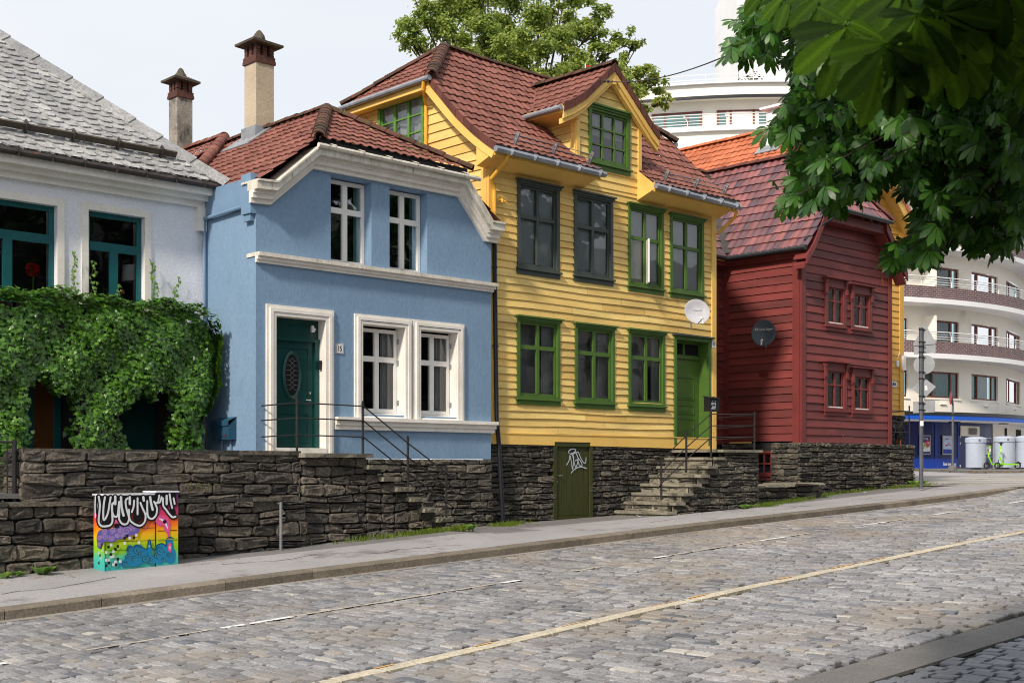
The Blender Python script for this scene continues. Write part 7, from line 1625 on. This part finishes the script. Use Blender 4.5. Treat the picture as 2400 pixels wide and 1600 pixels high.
for (x0, x1, z0, z1, y0, y1) in ((5.4, 8.15, -.5, 2.55, 19.75, 20.45), (9.2, 9.85, -.2, 2.5, 19.75, 20.45), (10.9, 11.25, -.2, 2.2, 19.8, 20.45), (8.1, 10.95, 1.45, 2.55, 19.75, 20.45)): k.cube(x0, x1, y0, y1, z0, z1)
k.build('shade_hull', 'mortar', iv)  # dark boxes in the mortar colour, standing in for shade between leaves
k = MB()
for _ in range(26):
    x = random.choice([U(6, 8.2), U(9.2, 9.85), U(10.9, 11.6)]); k.tube([(x+U(-.1, .1), 19.78, -.3), (x+U(-.1, .1), 19.76, .8), (x+U(-.1, .1), 19.8, 1.7)], .014, 5)
k.build('stems', 'bark', iv)
# climbing shoots on the wall
for (u, v0, v1, lab) in ((170, 725, 590, 'tallest thin ivy shoot between the two teal windows'), (213, 725, 612, 'ivy shoot climbing the left jamb of the right teal window'), (265, 735, 660, 'short ivy shoot in front of the middle of the right teal window'), (364, 730, 608, 'ivy shoot just right of the right teal window'), (408, 735, 646, 'rightmost thin ivy shoot leaning right on the pale wall'), (75, 715, 690, 'tiny ivy shoot under the left teal window'), (470, 735, 725, 'low ivy tuft near the blue wall')):
    s_ = thing('ivy_shoot', lab, 'ivy', (ax(u, 20.4), 20.4, az(u, v0, 20.4)), 'ivy shoots on the pale wall'); pts = []; lean = {408: .22, 364: -.08, 265: .1}.get(u, .02); n = 9
    for i in range(n+1): t = i/n; pts.append((ax(u, 20.42)+lean*t+.03*sin(i*1.9)+(-.12 if u == 408 else 0), 20.42, az(u, v0+(v1-v0)*t, 20.42)))
    MB().tube(pts, .006, 5).build('stem', 'bark', s_)
    P_, N_ = [], []
    nl = int(26*(v0-v1)/120)+8
    for i in range(nl): t = (i/nl)**1.3; j = min(n-1, int(t*n)); p = Vector(pts[j]).lerp(Vector(pts[j+1]), t*n-j); P_.append((p.x+U(-.07, .07)*(1.3-t), 20.38-U(0, .04), p.z+U(-.03, .03))); N_.append((U(-.4, .4), -1, U(-.1, .5)))
    T_ = np.array(P_); V, _ = scatter(ivyT, (rotmats(np.array(N_), np.tile([0., 0, -1], (nl, 1))+rng.normal(0, .5, (nl, 3)), rng.normal(0, .6, nl), rng.uniform(.045, .075, nl)), T_), nl); make_mesh('foliage', V, ivyT, nl, 'ivy_young', s_)

# ---- trees
def branch(mb, p, d, L_, r, depth, tips, sp=.55):
    n = 4; pts = [Vector(p)]; rs = [r]; dd = Vector(d).normalized()
    for i in range(n): dd = (dd+Vector((random.gauss(0, .1), random.gauss(0, .1), random.gauss(0, .08)))).normalized(); pts.append(pts[-1]+dd*L_/n); rs.append(r*(1-.45*(i+1)/n))
    mb.tube(pts, rs, 7, caps=False); tips.append(pts[-1])
    if depth:
        for i in range(3): a = Vector((random.gauss(0, sp), random.gauss(0, sp), random.gauss(.05, sp*.8))); branch(mb, pts[random.choice([2, 3, 4])], (dd+a), L_*U(.55, .8), rs[-1]*U(.6, .9), depth-1, tips, sp)
def leaf_tree(name, label, base, clusters, leafm, tmpl, n_per, size, trunk_r, H, droop=-.3, group=None):
    t = thing(name, label, 'tree', base, group); mb = MB(); tips = []; b = Vector(base); top = b+Vector((0, 0, H))
    mb.tube([b, b+Vector((.1, .05, H*.5)), top], [trunk_r, trunk_r*.8, trunk_r*.45], 10)
    cs = [(Vector(c), r) for c, r in clusters]
    for c, r in cs:
        st = b+Vector((0, 0, H*U(.45, 1))); mid = st.lerp(c, .5)+Vector((0, 0, U(0, .06)*(c-st).length)); mb.tube([st, mid, c, c+(c-mid).normalized()*r*.5], [trunk_r*.28, trunk_r*.17, trunk_r*.08, .01], 6)
        for _ in range(4):
            d_ = Vector((random.gauss(0, 1), random.gauss(0, 1), random.gauss(0, .8))).normalized(); mb.tube([mid.lerp(c, U(.3, 1)), c+d_*r*.55, c+d_*r*.95], [trunk_r*.06, .02, .008], 5)
    mb.build('trunk', 'bark', t)
    P_, N_ = [], []
    for c, r in cs:
        sub = [Vector((random.gauss(0, .55), random.gauss(0, .55), random.gauss(0, .5)))*r for _ in range(9)]
        for _ in range(int(n_per*r*r)):
            q = random.choice(sub); o_ = Vector((random.gauss(0, .17), random.gauss(0, .17), random.gauss(0, .12)))*r; P_.append(c+q+o_); N_.append(((q+o_).normalized()*.5+Vector((random.gauss(0, .5), random.gauss(0, .5), random.gauss(.7, .5)))))
    n = len(P_); T_ = np.array([tuple(p) for p in P_]); Nn = np.array([tuple(p) for p in N_])
    V, _ = scatter(tmpl, (rotmats(Nn, np.tile([0., 0, droop*3], (n, 1))+rng.normal(0, .8, (n, 3)), rng.normal(0, .9, n), rng.uniform(size*.7, size*1.3, n)), T_), n); make_mesh('crown', V, tmpl, n, leafm, t); return t
bt = []
for (u, v, D, r) in ((985, 30, 44, .75), (975, 95, 44, .55), (1040, 60, 44.5, 1.0), (1060, 130, 43, .75), (1110, 20, 45, 1.2), (1130, 110, 43.5, 1.0), (1190, 60, 45, 1.3), (1220, 160, 43, 1.0), (1265, 25, 45, 1.1), (1290, 110, 44, 1.1), (1150, 170, 43, .9), (1320, 170, 43.5, .8), (1345, 55, 44.5, .6), (1405, 40, 45, .42), (1392, 75, 44, .4), (1415, 120, 44, .55), (1460, 100, 44, .42), (1380, 150, 43, .6), (1440, 165, 43.5, .5), (1485, 105, 44, .25), (1500, 175, 43, .5), (1530, 200, 43.5, .42), (1555, 235, 43, .28), (1480, 220, 42, .5), (1500, 265, 42, .4), (1110, -60, 45, 1.3), (1230, -80, 46, 1.5), (1330, -40, 45, .9), (1020, -40, 45, .9), (1440, 190, 42, .6), (1250, 210, 42, .8)):
    bt.append((UV(u, v, D), r))
leaf_tree('leafy_tree', 'big yellow-green deciduous tree behind the yellow house', UV(1235, 900, 45)[:2]+(0.5,), bt, 'linden_leaf', quadT, 3000, .125, .26, 12.5)
rt = Vector(UV(1763, 190, 66)); leaf_tree('roof_plant', 'small scraggly potted bush on the roof of the apartment building', tuple(rt-Vector((0, 0, .3))), [(tuple(rt+Vector(LD(a, 0, b))), .34) for a, b in ((-.45, .0), (0, .15), (.4, .0), (0, -.1))], 'far_leaf', quadT, 240, .16, .05, .5)
# row of street trees on the near side, behind the camera, mirrored in the panes
for i in range(4):
    bx, by_ = 14+i*10+U(-1, 1), -8.5+U(-1, 1); leaf_tree('street_tree', 'dark leafy street tree across the road from the houses', (bx, by_, zk(bx)-.2), [((bx+U(-5.4, 5.4), by_+U(-2.6, 2.6), U(1.5, 16.5)), U(1.5, 2.3)) for _ in range(34)], 'far_leaf', quadT, 78, .55, .3, 7, group='street trees across the road')
ob_ = thing('opposite_building', 'pale stone town building across the road, seen only in window reflections', 'building', (70, -12, -1))
k = MB(); k.cube(4, 100, -24, -14, -2, 13); ow = k.build('facade', 'pale_facade', ob_)
for i in range(14):
    for z_ in (.5, 4.2, 7.9): MB().cube(45.5+i*3.8, 46.9+i*3.8, -14.02, -13.95, z_, z_+2).build('window', 'room_dark', ob_)
# ---- the chestnut overhead
def leaflet(n, L0, W0, fold=.18, ser=0):
    """obovate leaflet outline with a midrib fold"""
    ys2 = np.linspace(0, 1, n); wv = np.interp(ys2, [0, .12, .35, .6, .76, .88, .95, 1], [.02, .06, .24, .46, .5, .42, .24, .0])*W0*2
    if ser: wv = wv*(1+ser*np.where(np.arange(n) % 2 == 0, 1, -1)*(ys2 > .3))
    rip = (.012*L0*np.sin(ys2*40) if ser else ys2*0)
    V = [(0, y*L0, -.16*L0*y*y) for y in ys2]+[(w_/2, y*L0, fold*w_*.5-.18*L0*y*y+r_) for y, w_, r_ in zip(ys2, wv, rip)]+[(-w_/2, y*L0, fold*w_*.5-.18*L0*y*y-r_) for y, w_, r_ in zip(ys2, wv, rip)]
    Fs = [(i, n+i, n+i+1, i+1) for i in range(n-1)]+[(i, i+1, 2*n+i+1, 2*n+i) for i in range(n-1)]; return V, Fs
def palmate(n, fine=False):
    V, Fs = [], []
    for k_, (ang, ln) in enumerate(((0, 1), (.58, .96), (-.6, .93), (1.2, .8), (-1.22, .78), (2.0, .52), (-1.9, .5))):
        v, f = leaflet(n, ln, .38*ln, .26 if fine else .18, .03 if fine else 0); o = len(V)
        for (x, y, z) in v: V.append((x*cos(ang)+y*sin(ang), -x*sin(ang)+y*cos(ang), z-DR_*math.hypot(x, y)**1.3+(.05 if k_ % 2 else -.02)))
        Fs += [tuple(i+o for i in q) for q in f]
    return np.array(V), Fs
DR_ = .5; PALM = palmate(6); DR_ = .22; PALMF = palmate(24, True)
ct_ = thing('chestnut_tree', 'horse chestnut with big dark palmate leaves hanging in from the upper right', 'tree', LD(7.6, 7, -1.9))
cl = []   # (u, v, radius px u, radius px v, depth, count)
SP = [(1800, 40, 55, 45, 9.5, 40), (1870, 20, 60, 50, 9, 44), (1930, 70, 60, 60, 9, 44), (1760, 95, 40, 28, 9.8, 15), (1725, 108, 26, 18, 10, 6), (1800, 105, 35, 22, 9.5, 10), (1905, 150, 50, 50, 9.2, 34), (1900, 215, 45, 40, 9.2, 28), (1960, 250, 55, 45, 9, 36), (1865, 265, 45, 30, 9.5, 20), (1835, 300, 40, 28, 9.6, 16), (1925, 310, 55, 28, 9.4, 22), (1990, 190, 60, 60, 9, 40),
      (1900, 375, 48, 34, 9.4, 24), (1960, 370, 60, 45, 9.2, 34), (2030, 340, 60, 50, 9, 40), (1880, 430, 40, 25, 9.6, 12), (1870, 468, 30, 18, 9.8, 8), (1930, 440, 45, 25, 9.5, 16), (2000, 425, 55, 30, 9.3, 26), (2060, 372, 45, 22, 9, 20), (1960, 475, 25, 14, 9.6, 5), (2150, 425, 25, 25, 9.2, 8),
      (2080, 120, 90, 80, 8.6, 70), (2180, 150, 100, 100, 8.6, 90), (2100, 260, 90, 80, 8.8, 80), (2200, 300, 90, 80, 8.8, 80), (2290, 120, 90, 100, 8.4, 90), (2370, 200, 70, 100, 8.0, 70), (2290, 270, 80, 70, 8.6, 64), (2180, 390, 90, 50, 9, 66), (2380, 340, 50, 60, 8.6, 34), (2300, 40, 110, 50, 8, 80), (2120, 30, 100, 40, 8.4, 60), (2000, 100, 60, 60, 8.8, 46), (2010, 20, 60, 30, 9, 36), (2050, 200, 50, 60, 9, 40),
      (2180, 465, 34, 42, 9.2, 20), (2195, 510, 38, 38, 9.2, 24), (2170, 548, 36, 26, 9.3, 18), (2130, 575, 32, 20, 9.4, 14), (2105, 600, 28, 16, 9.5, 8), (2160, 590, 40, 20, 9.4, 10), (2230, 450, 50, 50, 9, 34), (2230, 530, 35, 30, 9.3, 12), (2290, 430, 30, 60, 9, 12), (2335, 490, 35, 35, 9.2, 12), (2375, 450, 35, 45, 9, 18), (2310, 530, 30, 22, 9.4, 9), (2290, 570, 22, 16, 9.5, 5), (2360, 540, 40, 24, 9.3, 12), (2395, 500, 30, 40, 9.2, 14), (2330, 575, 20, 20, 9.6, 5), (2230, 375, 60, 40, 9.2, 34), (2340, 370, 40, 30, 9.2, 14)]
P_, N_ = [], []; bm_ = MB(); hub = Vector(LD(5.2, 6.4, 2.9))
for (u, v, ru, rv, D, cnt) in SP:
    D = D*.74; c = Vector(UV(u, v, D)); st = hub.lerp(c, U(.0, .25)); mid = st.lerp(c, .55)+Vector((0, 0, U(.05, .25))); bm_.tube([hub, st, mid, c], [.045, .035, .018, .006], 5)
    for _ in range(int(cnt*2.9)):
        a, b, e = random.gauss(0, .5), random.gauss(0, .47), random.gauss(0, .7); q = Vector(UV(u+a*ru, v+b*rv, D+e*.8)); P_.append(tuple(q))
        N_.append((random.gauss(-.25, .45), random.gauss(-.35, .45), random.gauss(.75, .35))); 
        if random.random() < .35: bm_.tube([mid.lerp(c, U(.3, 1)), q], [.006, .003], 4)
n = len(P_); dn_dir = np.tile([-.35, -.1, -1.1], (n, 1))+rng.normal(0, .55, (n, 3))
V, _ = scatter(PALM, (rotmats(np.array(N_), dn_dir, rng.normal(0, .3, n), rng.uniform(.056, .095, n)), np.array(P_)), n); make_mesh('crown', V, PALM, n, 'chestnut_leaf', ct_)
bm_.tube([Vector(LD(7.6, 7, -2)), Vector(LD(7.4, 7, 1.2)), Vector(LD(6.6, 6.8, 2.6)), hub], [.34, .28, .2, .09], 12)
for (u, v, D) in ((2350, 60, 5.7), (2250, 260, 6.2), (2380, 330, 6.2), (2180, 60, 6.2)): bm_.tube([hub, Vector(UV((u+2500)/2, v-30, D)), Vector(UV(u, v, D)), Vector(UV(u-160, v+50, D+.4))], [.09, .06, .035, .012], 6)
bm_.build('trunk', 'bark', ct_)
# deep inner leaves that close the crown
P_, N_ = [], []
for _ in range(1450):
    t_ = random.random(); u, v = random.gauss(2200, 120), random.gauss(200, 125)
    if u < 2000 or v > 410 or (u < 2080 and v > 330) or (u < 2150 and v > 370): continue
    P_.append(UV(u, v, U(7.2, 9))); N_.append((random.gauss(-.1, .5), random.gauss(-.3, .5), random.gauss(.7, .4)))
n = len(P_); V, _ = scatter(PALM, (rotmats(np.array(N_), np.tile([-.3, 0, -1.], (n, 1))+rng.normal(0, .6, (n, 3)), rng.normal(0, .4, n), rng.uniform(.09, .13, n)), np.array(P_)), n); make_mesh('inner_crown', V, PALM, n, 'chestnut_leaf', ct_)
# the near hanging leaves, three to four metres from the lens
P_, N_, U_, S_ = [], [], [], []
NL = [(2070, 105, 3.4, (-.12, -1), .205), (2072, 107, 3.45, (.25, -1), .18), (1985, 65, 3.6, (-.35, -1), .19), (2150, 40, 3.5, (.2, -1), .2), (2205, 30, 3.6, (.1, -1), .2), (2120, -20, 3.7, (.0, -1), .22), (2020, -10, 3.9, (-.3, -1), .17), (2265, 20, 3.7, (.25, -1), .2), (2340, -60, 3.6, (.2, -1), .2), (1935, -15, 4.3, (-.4, -1), .16), (2080, -40, 3.9, (.1, -1), .2), (2230, 100, 4.2, (.3, -1), .2), (2300, 90, 4.3, (.0, -1), .2), (2420, 60, 4.4, (-.35, -1), .17), (2430, 140, 4.6, (-.45, -1), .16), (2425, 230, 4.8, (-.4, -1), .15), (2180, 130, 4.3, (-.1, -1), .18), (1860, -20, 5.2, (-.2, -1), .17), (1800, -25, 5.8, (-.2, -1), .15), (2330, 30, 4.0, (.2, -1), .2)]
view = Vector((-CT, -ST, 0))
for (u, v, D, (dx, dz), sz_) in NL:
    for j in range(2):
        P_.append(UV(u+U(-10, 10)*j, v+U(-10, 10)*j, D+.12*j)); up = Vector(LD(dx, .1-.25*j, dz)); U_.append(tuple(up)); nn = view*(.9-.3*j)+Vector((U(-.5, .5), U(-.5, .5), U(.0, .7)+.4*j)); N_.append(tuple(nn)); S_.append(sz_*(1-.12*j))
n = len(P_); V, _ = scatter(PALMF, (rotmats(np.array(N_), np.array(U_), rng.normal(0, .12, n), np.array(S_)), np.array(P_)), n); nl_ = make_mesh('near_leaves', V, PALMF, n, 'chestnut_near', ct_)
lf, _ = leaflet(24, 1, .4); yv = np.array([p[1] for p in lf]); xv = np.array([abs(p[0]) for p in lf]); vv = np.stack([(yv*1.0-xv*.75)*34, xv, yv], 1); vv = np.tile(vv, (7*n, 1))
at_ = nl_.data.attributes.new('vein', 'FLOAT_VECTOR', 'POINT'); at_.data.foreach_set('vector', vv.astype(np.float32).ravel())
# unseen crown above the frame, added to shade the near leaves
P_, N_ = [], []
for _ in range(1300):
    D = U(2.2, 7.5); q = Vector(UV(U(2080, 3100), -U(200, 600), D)); P_.append(tuple(q)); N_.append((random.gauss(-.1, .4), random.gauss(-.1, .4), 1))
n = len(P_); V, _ = scatter(PALM, (rotmats(np.array(N_), np.tile([-.3, 0, -.6], (n, 1))+rng.normal(0, .7, (n, 3)), rng.normal(0, .4, n), rng.uniform(.12, .18, n)), np.array(P_)), n); make_mesh('shade_crown', V, PALM, n, 'chestnut_leaf', ct_)
k = MB()
for p in P_: p = Vector(p); k.tube([p, p+Vector((U(.0, .12), U(-.1, .1), U(.12, .25))), hub.lerp(p, .7)+Vector((0, 0, .3))], [.003, .003, .005], 5)
k.build('twigs', 'bark', ct_)

# ---- grass and weeds at the foot of the walls
def blades(name, lab, spots, n, h, cat='grass'):
    mb = MB()
    for _ in range(n):
        (x, y, rx, ry) = random.choice(spots); px, py = x+random.gauss(0, rx), y-abs(random.gauss(0, ry)); a = U(0, 2*pi); hh = h*U(.4, 1.2); z = G(px, py)-.01; lx, ly = cos(a)*hh*U(.2, .9), sin(a)*hh*U(.2, .9)-.02; w_ = .007
        mb.add([(px-w_, py, z), (px+w_, py, z), (px+lx*.5+w_*.7, py+ly*.5, z+hh*.7), (px+lx*.5-w_*.7, py+ly*.5, z+hh*.7), (px+lx, py+ly, z+hh)], [(0, 1, 2, 3), (3, 2, 4)])
    o = struct(mb.build(name, 'grass_blade', norm=False), 'stuff'); tag(o, lab, cat); return o
blades('grass', 'tufts of grass and weeds growing along the foot of the stone walls', [(13.6, 17.45, .5, .05), (14.6, 17.44, .25, .05), (15.3, 17.45, .12, .06), (17.4, 18.6, .18, .16), (17.8, 18.8, .25, .08), (21.6, 17.9, .15, .1), (22.0, 17.75, .12, .05)], 1500, .10)
blades('grass', 'strip of green grass at the foot of the red house wall', [(24.8, 17.5, .25, .06), (25.2, 18.0, .3, .2), (26.3, 18.1, .35, .12), (27.3, 18.3, .3, .15), (28.2, 18.5, .4, .1), (29.5, 18.9, .4, .06), (31.0, 18.9, .5, .08), (32.9, 18.75, .4, .12), (33.6, 18.6, .4, .15), (33.9, 18.5, .3, .12)], 2300, .11)
k = MB()
for _ in range(150):
    x_, y_ = random.choice(((17.75, 18.4, .25), (20.6, 18.5, .5), (22.0, 17.3, .5), (9.9, 17.0, .6), (14.5, 17.0, .9), (7.2, 17.1, .4)))[:2]; x_ += random.gauss(0, .35); y_ -= abs(random.gauss(0, .2)); a = U(0, 6); s_ = U(.012, .03); z = G(x_, y_)+.006
    k.add([(x_+s_*cos(a+j*2.1), y_+s_*sin(a+j*2.1), z+U(0, .012)) for j in range(3)], [(0, 1, 2)])
lv = struct(k.build('dry_leaves', 'dry_leaf', norm=False), 'stuff'); tag(lv, 'scattered small dry leaves on the pavement near the walls', 'leaves')
def weed(x, y, lab, n, s):
    t = thing('weed', lab, 'weed', (x, y, G(x, y)), 'weeds by the garden wall'); z = G(x, y); P_ = np.tile([x, y, z], (n, 1))+rng.normal(0, .03, (n, 3))*[1, 1, 0]; a = rng.uniform(0, 2*pi, n)
    up = np.stack([np.cos(a), np.sin(a)-.2, rng.uniform(.3, 1.6, n)], 1); nn = np.stack([-np.cos(a)*.7, -np.sin(a)*.7, np.ones(n)], 1)
    V, _ = scatter(quadT, (rotmats(nn, up, rng.normal(0, .2, n), rng.uniform(s*.6, s*1.2, n)), P_), n); make_mesh('leaves', V, quadT, n, 'ivy_young', t); MB().tube([(x, y, z-.02), (x, y, z+s*.4)], .006, 5).build('stem', 'stem_green', t)
weed(ax(100, 17.3), 17.3, 'big leafy weed left of the painted cabinet', 34, .2); weed(ax(40, 17.35), 17.35, 'smaller weed further left at the foot of the garden wall', 16, .12); weed(ax(8, 17.3), 17.3, 'weed at the left edge of the photo', 16, .14)
weed(15.45, 17.35, 'leafy weed at the bottom step of the front stairs', 30, .16); weed(23.9, 17.4, 'spindly weed below the landing of the worn stair', 26, .18); weed(34.0, 18.7, 'tall weed at the right corner of the stone foundation', 34, .3); weed(34.35, 19.0, 'pale weed hanging near the top of the stone corner', 20, .2)
